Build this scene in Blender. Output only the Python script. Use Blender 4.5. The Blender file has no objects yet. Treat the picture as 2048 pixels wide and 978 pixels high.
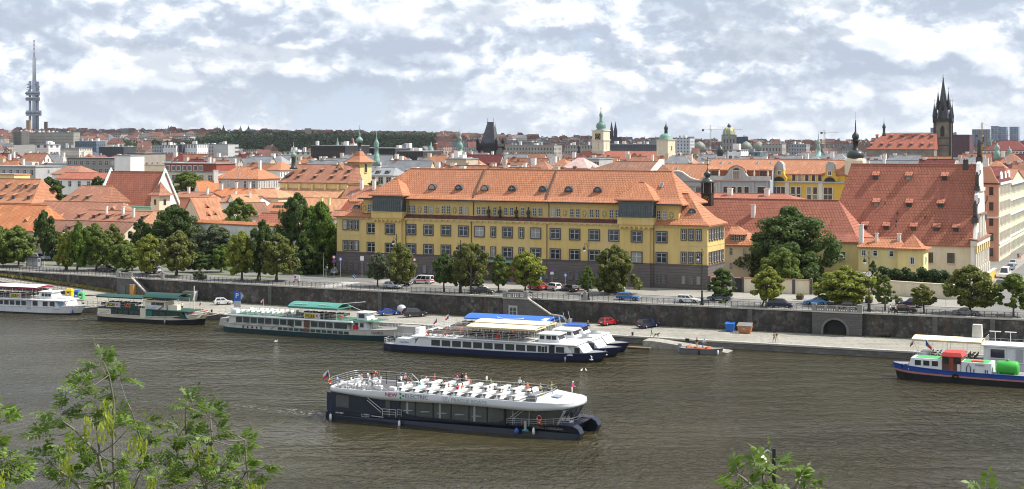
import bpy,math,random
import numpy as np
from mathutils import Vector,Matrix
R=math.radians
rnd=random.Random(7)
SC=bpy.context.scene
COL=SC.collection
F,CX,HY,H=3000.0,1024.0,275.0,38.0
ST=5.7
TH=R(24.5);CU,SU=math.cos(TH),math.sin(TH)
# camera, sky, sun, exposure
cam=bpy.data.cameras.new("camera");camo=bpy.data.objects.new("camera",cam);COL.objects.link(camo)
camo.location=(0,0,H);camo.rotation_euler=(R(90),0,0)
cam.sensor_width=36;cam.lens=F/2048*36
cam.shift_y=-(489-HY)/2048
cam.clip_start=.5;cam.clip_end=40000
SC.camera=camo
SUN_AZ,SUN_EL=R(4),R(50)
sd=Vector((math.cos(SUN_EL)*math.cos(SUN_AZ),math.cos(SUN_EL)*math.sin(SUN_AZ),math.sin(SUN_EL)))
sl=bpy.data.lights.new("sun",'SUN');sl.energy=5.0;sl.angle=R(.55);sl.color=(1,.95,.87)
so=bpy.data.objects.new("sun",sl);COL.objects.link(so)
so.rotation_euler=sd.to_track_quat('Z','Y').to_euler();so.location=(300,200,400)
SC.view_settings.view_transform='Standard';SC.view_settings.look='None'
SC.view_settings.exposure=0.4;SC.view_settings.gamma=1.0
HAZE=.000022
SC.cycles.use_denoising=True;SC.cycles.sample_clamp_direct=8;SC.cycles.sample_clamp_indirect=4;SC.cycles.filter_width=1.1;SC.cycles.max_bounces=6;SC.cycles.diffuse_bounces=3;SC.cycles.glossy_bounces=3
SC.cycles.transmission_bounces=4;SC.cycles.transparent_max_bounces=6;SC.cycles.volume_bounces=0
SC.cycles.caustics_reflective=False;SC.cycles.caustics_refractive=False
class NT:
 def __init__(s,nt):s.t=nt;s.L=nt.links
 def n(s,ty,ins=None,**kw):
  d=s.t.nodes.new(ty)
  for k,v in kw.items():setattr(d,k,v)
  for k,v in(ins or{}).items():
   if isinstance(v,bpy.types.NodeSocket):s.L.new(v,d.inputs[k])
   elif v is not None:d.inputs[k].default_value=v
  return d
 def math(s,op,a,b=None,c=None,clamp=False):
  return s.n('ShaderNodeMath',{0:a,1:b,2:c},operation=op,use_clamp=clamp).outputs[0]
 def mix(s,fac,a,b,mode='MIX'):
  d=s.n('ShaderNodeMix',None,data_type='RGBA',blend_type=mode)
  for i,v in((0,fac),(6,a),(7,b)):
   if isinstance(v,bpy.types.NodeSocket):s.L.new(v,d.inputs[i])
   else:d.inputs[i].default_value=v if i==0 else(tuple(v)+(1,))[:4]
  return d.outputs[2]
 def noise(s,vec,scale,detail=3,rough=.55,dist=0):
  return s.n('ShaderNodeTexNoise',{'Vector':vec,'Scale':scale,'Detail':detail,'Roughness':rough,'Distortion':dist}).outputs[0]
 def rng(s,v,a,b,c=0.,d=1.,smooth=False):
  return s.n('ShaderNodeMapRange',{0:v,1:a,2:b,3:c,4:d},interpolation_type='SMOOTHSTEP' if smooth else 'LINEAR').outputs[0]
 def vmul(s,v,m):
  return s.n('ShaderNodeVectorMath',{0:v,1:m},operation='MULTIPLY').outputs[0]
 def vadd(s,v,m):
  return s.n('ShaderNodeVectorMath',{0:v,1:m},operation='ADD').outputs[0]
w=bpy.data.worlds.new("World");SC.world=w;w.use_nodes=True
nt=w.node_tree;nt.nodes.clear();N=NT(nt)
sky=N.n('ShaderNodeTexSky',None,sky_type='NISHITA',sun_disc=False,sun_elevation=SUN_EL,sun_rotation=R(90)-SUN_AZ,altitude=200,air_density=1.0,dust_density=1.6,ozone_density=1.5)
dirv=N.n('ShaderNodeTexCoord').outputs['Generated']
def puff(du,dv,det):
 """cloud thickness looked up a little to the side and above"""
 d=N.vadd(dirv,(du,0,dv))if du or dv else dirv
 base=N.noise(N.vadd(N.vmul(d,(6.6,6.6,19.)),(3.1,1.7,.62)),1.0,2,.5,.2)
 bil=N.noise(N.vadd(N.vmul(d,(19,19,33)),(1,5,2)),1.0,det,.6,.15)
 bil=N.math('ABSOLUTE',N.math('SUBTRACT',bil,.5))
 bi2=N.math('ABSOLUTE',N.math('SUBTRACT',N.noise(N.vadd(N.vmul(d,(52,52,74)),(4,2,7)),1.0,det,.6,.1),.5))
 return N.math('ADD',N.math('MULTIPLY',base,1.05),N.math('ADD',N.math('MULTIPLY',bil,.95),N.math('MULTIPLY',bi2,.27)))
d0,d1,d2=puff(0,0,5),puff(.003,.006,4),puff(.008,.017,2)
cov=N.rng(d0,.375,.45,smooth=True)
lit=N.rng(N.math('SUBTRACT',d0,d1),-.07,.085,smooth=True)
lit2=N.rng(N.math('SUBTRACT',d0,d2),-.10,.13,smooth=True)
lum=N.math('ADD',N.math('MULTIPLY',lit,.3),N.math('MULTIPLY',lit2,.7))
core=N.rng(d0,.60,.80,smooth=True)
lum=N.math('MULTIPLY',lum,N.math('SUBTRACT',1.,N.math('MULTIPLY',core,.25)),None,True)
cr=N.n('ShaderNodeValToRGB',{0:lum});e=cr.color_ramp.elements
e[0].position,e[0].color=.0,(.46,.52,.62,1);e[1].position,e[1].color=.92,(1.08,1.08,1.07,1)
q=e.new(.33);q.color=(.63,.69,.78,1);q=e.new(.64);q.color=(.86,.89,.93,1)
ccol=N.mix(1.,cr.outputs[0],(10,10,10),'MULTIPLY')
zz=N.n('ShaderNodeSeparateXYZ',{0:dirv}).outputs[2]
gp_=N.vadd(N.vmul(dirv,(7.,7.,27.)),(9.3,2.1,.15))
gr=N.math('ADD',N.noise(gp_,1.0,2,.5,.1),N.math('MULTIPLY',N.math('ABSOLUTE',N.math('SUBTRACT',N.noise(N.vmul(dirv,(30,30,60)),1.0,4,.55),.5)),.45))
gr=N.math('MULTIPLY',N.rng(gr,.585,.66,smooth=True),N.rng(zz,.012,.05,.25,.9))
ccol=N.mix(gr,ccol,N.mix(lum,(4.4,4.95,5.8),(6.2,6.7,7.4)))
cov=N.math('MAXIMUM',cov,gr)
zz=N.n('ShaderNodeSeparateXYZ',{0:dirv}).outputs[2]
hor=N.rng(zz,0.0,.042,.62,0.)
blue=N.mix(.7,sky.outputs[0],(5.6,7.0,9.0))
blue=N.mix(hor,blue,(7.0,7.6,8.3))
ccol=N.mix(N.math('MULTIPLY',hor,.75),ccol,(7.2,7.6,8.1))
skyc=N.mix(1.,N.mix(cov,blue,ccol),(.90,.91,.925),'MULTIPLY')
bg=N.n('ShaderNodeBackground',{'Color':skyc,'Strength':.1})
N.n('ShaderNodeOutputWorld',{0:bg.outputs[0]})
# materials
MATS={}
def pal(h):
 h=h.lstrip('#');c=[int(h[i:i+2],16)/255 for i in(0,2,4)]
 return tuple(x/12.92 if x<=.04045 else((x+.055)/1.055)**2.4 for x in c)
def M(name,c=None,rough=.75,var=.18,sc=.5,metal=0.,pat=None,c2=None,spec=.4,bump=0.,p=None,coat=0.):
 if name in MATS:return MATS[name]
 if isinstance(c,str):c=pal(c)
 if isinstance(c2,str):c2=pal(c2)
 m=bpy.data.materials.new(name);m.use_nodes=True;MATS[name]=m
 t=m.node_tree;t.nodes.clear();N=NT(t)
 out=N.n('ShaderNodeOutputMaterial')
 b=N.n('ShaderNodeBsdfPrincipled',{'Roughness':rough,'Metallic':metal,'Specular IOR Level':spec,'Coat Weight':coat})
 t.links.new(b.outputs[0],out.inputs[0])
 uv=N.n('ShaderNodeTexCoord').outputs['UV']
 oi=N.n('ShaderNodeObjectInfo').outputs['Random']
 rv=N.n('ShaderNodeCombineXYZ',{0:N.math('MULTIPLY',oi,91.),1:N.math('MULTIPLY',oi,57.)}).outputs[0]
 ruv=N.vadd(uv,rv)
 def dk(col,f):return tuple(x*f for x in col)
 n1=N.noise(ruv,sc,5,.6)
 col=N.mix(N.rng(n1,.3,.7),dk(c,1-var),dk(c,1+var))
 h=None
 if pat=='tile':
  bw,rh=p or(.42,.46)
  br=N.n('ShaderNodeTexBrick',{'Vector':uv,'Color1':dk(c,1.12)+(1,),'Color2':dk(c,.86)+(1,),'Mortar':dk(c,.38)+(1,),'Scale':1.0,'Mortar Size':.085,'Mortar Smooth':.6,'Bias':0.,'Brick Width':bw,'Row Height':rh},offset=.5)
  col=br.outputs[0]
  big=N.noise(ruv,.16,5,.62)
  col=N.mix(N.rng(big,.38,.66,0,.75),col,c2 or dk(c,.66),'MIX')
  pt=N.noise(N.vmul(ruv,(.9,.25,1)),1.0,4,.6)
  col=N.mix(N.rng(pt,.52,.68,0,.45),col,dk(c,1.3))
  dd=N.noise(N.vmul(ruv,(1.6,.22,1)),1.0,4,.7)
  col=N.mix(N.rng(dd,.56,.74,0,.4),col,dk(c,.5))
  h=N.math('SUBTRACT',1.,br.outputs[1]);bump=bump or.5
 elif pat=='rubble':
  vo=N.n('ShaderNodeTexVoronoi',{'Vector':uv,'Scale':p or 1.5,'Randomness':1.})
  ed=N.n('ShaderNodeTexVoronoi',{'Vector':uv,'Scale':p or 1.5,'Randomness':1.},feature='DISTANCE_TO_EDGE').outputs[0]
  g=N.n('ShaderNodeSeparateColor',{0:vo.outputs[1]}).outputs[0]
  col=N.mix(g,dk(c,.5),dk(c,2.1))
  col=N.mix(N.rng(n1,.35,.7),dk(c,.45),col)
  col=N.mix(N.rng(ed,.0,.09,.8,0),col,dk(c,.35))
  s=N.noise(N.vmul(ruv,(.55,.05,1)),1.0,5,.65)
  if c2:col=N.mix(N.rng(s,.53,.68,0,.8),col,c2)
  s2=N.noise(N.vadd(N.vmul(ruv,(.35,.03,1)),(7,3,0)),1.0,4,.6)
  col=N.mix(N.rng(s2,.5,.7,0,.75),col,dk(c,.3))
  h=N.math('MINIMUM',ed,.12);bump=bump or.8
 elif pat=='block':
  bw,rh=p or(1.2,.5)
  br=N.n('ShaderNodeTexBrick',{'Vector':uv,'Color1':dk(c,1.15)+(1,),'Color2':dk(c,.82)+(1,),'Mortar':dk(c,.5)+(1,),'Scale':1.0,'Mortar Size':.03,'Mortar Smooth':.3,'Brick Width':bw,'Row Height':rh},offset=.5)
  col=N.mix(N.rng(n1,.3,.75,0,.55),br.outputs[0],c2 or dk(c,.6));h=N.math('SUBTRACT',1.,br.outputs[1])
  bump=bump or.3
 elif pat=='cobble':
  vo=N.n('ShaderNodeTexVoronoi',{'Vector':uv,'Scale':p or 2.2,'Randomness':.7})
  g=N.n('ShaderNodeSeparateColor',{0:vo.outputs[1]}).outputs[0]
  col=N.mix(g,dk(c,.72),dk(c,1.22))
  bg_=N.noise(ruv,.12,6,.65)
  col=N.mix(N.rng(bg_,.4,.68,0,.6),col,c2 or dk(c,.55))
  tr=N.noise(N.vmul(ruv,(.03,.5,1)),1.0,3,.5)
  col=N.mix(N.rng(tr,.5,.65,0,.3),col,dk(c,1.25))
 elif pat=='facade':
  cw,ch=p or(2.6,3.4)
  s=N.n('ShaderNodeSeparateXYZ',{0:uv})
  fu=N.math('FRACT',N.math('DIVIDE',N.math('ADD',s.outputs[0],400.),cw))
  fv=N.math('FRACT',N.math('DIVIDE',N.math('ADD',s.outputs[1],340.),ch))
  wu=N.math('LESS_THAN',N.math('ABSOLUTE',N.math('SUBTRACT',fu,.5)),.21)
  wv=N.math('LESS_THAN',N.math('ABSOLUTE',N.math('SUBTRACT',fv,.52)),.26)
  col=N.mix(N.math('MULTIPLY',N.math('MULTIPLY',wu,wv),.88),col,c2 or(.05,.055,.065))
  bd=N.math('LESS_THAN',fv,.07)
  col=N.mix(N.math('MULTIPLY',bd,.35),col,dk(c,.55))
 elif pat=='plaster':
  s=N.noise(N.vmul(ruv,(.9,.09,1)),1.0,5,.65)
  col=N.mix(N.rng(s,.46,.72,0,.5),col,c2 or dk(c,.66))
  s=N.noise(ruv,.13,4,.6);col=N.mix(N.rng(s,.45,.7,0,.3),col,tuple(x*.5+.5*sum(c)/3*1.15 for x in c))
  s=N.noise(ruv,6.,3,.6)
  col=N.mix(N.rng(s,.4,.8,0,.18),col,dk(c,.7))
 elif pat=='asphalt':
  s=N.noise(N.vmul(ruv,(.05,.6,1)),1.0,4,.6)
  col=N.mix(N.rng(s,.45,.7,0,.5),col,dk(c,1.45))
  s=N.noise(ruv,.35,5,.7)
  col=N.mix(N.rng(s,.5,.62,0,.45),col,dk(c,.62))
 elif pat=='band':
  s=N.n('ShaderNodeSeparateXYZ',{0:uv}).outputs[1]
  f=N.math('FRACT',N.math('DIVIDE',N.math('ADD',s,100.),p or.62))
  j=N.math('LESS_THAN',f,.1)
  col=N.mix(j,col,dk(c,.45));s=N.noise(N.vmul(ruv,(.4,2,1)),1.0,4,.6)
  col=N.mix(N.rng(s,.45,.7,0,.4),col,dk(c,.65));h=N.math('SUBTRACT',1.,j);bump=.5
 elif pat=='plank':
  s=N.n('ShaderNodeSeparateXYZ',{0:uv}).outputs[0]
  f=N.math('FRACT',N.math('DIVIDE',N.math('ADD',s,100.),p or.15))
  col=N.mix(N.math('LESS_THAN',f,.12),col,dk(c,.5))
 if name=='dark glass':col=N.mix(N.math('MULTIPLY',N.math('GREATER_THAN',oi,.8),N.math('SUBTRACT',oi,.55)),col,(.75,.72,.66))
 t.links.new(col,b.inputs['Base Color'])
 if bump:
  hh=h if h is not None else N.noise(ruv,sc*8,4,.6)
  bn=N.n('ShaderNodeBump',{'Height':hh,'Strength':bump,'Distance':.12})
  t.links.new(bn.outputs[0],b.inputs['Normal'])
 return m
def leafmat(name,c1,c2,tr=.43):
 if name in MATS:return MATS[name]
 m=bpy.data.materials.new(name);m.use_nodes=True;MATS[name]=m
 t=m.node_tree;t.nodes.clear();N=NT(t)
 ri=N.n('ShaderNodeNewGeometry').outputs['Random Per Island']
 ob=N.n('ShaderNodeTexCoord').outputs['Object']
 oi=N.n('ShaderNodeObjectInfo').outputs['Random']
 n=N.noise(N.vadd(ob,N.n('ShaderNodeCombineXYZ',{0:N.math('MULTIPLY',oi,50.)}).outputs[0]),.5,4,.6)
 f=N.math('ADD',N.math('MULTIPLY',ri,.55),N.rng(n,.35,.65,-.1,.55),None,True)
 col=N.mix(f,c1,c2)
 col=N.mix(N.rng(oi,0,1,0,.3),col,tuple(x*.6 for x in c1))
 d=N.n('ShaderNodeBsdfPrincipled',{'Base Color':col,'Roughness':.5,'Specular IOR Level':.35})
 tl=N.n('ShaderNodeBsdfTranslucent',{'Color':N.mix(.5,col,tuple(x*1.3 for x in c2))})
 mx=N.n('ShaderNodeMixShader',{0:tr,1:d.outputs[0],2:tl.outputs[0]})
 N.n('ShaderNodeOutputMaterial',{0:mx.outputs[0]})
 return m
def glassmat(name,c=(.03,.035,.045),rough=.12):
 if name in MATS:return MATS[name]
 m=M(name,c,rough=rough,var=.3,sc=.35,spec=.8)
 return m
# mesh builder
I4=Matrix.Identity(4)
class MB:
 def __init__(s):s.v=[];s.f=[];s.m=[];s.sm=[];s.T=None
 def add(s,vs,fs,m=0,sm=False):
  o=len(s.v)
  if s.T is not None:vs=[tuple(s.T@Vector(p))for p in vs]
  s.v+=[tuple(p)for p in vs];s.f+=[tuple(i+o for i in f)for f in fs]
  s.m+=[m]*len(fs);s.sm+=[sm]*len(fs);return s
 def box(s,x0,x1,y0,y1,z0,z1,m=0):
  return s.add([(x0,y0,z0),(x1,y0,z0),(x1,y1,z0),(x0,y1,z0),(x0,y0,z1),(x1,y0,z1),(x1,y1,z1),(x0,y1,z1)],[(0,3,2,1),(4,5,6,7),(0,1,5,4),(1,2,6,5),(2,3,7,6),(3,0,4,7)],m)
 def cbox(s,c,d,m=0):
  return s.box(c[0]-d[0]/2,c[0]+d[0]/2,c[1]-d[1]/2,c[1]+d[1]/2,c[2]-d[2]/2,c[2]+d[2]/2,m)
 def frus(s,x0,x1,y0,y1,z0,X0,X1,Y0,Y1,z1,m=0):
  return s.add([(x0,y0,z0),(x1,y0,z0),(x1,y1,z0),(x0,y1,z0),(X0,Y0,z1),(X1,Y0,z1),(X1,Y1,z1),(X0,Y1,z1)],[(0,3,2,1),(4,5,6,7),(0,1,5,4),(1,2,6,5),(2,3,7,6),(3,0,4,7)],m)
 def poly(s,pts,m=0):return s.add(pts,[tuple(range(len(pts)))],m)
 def prism(s,pts,d,m=0):
  """planar outline pts pushed along vector d"""
  n=len(pts);d=Vector(d)
  q=[tuple(Vector(p)+d)for p in pts]
  return s.add(list(pts)+q,[tuple(range(n-1,-1,-1)),tuple(range(n,2*n))]+[(i,(i+1)%n,n+(i+1)%n,n+i)for i in range(n)],m)
 def sheet(s,vs,fs,t,m=0):
  """faces vs/fs thickened downwards by t"""
  n=len(vs);ed={}
  for f in fs:
   for i in range(len(f)):
    a,b=f[i],f[(i+1)%len(f)]
    if(b,a)in ed:del ed[(b,a)]
    else:ed[(a,b)]=1
  lo=[(p[0],p[1],p[2]-t)for p in vs]
  return s.add(list(vs)+lo,list(fs)+[tuple(i+n for i in reversed(f))for f in fs]+[(b,a,a+n,b+n)for a,b in ed],m)
 def tube(s,pts,r,n=6,m=0,cap=True,sm=True):
  pts=[Vector(p)for p in pts];k=len(pts)
  rs=r if isinstance(r,(list,tuple))else[r]*k
  vs=[]
  for i,p in enumerate(pts):
   t=(pts[min(i+1,k-1)]-pts[max(i-1,0)]).normalized()
   a=t.cross(Vector((0,0,1))if abs(t.z)<.95 else Vector((1,0,0))).normalized();b=t.cross(a)
   for j in range(n):
    an=2*math.pi*(j+.5)/n
    vs.append(p+a*math.cos(an)*rs[i]+b*math.sin(an)*rs[i])
  fs=[(i*n+j,i*n+(j+1)%n,(i+1)*n+(j+1)%n,(i+1)*n+j)for i in range(k-1)for j in range(n)]
  s.add(vs,fs,m,sm)
  if cap:
   s.add(vs[:n],[tuple(range(n))],m);s.add(vs[-n:],[tuple(range(n-1,-1,-1))],m)
  return s
 def lathe(s,prof,n=12,m=0,c=(0,0,0),sm=True,ph=0.,sy=1.):
  vs=[(c[0]+r*math.cos(ph+2*math.pi*j/n),c[1]+sy*r*math.sin(ph+2*math.pi*j/n),c[2]+z)for r,z in prof for j in range(n)]
  k=len(prof)
  fs=[(i*n+j,i*n+(j+1)%n,(i+1)*n+(j+1)%n,(i+1)*n+j)for i in range(k-1)for j in range(n)]
  fs2=[]
  if prof[-1][0]>.01:fs2.append(tuple((k-1)*n+j for j in range(n)))
  if prof[0][0]>.01:fs2.append(tuple(reversed(range(n))))
  o=len(s.v);s.add(vs,fs,m,sm)
  for f in fs2:
   s.f.append(tuple(i+o for i in f));s.m.append(m);s.sm.append(False)
  return s
 def sphere(s,c,r,n=10,m=0,sz=1.):
  pr=[(max(r*math.sin(math.pi*i/6),.002),-r*sz*math.cos(math.pi*i/6))for i in range(7)]
  return s.lathe(pr,n,m,c)
 def mesh(s,name,mats):
  me=bpy.data.meshes.new(name)
  me.from_pydata(s.v,[],s.f)
  for m in(mats if isinstance(mats,(list,tuple))else[mats]):me.materials.append(m)
  me.polygons.foreach_set('material_index',s.m);me.polygons.foreach_set('use_smooth',s.sm)
  autouv(me);me.update();return me
 def build(s,name,mats,parent=None,loc=None,rz=None):
  return put(name,s.mesh(name,mats),parent,loc,rz)
def autouv(me):
 nl=len(me.loops);npol=len(me.polygons)
 if not nl:return
 uvl=me.uv_layers.new(name='UVMap')
 co=np.empty(len(me.vertices)*3,np.float32);me.vertices.foreach_get('co',co);co=co.reshape(-1,3)
 vi=np.empty(nl,np.int32);me.loops.foreach_get('vertex_index',vi)
 tot=np.empty(npol,np.int32);me.polygons.foreach_get('loop_total',tot)
 nm=np.empty(npol*3,np.float32);me.polygons.foreach_get('normal',nm);nm=nm.reshape(-1,3)
 nn=np.repeat(nm,tot,0);p=co[vi]
 t=np.stack([-nn[:,1],nn[:,0],np.zeros(nl,np.float32)],1)
 ln=np.linalg.norm(t,axis=1);fl=ln<.02
 t[fl]=(1,0,0);ln[fl]=1;t/=ln[:,None]
 b=np.cross(nn,t)
 uv=np.stack([(p*t).sum(1),(p*b).sum(1)],1).astype(np.float32)
 uvl.data.foreach_set('uv',uv.ravel())
def put(name,me,parent=None,loc=None,rz=None,mats=None,scale=None):
 o=bpy.data.objects.new(name,me);COL.objects.link(o)
 if parent is not None:o.parent=parent
 if loc is not None:o.location=loc
 if rz is not None:o.rotation_euler=(0,0,rz)if not isinstance(rz,tuple)else rz
 if scale is not None:o.scale=scale if isinstance(scale,tuple)else(scale,)*3
 if mats:
  for i,m in enumerate(mats):
   o.material_slots[i].link='OBJECT';o.material_slots[i].material=m
 return o
def tag(o,label,cat,group=None,kind=None):
 o['label']=label;o['category']=cat
 if group:o['group']=group
 if kind:o['kind']=kind
 return o
def struct(o,kind='structure'):
 o['kind']=kind;return o
def thing(name,label,cat,loc=(0,0,0),rz=0.,group=None,scale=None):
 o=put(name,None,None,loc,rz,None,scale);o.empty_display_size=.5
 return tag(o,label,cat,group)
KIDS={}
def dup(o,loc,rz=None,label=None,group=None,scale=None,parent=None):
 """a copy of a thing, its parts and their sub-parts"""
 def kids(q):return[c for c in ALLK.get(q.name,[])]
 ALLK={}
 for c in o.children_recursive:ALLK.setdefault(c.parent.name,[]).append(c)
 def cp(q,par):
  c=q.copy();COL.objects.link(c)
  if par is not None:c.parent=par
  for k in kids(q):cp(k,c)
  return c
 r=cp(o,parent);r.location=loc
 if rz is not None:r.rotation_euler=(0,0,rz)if not isinstance(rz,tuple)else rz
 if label:r['label']=label
 if group:r['group']=group
 if scale is not None:r.scale=scale if isinstance(scale,tuple)else(scale,)*3
 return r
def npmesh(name,V,Fq,mats,smooth=False):
 """quads from numpy arrays"""
 me=bpy.data.meshes.new(name);k=Fq.shape[1]
 me.vertices.add(len(V));me.vertices.foreach_set('co',V.astype(np.float32).ravel())
 me.loops.add(Fq.size);me.loops.foreach_set('vertex_index',Fq.astype(np.int32).ravel())
 me.polygons.add(len(Fq));me.polygons.foreach_set('loop_start',np.arange(0,Fq.size,k,dtype=np.int32))
 me.polygons.foreach_set('loop_total',np.full(len(Fq),k,np.int32))
 for m in(mats if isinstance(mats,(list,tuple))else[mats]):me.materials.append(m)
 me.update(calc_edges=True);me.validate()
 return me
# where things stand
def gp(px,py,z=ST):
 Y=F*(H-z)/(py-HY);return((px-CX)*Y/F,Y,z)
def pz(py,Y):return H-(py-HY)*Y/F
def pX(px,Y):return(px-CX)*Y/F
_w=np.polyfit([-125,-69,12.5,58.3,90.6],[365.7,335,297.2,279.3,265.5],2)
def wy(x):return float(np.polyval(_w,x))
def wn(x):
 s=float(np.polyval(np.polyder(_w),x));l=math.hypot(1,s);return(-s/l,1/l)
def wp(x,off=0.,z=ST):
 n=wn(x);return(x+n[0]*off,wy(x)+n[1]*off,z)
def wpx(px):
 """x on the embankment wall line seen at photo column px"""
 k=(px-CX)/F;x=0.
 for _ in range(30):x=k*wy(x)
 return x
def wang(x):return math.atan(float(np.polyval(np.polyder(_w),x)))
# setting: water, land, street, quay
def watermat():
 m=bpy.data.materials.new('river water');m.use_nodes=True
 t=m.node_tree;t.nodes.clear();N=NT(t)
 ob=N.n('ShaderNodeTexCoord').outputs['Object']
 big=N.noise(N.vmul(ob,(.012,.02,1)),1.0,3,.5)
 dim=N.mix(N.rng(big,.35,.65),(.033,.030,.015),(.058,.048,.021))
 th=R(-24)
 sx=N.n('ShaderNodeSeparateXYZ',{0:N.vadd(ob,(25,-206,0))})
 lx=N.math('ADD',N.math('MULTIPLY',sx.outputs[0],math.cos(th)),N.math('MULTIPLY',sx.outputs[1],math.sin(th)))
 ly=N.math('SUBTRACT',N.math('MULTIPLY',sx.outputs[1],math.cos(th)),N.math('MULTIPLY',sx.outputs[0],math.sin(th)))
 wob=N.math('MULTIPLY',N.math('SUBTRACT',N.noise(N.vmul(ob,(.06,.06,1)),1.,2),.5),5.)
 lyw=N.math('ABSOLUTE',N.math('ADD',ly,wob))
 wid=N.rng(lx,-45,1,4.5,2.6)
 inw=N.math('MULTIPLY',N.rng(N.math('DIVIDE',lyw,wid),.3,1.0,1,0,True),N.math('MULTIPLY',N.rng(lx,-48,-4,0,1,True),N.math('LESS_THAN',lx,1.5)))
 fo=N.rng(N.noise(N.vmul(ob,(1.6,1.1,1)),1.0,6,.7),.50,.66,0,1)
 foam=N.math('MULTIPLY',N.math('MULTIPLY',fo,inw),N.rng(lx,-28,-1,.12,.75))
 col=N.mix(foam,dim,(.42,.42,.38))
 wind=N.rng(N.noise(N.vmul(ob,(.014,.045,1)),1.0,5,.65),.35,.65,.35,1.5)
 r1=N.noise(N.vmul(ob,(.8,.36,1)),1.0,4,.62,.6)
 r2=N.noise(N.vmul(ob,(.33,.2,1)),1.0,3,.55,.4)
 r3=N.noise(N.vmul(ob,(2.0,.9,1)),1.0,3,.6,.3)
 hgt=N.math('ADD',N.math('MULTIPLY',N.math('ADD',N.math('MULTIPLY',r1,1.15),N.math('MULTIPLY',r3,.42)),wind),N.math('MULTIPLY',r2,.5))
 hgt=N.math('ADD',hgt,N.math('MULTIPLY',N.math('MULTIPLY',inw,N.noise(N.vmul(ob,(.5,.5,1)),1.0,4,.6)),.9))
 bn=N.n('ShaderNodeBump',{'Height':hgt,'Strength':1.0,'Distance':.85})
 b=N.n('ShaderNodeBsdfPrincipled',{'Base Color':col,'Roughness':N.math('ADD',.07,N.math('MULTIPLY',foam,.6)),'IOR':1.33,'Specular IOR Level':.5,'Normal':bn.outputs[0]})
 N.n('ShaderNodeOutputMaterial',{0:b.outputs[0]})
 return m
mb=MB();mb.poly([(-900,40,0),(900,40,0),(900,600,0),(-900,600,0)]);struct(mb.build('river_water',watermat()))
grass=M('grass',(.075,.105,.025),.9,.35,.8,bump=.4)
mb=MB()
xs=[-140,-60,-25,0,25,60,140];ys=[(-12,36),(4,32.5),(16,29),(40,20),(80,9),(118,-1)]
vs=[(x,y,z+math.sin(x*.1+y)*.3)for y,z in ys for x in xs]
mb.add(vs,[(j*7+i,j*7+i+1,j*7+i+8,j*7+i+7)for j in range(5)for i in range(6)],0,True)
struct(mb.build('hillside',grass))
def ridge(px):
 return float(np.interp(px,[-500,0,150,330,560,860,1000,1200,1500,2048,2600],[39,40,40,41,38,35,29,22,17,15,15]))
def gz(X,Y):
 """height of the land"""
 px=CX+F*X/Y;t=min(1,max(0,(Y-1450)/1850));t=t*t*(3-2*t)
 z=ST+(ridge(px)-ST)*t
 if Y>3500:z-=(Y-3500)*.012
 return z
ks=[k/3000 for k in range(-1650,1651,150)]
dj=[.3,20,60,150,300,500,750,1000,1400,1800,2200,2600,3000,3400,4000,5500,9000]
vs=[]
for d in dj:
 for k in ks:
  x=0.
  for _ in range(30):x=k*wy(max(-230,min(200,x)))
  Y=wy(max(-230,min(200,x)))+d;vs.append((k*Y,Y,gz(k*Y,Y)if Y>800 else ST))
n=len(ks)
mb=MB();mb.add(vs,[(j*n+i,j*n+i+1,j*n+n+i+1,j*n+n+i)for j in range(len(dj)-1)for i in range(n-1)],0,True)
struct(mb.build('ground',M('ground',(.17,.165,.15),.9,.25,.05,pat='asphalt')))
XL=[x for x in range(-200,171,5)]
def strip(name,o0,o1,z,mat,x0=-200,x1=170,depth=.0):
 q=[x for x in XL if x0<x<x1];q=[x0]+q+[x1]
 mb=MB();vs=[wp(x,o0,z)for x in q]+[wp(x,o1,z)for x in q];n=len(q)
 fs=[(i,i+1,n+i+1,n+i)for i in range(n-1)]
 if depth:mb.sheet(vs,fs,depth)
 else:mb.add(vs,fs)
 return struct(mb.build(name,mat))
asph=M('asphalt',(.165,.162,.155),.85,.2,.12,pat='asphalt')
pave=M('paving',(.42,.39,.33),.85,.18,.3,pat='block',p=(.6,.6),bump=.1)
pave2=M('pale mosaic paving',(.30,.285,.25),.88,.25,.25,pat='cobble',c2=(.19,.18,.16),p=5.)
kerb=M('kerb',(.42,.4,.37),.8)
white=M('white road paint',(.72,.71,.67),.7,.2,2.)
strip('road',2.4,14.6,ST+.006,asph)
strip('near_pavement',.35,2.2,ST+.12,pave2,depth=.2)
strip('near_kerb',2.2,2.4,ST+.125,kerb,depth=.2)
strip('far_pavement',14.8,46,ST+.10,pave2,-38,96,depth=.16)
strip('far_kerb',14.6,14.8,ST+.125,kerb,-38,96,depth=.2)
strip('verge',14.8,17.5,ST+.06,grass,-170,-62,depth=.1)
strip('verge',25,34,ST+.06,grass,-150,-50,depth=.1)
strip('side_road',17.6,24.8,ST+.008,asph,-190,-38)
mb=MB()
for x in range(-190,165,9):
 if x%5==0 and False:continue
 a,b,c,d=wp(x,8.3,ST+.012),wp(x+3.2,8.3,ST+.012),wp(x+3.2,8.45,ST+.012),wp(x,8.45,ST+.012)
 mb.poly([a,b,c,d])
for o in(2.95,14.1):
 for x in range(-190,165,5):mb.poly([wp(x,o,ST+.012),wp(x+5,o,ST+.012),wp(x+5,o+.12,ST+.012),wp(x,o+.12,ST+.012)])
xq=wpx(2020)
for i in range(9):
 for k in range(2):
  a=xq+2.5+k*2.6;o=3.4+i*1.25
  mb.poly([wp(a,o,ST+.013),wp(a+2.0,o,ST+.013),wp(a+2.0,o+.6,ST+.013),wp(a,o+.6,ST+.013)])
xq=wpx(620)
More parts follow.
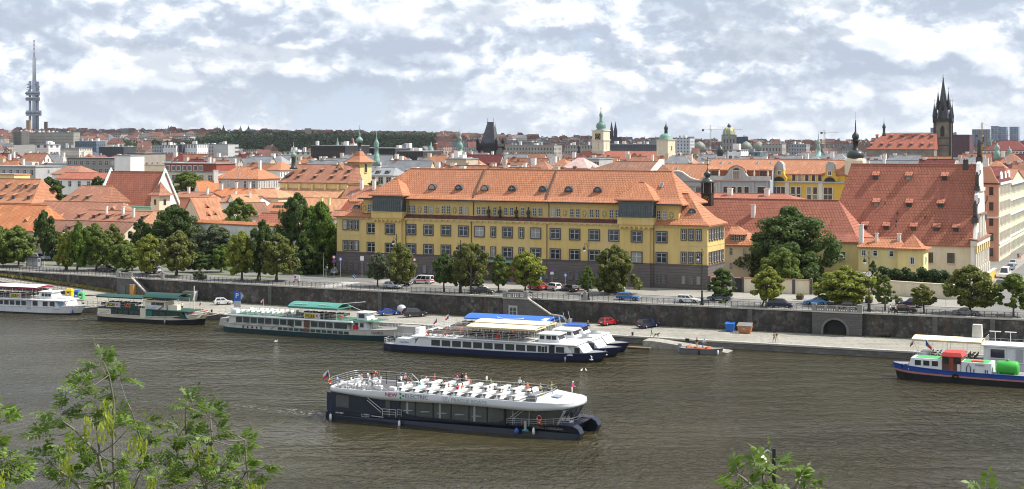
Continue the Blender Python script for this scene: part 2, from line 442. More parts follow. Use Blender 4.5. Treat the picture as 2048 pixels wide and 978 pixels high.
for i in range(9):
 o=3.4+i*1.25;mb.poly([wp(xq,o,ST+.013),wp(xq+3.6,o,ST+.013),wp(xq+3.6,o+.55,ST+.013),wp(xq,o+.55,ST+.013)])
struct(mb.build('road_markings',white))
def uvp(p,u,v,z):return(p[0]+u*CU+v*SU,p[1]-u*SU+v*CU,z)
K0=(103.0,322.0)
mb=MB();mb.poly([uvp(K0,0,-52,ST+.11),uvp(K0,9.5,-50,ST+.11),uvp(K0,9.5,180,ST+.11),uvp(K0,0,180,ST+.11)])
struct(mb.build('side_street',asph))
mb=MB();mb.sheet([uvp(K0,9.5,-36,ST+.24),uvp(K0,30,-36,ST+.24),uvp(K0,30,180,ST+.24),uvp(K0,9.5,180,ST+.24)],[(0,1,2,3)],.2)
mb.sheet([uvp(K0,-3.2,-6,ST+.24),uvp(K0,0,-6,ST+.24),uvp(K0,0,180,ST+.24),uvp(K0,-3.2,180,ST+.24)],[(0,1,2,3)],.2)
struct(mb.build('street_pavement',pave2))
def qy(x):return 257.9-(x-66.5)*.4288
QN=(.394,.919)
cob=M('quay cobbles',(.30,.285,.245),.9,.2,.4,pat='cobble',c2=(.17,.165,.135),p=2.4)
qs=[-230,-160,-110,-80,-50,-20,10,40,70,100,140,200]
def qz(x):return 1.5+max(0.,min(1.6,(-85-x)*.035))
mb=MB();n=len(qs)
mb.add([(x,qy(x),1.3)for x in qs]+[(x+8*QN[0]*.5,qy(x)+8*QN[1],1.38)for x in qs]+[(x+6,max(wy(x+6),qy(x)+10)+.4,qz(x))for x in qs],[(j*n+i,j*n+i+1,j*n+n+i+1,j*n+n+i)for j in(0,1)for i in range(n-1)])
struct(mb.build('quay_ground',cob))
qstone=M('quay wall stone',(.19,.18,.165),.85,.3,.6,pat='block',p=(1.1,.45),c2=(.07,.068,.06))
qcap=M('quay edge stone',(.46,.44,.4),.8,.18,.5,pat='block',p=(1.6,3.))
mb=MB()
for i in range(n-1):
 a,b=qs[i],qs[i+1]
 mb.add([(a,qy(a),-1),(b,qy(b),-1),(b,qy(b),1.28),(a,qy(a),1.28)],[(0,1,2,3)],0)
 mb.sheet([(a-.06,qy(a)-.12,1.36),(b-.06,qy(b)-.12,1.36),(b+.4,qy(b)+.85,1.36),(a+.4,qy(a)+.85,1.36)],[(0,1,2,3)],.3,1)
tag(mb.build('quay_wall',[qstone,qcap]),'low dark stone quay wall with pale edge along the river','quay wall')
s0,s1=gp(1296,682,1.3),gp(1458,706,0);L=math.hypot(s1[0]-s0[0],s1[1]-s0[1]);an=math.atan2(s1[1]-s0[1],s1[0]-s0[0])
mb=MB();mb.prism([(-1,0,-1.5),(-1,0,1.33),(1,0,1.33),(L+2,0,-.22),(L+2,0,-1.5)],(0,3.7,0))
tag(mb.build('slipway',[M('slip stone',(.33,.31,.27),.9,.2,.5,pat='cobble',c2=(.2,.19,.16))],None,(s0[0],s0[1],0),an),'cobbled boat slipway sloping from the quay into the river','slipway')
rub=M('embankment rubble',(.088,.083,.077),.9,.25,.35,pat='rubble',c2=(.13,.06,.032),p=1.35)
cap=M('wall coping',(.40,.385,.35),.85,.2,.6)
ash=M('dark ashlar',(.118,.113,.11),.85,.2,.5,pat='block',p=(1.0,.42),c2=(.08,.078,.075))
WT=thing('embankment_wall','long dark rubble stone embankment wall below the street','wall',wp(0,0,0))
o0=wp(0,0,0)
def rel(p):return(p[0]-o0[0],p[1]-o0[1],p[2])
mb=MB();mc=MB()
for i in range(len(XL)-1):
 a,b=XL[i],XL[i+1]
 mb.add([rel(wp(a,0,-.5)),rel(wp(b,0,-.5)),rel(wp(b,.12,ST-.02)),rel(wp(a,.12,ST-.02))],[(0,1,2,3)])
 mc.sheet([rel(wp(a,-.12,ST+.16)),rel(wp(b,-.12,ST+.16)),rel(wp(b,.6,ST+.16)),rel(wp(a,.6,ST+.16))],[(0,1,2,3)],.3)
mb.build('wall_face',rub,WT);mc.build('coping',cap,WT)
for px in(42,137,540,760,1500,1870,1985):
 x=wpx(px);p=rel(wp(x,-.14,0));mb=MB();mb.box(-.45,.45,0,.4,0,ST-.16)
 mb.build('pilaster',ash,WT,p,wang(x))
iron=M('dark iron',(.03,.03,.032),.5,.1,metal=.3)
IRN=thing
def railing(pa,pb,label,h=1.05):
 xa,xb=wpx(pa),wpx(pb);p0=wp(xa,.12,ST+.16);mb=MB();L=0;x=xa
 pts=[]
 while x<xb:
  pts.append(Vector(wp(x,.12,ST+.16))-Vector(p0));x+=1.12*math.cos(wang(x))
 pts.append(Vector(wp(xb,.12,ST+.16))-Vector(p0))
 for i,p in enumerate(pts):
  mb.box(p.x-.045,p.x+.045,p.y-.045,p.y+.045,0,h)
  if i<len(pts)-1:
   q=pts[i+1];d=(q-p);z=Vector((0,0,1))
   for hh,r in((h-.04,.035),(.14,.03),(h*.72,.018)):
    mb.tube([p+z*hh,q+z*hh],r,4,cap=False)
   c=p+d*.5+z*.46
   mb.tube([c+d.normalized()*.24*math.cos(2*math.pi*k/9)+z*.27*math.sin(2*math.pi*k/9)for k in range(10)],.026,4,cap=False)
   for s in(-.3,.3):mb.tube([c+d*s+z*-.32,c+d*s*1.1+z*.05,c+d*s+z*.55],.018,3,cap=False)
 return tag(mb.build('iron_railing',iron,None,p0),label,'railing','iron railings on the embankment wall')
for a,b,l in((-90,239,'iron railing above the ramp by the bus shelter'),(277,321,'short iron railing behind the small quay stair'),(326,1011,'long iron railing between the two quay stairs'),(1064,1166,'short iron railing behind the stair with door'),(1174,1624,'iron railing before the blue and white cars'),(1727,2190,'iron railing right of the arched bastion')):
 railing(a,b,l)
stone=M('grey stone',(.25,.245,.235),.85,.2,.8)
for px in(324,1170):
 x=wpx(px);mb=MB();mb.box(-.35,.35,-.3,.35,.0,1.35);mb.box(-.45,.45,-.4,.45,1.35,1.5);mb.lathe([(.2,1.5),(.3,1.62),(.12,1.78),(.01,1.85)],8)
 tag(mb.build('stone_pier',stone,None,wp(x,.2,ST+.14),wang(x)),'grey stone pier between railings %s'%('left of the parked white hatchback' if px<500 else 'beside the blue estate car'),'pier','stone piers in the embankment railing')
dgl=glassmat('dark glass')
def bastion(pa,pb,label,depth,kind,stair=0.,posts=4):
 xa,xb=wpx(pa),wpx(pb);L=math.hypot(xb-xa,wy(xb)-wy(xa));xm=(xa+xb)/2
 an=math.atan2(wy(xb)-wy(xa),xb-xa);p=wp(xa,0,0)
 T=thing('stone_bastion',label,'bastion',p,an)
 zb=1.2;mb=MB();D=-depth
 if kind=='arch':
  c,r,zs=L*.46,2.15,2.4;n=12
  arc=[(c+r*math.cos(math.pi*(1-i/n)),zs+r*math.sin(math.pi*(1-i/n))*.92)for i in range(n+1)]
  out=[(c-r,zb)]+arc+[(c+r,zb)]
  pts=[(0,ST)]+[(0,zb)]+out+[(L,zb),(L,ST)]
  mb.prism([(x,D,z)for x,z in pts],(0,depth-.02,0))
  mr=MB();n2=len(arc)
  for i in range(n):
   (x0,z0),(x1,z1)=arc[i],arc[i+1]
   f=1.2
   mr.prism([(x0,D-.08,z0),(x1,D-.08,z1),(c+(x1-c)*f,D-.08,zs+(z1-zs)*f),(c+(x0-c)*f,D-.08,zs+(z0-zs)*f)],(0,.3,0))
  for s in(-1,1):
   x0,x1=sorted((c+s*r,c+s*r*1.2));mr.box(x0,x1,D-.08,D+.2,zb,zs)
  mr.build('arch_ring',M('arch stone',(.15,.145,.14),.85,.25,.6),T)
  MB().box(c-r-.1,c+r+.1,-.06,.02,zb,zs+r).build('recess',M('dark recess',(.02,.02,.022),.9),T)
 else:
  mb.box(0,L,D,-.02,zb,ST)
 mb.build('wall',ash,T)
 mb=MB();mb.box(-.15,L+.15,D-.15,.62,ST-.05,ST+.2);mb.build('coping',cap,T)
 mb=MB()
 for i in range(posts):
  x=.35+(L-.7)*i/(posts-1);e=.42 if i in(0,posts-1)else.22
  mb.box(x-e,x+e,D-.1,D+.5,ST+.2,ST+1.45 if e>.3 else ST+1.2)
  if e>.3:mb.box(x-e-.06,x+e+.06,D-.16,D+.56,ST+1.45,ST+1.6)
 mb.box(.3,L-.3,D-.02,D+.4,ST+1.1,ST+1.24);mb.box(.3,L-.3,D,D+.35,ST+.2,ST+.34)
 nb=int((L-.7)/.45)
 for i in range(nb):
  x=.6+(L-1.2)*(i+.5)/nb;mb.lathe([(.09,ST+.34),(.15,ST+.6),(.07,ST+.85),(.1,ST+1.1)],6,0,(x,D+.18,0))
 mb.build('balustrade',stone,T)
 if kind=='door':
  x0=L*.42;mb=MB();mb.box(x0-.95,x0+.95,D-.1,D,zb,zb+3.1);mb.build('door_surround',cap,T)
  d=MB().box(x0-.7,x0+.7,D-.13,D-.05,zb,zb+2.8).build('door',M('dark door',(.05,.06,.06),.5),T)
  mb=MB()
  for k in range(4):mb.box(x0-.72,x0+.72,D-.17,D-.13,zb+.3+k*.8,zb+.36+k*.8)
  mb.box(x0-.05,x0+.05,D-.17,D-.13,zb,zb+2.8);mb.build('grille',M('pale grille',(.4,.42,.42),.5),d)
 if kind=='box':
  mb=MB();mb.box(L*.25,L*.62,D-.1,D,zb,zb+2.9);mb.build('door',M('grey green door',(.09,.12,.11),.6),T)
 if stair:
  w=2.0;S=stair;e=ST+.2
  if kind=='door':
   prof=[(0,e),(S*.56,zb+1.7),(S*.82,zb+1.5),(S,zb+.25)]
  else:prof=[(0,e),(S,zb+.3)]
  mb=MB();pts=[(L,D,zb)]+[(L+x,D,z-.12)for x,z in prof]+[(L+S,D,zb)]
  mb.prism(pts,(0,.4,0));mb.build('stair_wall',ash,T)
  mb=MB()
  for(x0,z0),(x1,z1)in zip(prof[:-1],prof[1:]):
   mb.prism([(L+x0,D-.12,z0-.12),(L+x1,D-.12,z1-.12),(L+x1,D-.12,z1+.12),(L+x0,D-.12,z0+.12)],(0,.62,0))
  mb.box(L+S-.1,L+S+.55,D-.15,D+.5,zb,zb+1.1);mb.build('stair_coping',cap,T)
  mb=MB();ns=24
  for i in range(ns):
   x=S*i/ns;z=float(np.interp(x,[q[0]for q in prof],[q[1]for q in prof]))-.35
   mb.box(L+x,L+x+S/ns+.02,D+.42,-.03,zb,z)
  mb.build('steps',stone,T)
  mb=MB()
  for oy in(D+.05,-.15):
   mb.tube([(L+x,oy,z+1.0)for x,z in prof],.05,5);mb.tube([(L+x,oy,z+.6)for x,z in prof],.025,4)
   for i in range(9):
    x=S*i/8;z=float(np.interp(x,[q[0]for q in prof],[q[1]for q in prof]));mb.tube([(L+x,oy,z-.05),(L+x,oy,z+1.0)],.025,4)
  mb.build('handrail',iron,T)
 return T
bastion(243,272,'stone bastion with small stair beside the orange cabinet',1.6,'box',6.0,3)
bastion(1013,1061,'stone bastion with grilled door and two-flight stair',1.7,'door',9.0)
bastion(1626,1725,'wide stone bastion with arched recess and balustrade',.9,'arch',0,5)
A,B,C_,D_=gp(-120,547,5.4),gp(196,593,1.75),gp(262,590,1.95),wp(wpx(-120),-.05,5.5)
A=(wp(wpx(-120),-6.5)[0],wp(wpx(-120),-6.5)[1],5.2);B=(wp(wpx(205),-6.5)[0],wp(wpx(205),-6.5)[1],1.9)
D_=wp(wpx(-120),-.02,5.3);C_=wp(wpx(255),-.02,1.95)
mb=MB();mb.poly([A,B,C_,D_]);struct(mb.build('ramp',cob))
mb=MB();mb.add([(A[0],A[1],0),(B[0],B[1],0),(B[0],B[1],B[2]+.25),(A[0],A[1],A[2]+.25),(A[0]+.15,A[1]+.4,0),(B[0]+.15,B[1]+.4,0),(B[0]+.15,B[1]+.4,B[2]+.25),(A[0]+.15,A[1]+.4,A[2]+.25)],[(0,1,2,3),(7,6,5,4),(3,2,6,7),(1,5,6,2),(0,3,7,4)]);tag(mb.build('retaining_wall',rub),'dark retaining wall sloping along the ramp at left','wall')
def barfence(a,b,label,step=1.3,h=1.05,mat=iron):
 a,b=Vector(a),Vector(b);d=b-a;n=max(2,int(d.length/step));mb=MB();z=Vector((0,0,1))
 for i in range(n+1):
  p=d*(i/n);mb.tube([p,p+z*h],.035,5)
  if i<n:q=d*((i+1)/n);mb.tube([p+z*.1,q+z*(h-.1)],.018,4,cap=False);mb.tube([q+z*.1,p+z*(h-.1)],.018,4,cap=False)
 for hh in(h,h*.55,.12):mb.tube([z*hh,d+z*hh],.03,5)
 return tag(mb.build('bar_fence',mat,None,a),label,'fence','steel fences at the left quay')
barfence((A[0],A[1],A[2]+.2),(B[0],B[1],B[2]+.2),'grey steel fence with crossed bars down the ramp')
barfence((gp(161,612,1.36)[0],qy(gp(161,612,1.36)[0])+.5,1.36),(gp(203,616,1.36)[0],qy(gp(203,616,1.36)[0])+.5,1.36),'short steel fence on the quay edge between two boats')
weed=leafmat('dry weeds',(.22,.19,.05),(.36,.32,.10),.3)
def weeds(name,pts,n,mat,h=.5,seed=1):
 rg=np.random.default_rng(seed);P=np.array(pts,float);seg=rg.integers(0,len(P)-1,n);t=rg.random(n)[:,None]
 c=P[seg]*(1-t)+P[seg+1]*t;c[:,:2]+=rg.normal(0,.28,(n,2))
 hh=rg.uniform(.25,1,n)*h;a=rg.uniform(0,6.28,n);wd=.09
 dx=np.stack([np.cos(a),np.sin(a),np.zeros(n)],1)*wd;up=np.stack([rg.normal(0,.25,n)*hh,rg.normal(0,.25,n)*hh,hh],1)
 V=np.stack([c-dx,c+dx,c+dx*.4+up,c-dx*.4+up],1).reshape(-1,3)
 return struct(put(name,npmesh(name,V,np.arange(len(V)).reshape(-1,4),mat)),'stuff')
def wl(px,off,z):return wp(wpx(px),off,z)
weeds('dry_weeds',[wl(-80,-.6,5.1),wl(60,-.6,4.1),wl(160,-.6,3.0),wl(235,-.5,2.1)],2600,weed,.7)
weeds('grass_tufts',[wl(p,-.25,1.5)for p in(330,500,700,900,1000)]+[],1500,leafmat('tuft green',(.09,.12,.03),(.17,.19,.06)),.35,2)
weeds('grass_tufts',[wl(p,-.25,1.5)for p in(1180,1300,1500,1700,1900,2100)],1700,leafmat('tuft green',(.09,.12,.03),(.17,.19,.06)),.3,3)
weeds('dry_weeds',[wl(280,-2.6,1.6),wl(318,-2.6,1.5)],260,weed,.8,5)
# building kit
T_ORANGE=M('orange roof tiles',(.555,.25,.135),.8,.2,.5,pat='tile',c2=(.38,.165,.09))
T_SALMON=M('salmon roof tiles',(.50,.205,.10),.8,.15,.5,pat='tile',c2=(.41,.165,.095),p=(.62,.68))
T_RED=M('old red roof tiles',(.385,.14,.085),.8,.2,.5,pat='tile',c2=(.33,.115,.08),p=(.7,.75))
T_BROWN=M('weathered brown tiles',(.33,.165,.105),.85,.25,.5,pat='tile',c2=(.17,.095,.07))
T_CLAY=M('clay roof tiles',(.46,.215,.135),.8,.22,.5,pat='tile',c2=(.29,.125,.08))
T_PALE=M('pale peach tiles',(.64,.33,.185),.8,.15,.5,pat='tile',c2=(.5,.24,.13))
T_MAROON=M('maroon roof tiles',(.21,.05,.045),.8,.2,.5,pat='tile')
T_GREY=M('grey sheet roof',(.24,.25,.26),.6,.2,.3)
T_DARK=M('dark slate',(.055,.058,.066),.6,.3,.3)
COPPER=M('green copper',(.19,.32,.27),.55,.3,.6,c2=None)
DCOPPER=M('dark patina copper',(.05,.062,.06),.4,.35,.5,metal=.2)
GOLD=M('gilding',(.75,.5,.12),.3,.1,metal=.9)
P_YEL=M('ochre yellow plaster',(.68,.49,.18),.85,.07,.3,pat='plaster')
P_YEL2=M('light yellow plaster',(.76,.62,.28),.85,.08,.3,pat='plaster')
P_CREAM=M('cream plaster',(.74,.64,.46),.85,.08,.3,pat='plaster')
P_WHITE=M('white plaster',(.80,.78,.73),.85,.06,.3,pat='plaster')
P_GREY=M('grey plaster',(.40,.40,.40),.85,.1,.3,pat='plaster')
P_BLUE=M('blue grey stucco',(.36,.40,.46),.85,.08,.3,pat='plaster')
P_PINK=M('salmon pink plaster',(.66,.33,.21),.85,.08,.3,pat='plaster')
P_BEIGE=M('beige plaster',(.58,.50,.39),.85,.1,.3,pat='plaster')
P_TAUPE=M('taupe plaster',(.30,.27,.235),.85,.1,.3,pat='plaster')
P_BRICK=M('brick red render',(.28,.075,.05),.85,.12,.3)
P_GOLD=M('golden yellow plaster',(.70,.45,.07),.85,.08,.3,pat='plaster')
P_GREEN=M('pale green stucco',(.58,.58,.42),.85,.08,.3)
GRAN=M('purple brown granite',(.15,.125,.12),.8,.12,.4,pat='band',p=.62)
TRIM=M('pale trim',(.66,.62,.54),.8,.1,.5)
OTRIM=M('ochre trim',(.60,.47,.22),.8,.1,.5)
WFR=M('white window frame',(.66,.66,.63),.6,.05)
DSUR=M('dark window surround',(.095,.082,.078),.7,.15)
GLASS=glassmat('dark glass')
GLASS2=glassmat('grey glass',(.10,.115,.13),.1)
BLK=M('black metal',(.018,.018,.02),.45,.2)
CHW=M('whitewashed chimney',(.72,.69,.64),.85,.15,1.)
CHB=M('brick chimney',(.30,.12,.08),.85,.25,1.)
LEAD=M('lead flashing',(.055,.058,.06),.55,.2,.5)
WC={}
def win(w,h,sur=None,fr=WFR,nx=2,ny=2,d=.16,sw=.16,arch=False,key=''):
 """shared window mesh: surround, frame and glazing bars, glass; foot centre at the origin, facing -Y"""
 k=(w,h,sur and sur.name,fr.name,nx,ny,sw,arch)
 if k in WC:return WC[k]
 mb=MB();s=sw
 if sur is not None:
  mb.box(-w/2-s,-w/2,-d,.05,-s,h+s);mb.box(w/2,w/2+s,-d,.05,-s,h+s)
  mb.box(-w/2,w/2,-d,.05,h,h+s);mb.box(-w/2-s*.3,w/2+s*.3,-d-.08,.05,-s,0)
 f=.07;y0,y1=-.1,.03
 mb.box(-w/2,-w/2+f,y0,y1,0,h,1);mb.box(w/2-f,w/2,y0,y1,0,h,1)
 mb.box(-w/2+f,w/2-f,y0,y1,0,f,1);mb.box(-w/2+f,w/2-f,y0,y1,h-f,h,1)
 for i in range(1,nx):
  x=-w/2+w*i/nx;mb.box(x-.04,x+.04,y0+.01,y1,f,h-f,1)
 for i in range(1,ny):
  z=h*i/ny if ny!=2 else h*.62;mb.box(-w/2+f,w/2-f,y0+.02,y1,z-.035,z+.035,1)
 mb.box(-w/2+.04,w/2-.04,-.05,.02,.04,h-.04,2)
 me=mb.mesh('window',[sur or fr,fr,GLASS]);WC[k]=me
 return me
def addw(par,me,x,y,z,face='f',name='window'):
 return put(name,me,par,(x,y,z),{'f':0,'r':R(90),'l':R(-90),'b':R(180)}[face])
def roofmb(mb,x0,x1,y0,y1,ze,zr,il=0.,ir=0.,ov=.5,t=.28,m=0,flare=0.):
 """pitched roof, ridge along x; il / ir pull the ridge ends in (hips)"""
 ym=(y0+y1)/2;hw=ym-y0;sl=(zr-ze)/hw;fl=flare
 def lv(f):
  return(x0+il*f-(ov if f==0 else 0),x1-ir*f+(ov if f==0 else 0),y0+hw*f-(ov if f==0 else 0),y1-hw*f+(ov if f==0 else 0))
 fr=[0,.22,1]if fl else[0,1];rings=[]
 for f in fr:
  a,b,c,d=lv(f);z=ze+(zr-ze)*f
  if il==0:a=x0-ov*.6
  if ir==0:b=x1+ov*.6
  if f==0:z-=(0 if fl else ov*sl*.6)
  if f==.22:z-=fl
  rings.append((a,b,c,d,z))
 vs,fs=[],[]
 for a,b,c,d,z in rings[:-1]:vs+=[(a,c,z),(b,c,z),(b,d,z),(a,d,z)]
 for i in range(len(rings)-2):
  o=i*4
  for j in range(4):
   if(j==1 and ir==0)or(j==3 and il==0):continue
   fs.append((o+j,o+(j+1)%4,o+4+(j+1)%4,o+4+j))
 a,b,c,d,z=rings[-1];o=len(vs)-4;q=len(vs);vs+=[(a,ym,z),(b,ym,z)]
 fs+=[(o,o+1,q+1,q),(o+2,o+3,q,q+1)]
 if ir:fs.append((o+1,o+2,q+1))
 if il:fs.append((o+3,o,q))
 mb.sheet(vs,fs,t,m)
 mb.tube([(a,ym,z+.03),(b,ym,z+.03)],.13,5,m)
def wallsmb(mb,x0,x1,y0,y1,z0,ze,zr,il=0.,ir=0.,m=0):
 mb.box(x0,x1,y0,y1,z0,ze,m);ym=(y0+y1)/2
 for il_,x,s in((il,x0,1),(ir,x1,-1)):
  if il_==0:mb.prism([(x,y0,ze),(x,y1,ze),(x,ym,zr-.15)]if s<0 else[(x,y1,ze),(x,y0,ze),(x,ym,zr-.15)],(s*.3,0,0),m)
DM={}
def dormer(kind,mat,par,x,y,z,pitch):
 """small roof dormer part: foot centre at x,y,z on a front slope of the given rise per metre"""
 k=(kind,mat.name,round(pitch,1))
 if k not in DM:
  mb=MB();p=pitch
  if kind=='shed':
   w,h=1.0,.95;d=h/p+1.2;zt=h+.25
   mb.add([(-w/2,0,-.3),(w/2,0,-.3),(w/2,0,h),(-w/2,0,h),(-w/2,h/p,h),(w/2,h/p,h)],[(0,1,2,3),(1,5,2),(0,3,4)],1)
   sl=max(.12,p*.32);L=h/(p-sl)
   mb.sheet([(-w/2-.15,-.3,h-.3*sl+.08),(w/2+.15,-.3,h-.3*sl+.08),(w/2+.15,L,h+L*sl+.1),(-w/2-.15,L,h+L*sl+.1)],[(0,1,2,3)],.12,0)
   mb.box(-w/2+.1,w/2-.1,-.04,.03,.08,h-.1,2)
  elif kind=='eye':
   n=8;r=1.0;L=2*r/p
   ring=[(r*math.cos(math.pi*i/n),r*1.15*math.sin(math.pi*i/n))for i in range(n+1)]
   mb.prism([(a,-.15,b)for a,b in ring],(0,L,0),1)
   mb.prism([(a*.72,-.2,b*.78+.05)for a,b in ring],(0,.06,0),2)
   mb.box(-.5,.5,-.24,-.2,.38,.46,3);mb.box(-.04,.04,-.24,-.2,.06,.85,3)
  elif kind=='wedge':
   w,h=1.5,.75;L=h/p*1.9
   mb.add([(-w/2,0,-.05),(w/2,0,-.05),(0,0,h),(0,L,L*p*.98)],[(0,1,2)],2)
   mb.sheet([(-w/2-.2,-.15,-.1),(w/2+.2,-.15,-.1),(0,-.25,h+.05),(0,L,L*p+.04)],[(0,2,3),(1,3,2)],.1,0)
  elif kind=='sky':
   q=Vector((0,1,p)).normalized();nn=Vector((0,-p,1)).normalized();w,L=.8,1.25
   pts=[Vector((-w/2,0,0)),Vector((w/2,0,0)),Vector((w/2,0,0))+q*L,Vector((-w/2,0,0))+q*L]
   mb.prism([a+nn*.02 for a in pts],nn*.1,3)
   pts=[Vector((-w/2+.1,0,0))+q*.1,Vector((w/2-.1,0,0))+q*.1,Vector((w/2-.1,0,0))+q*(L-.1),Vector((-w/2+.1,0,0))+q*(L-.1)]
   mb.prism([a+nn*.1 for a in pts],nn*.05,4)
  DM[k]=mb.mesh('dormer',[mat,DSUR if kind!='eye' else LEAD,GLASS,M('grey frame',(.42,.43,.44),.5),GLASS2])
 return put('dormer' if kind!='sky' else 'roof_window',DM[k],par,(x,y,z))
CM={}
def chimney(par,x,y,z,w=.7,h=1.8,mat=None,d=None):
 mat=mat or CHW;k=(w,h,mat.name,d)
 if k not in CM:
  mb=MB();e=(d or w)
  mb.box(-w/2,w/2,-e/2,e/2,-1.2,h);mb.box(-w/2-.1,w/2+.1,-e/2-.1,e/2+.1,h,h+.16)
  for i in range(max(1,int(w/.5))):
   c=-w/2+w*(i+.5)/max(1,int(w/.5));mb.lathe([(.13,h+.16),(.11,h+.5)],6,1,(c,0,0))
  CM[k]=mb.mesh('chimney',[mat,CHB])
 return put('chimney',CM[k],par,(x,y,z))
def ray(px,P,rot=None):
 """distance along the street grid from P to photo column px"""
 r=-TH if rot is None else rot
 k=(px-CX)/F;return(k*P[1]-P[0])/(math.cos(r)-k*math.sin(r))
NHOUSE=[]
def house(xl,xr,ye,yr,Y,d,label,wall=None,roof=None,kind='gable',il=None,ir=None,wins=None,dorm=(),chim=(),side=None,th=None,name='townhouse',group=None,winm=None,ov=.45,flare=0.,cat='house',zb=None,winz=None,rot=None,wz0=.9):
 """a house whose front eave spans photo columns xl..xr at height row ye (ridge row yr), its front wall about Y metres away"""
 wall=wall or P_CREAM;roof=roof or T_ORANGE
 xm=(xl+xr)/2;P=(pX(xm,Y),Y)
 if kind=='cross':
  pass
 rt=-TH if rot is None else rot;cu,su=math.cos(rt),-math.sin(rt)
 a,b=ray(xl,P,rt),ray(xr,P,rt);wd=b-a;c=(a+b)/2
 P=(P[0]+c*cu,P[1]-c*su)
 g=zb if zb is not None else gz(P[0],P[1])if P[1]>700 else ST
 he=pz(ye,P[1])-g
 P2=(P[0]+su*d/2,P[1]+cu*d/2)
 hr=pz(yr,P2[1])-g
 T=thing(name,label,cat,(P[0],P[1],g),rt,group)
 x0,x1=-wd/2,wd/2
 mb=MB();mr=MB()
 if kind=='flat':
  mb.box(x0,x1,0,d,-1,he);mb.build('wall',wall,T)
  mr.box(x0-.25,x1+.25,-.25,d+.25,he,he+.35);mr.box(x0+.3,x1-.3,.3,d-.3,he+.35,he+.42,1)
  mr.build('roof',[roof,T_GREY],T);il=ir=0
 elif kind=='cross':
  mb.box(x0,x1,0,d,-1,he)
  mb.prism([(x0,0,he),(x1,0,he),(0,0,hr-.12)],(0,.3,0));mb.prism([(x0,d-.3,he),(x1,d-.3,he),(0,d-.3,hr-.12)],(0,.3,0))
  mb.build('wall',wall,T);ovx=ov*(hr-he)/(wd/2)*.6
  mr.sheet([(x0-ov,-ov*.6,he-ovx),(0,-ov*.6,hr),(0,d+ov*.6,hr),(x0-ov,d+ov*.6,he-ovx),(x1+ov,-ov*.6,he-ovx),(x1+ov,d+ov*.6,he-ovx)],[(0,1,2,3),(1,4,5,2)],.25)
  mr.build('roof',[roof],T)
 else:
  il=(0 if kind=='gable' else d*.5)if il is None else il
  ir=(0 if kind=='gable' else d*.5)if ir is None else ir
  if il+ir>wd-.2:s=(wd-.2)/(il+ir);il*=s;ir*=s
  wallsmb(mb,x0,x1,0,d,-1,he,hr,il,ir);mb.build('wall',wall,T)
  roofmb(mr,x0,x1,0,d,he,hr,il,ir,ov,flare=flare);mr.build('roof',[roof],T)
 sl=(hr-he)/(d/2)if kind not in('flat','cross')else.5
 if wins:
  rows,cols,ww,wh=wins[:4];sur=wins[4]if len(wins)>4 else None;me=win(ww,wh,sur)
  for r in range(rows):
   z=he-wz0-wh-r*(winz or 3.3)
   if z<.4:break
   for i in range(cols):addw(T,me,x0+wd*(i+.5)/cols,0,z)
 if side:
  rows,cols,ww,wh=side[:4];me=win(ww,wh,None)
  for r in range(rows):
   z=he-wz0-wh-r*(winz or 3.3)
   if z<.4:break
   for i in range(cols):addw(T,me,x1,d*(i+.5)/cols,z,'r')
 for q in dorm:
  kd,fx,fz=q;y=fz*d/2
  dormer(kd,roof,T,x0+fx*wd,y,he+y*sl,max(.5,sl))
 for q in chim:
  fx,fy=q[0],q[1];ww=q[2]if len(q)>2 else.7;hh=q[3]if len(q)>3 else 1.7;mm=q[4]if len(q)>4 else CHW
  zz=he+(min(fy,1-fy)*d)*sl if kind not in('flat','cross')else he+.3
  chimney(T,x0+fx*wd,fy*d,zz,ww,hh,mm)
 T['_w']=wd;T['_h']=(he,hr,d)
 return T
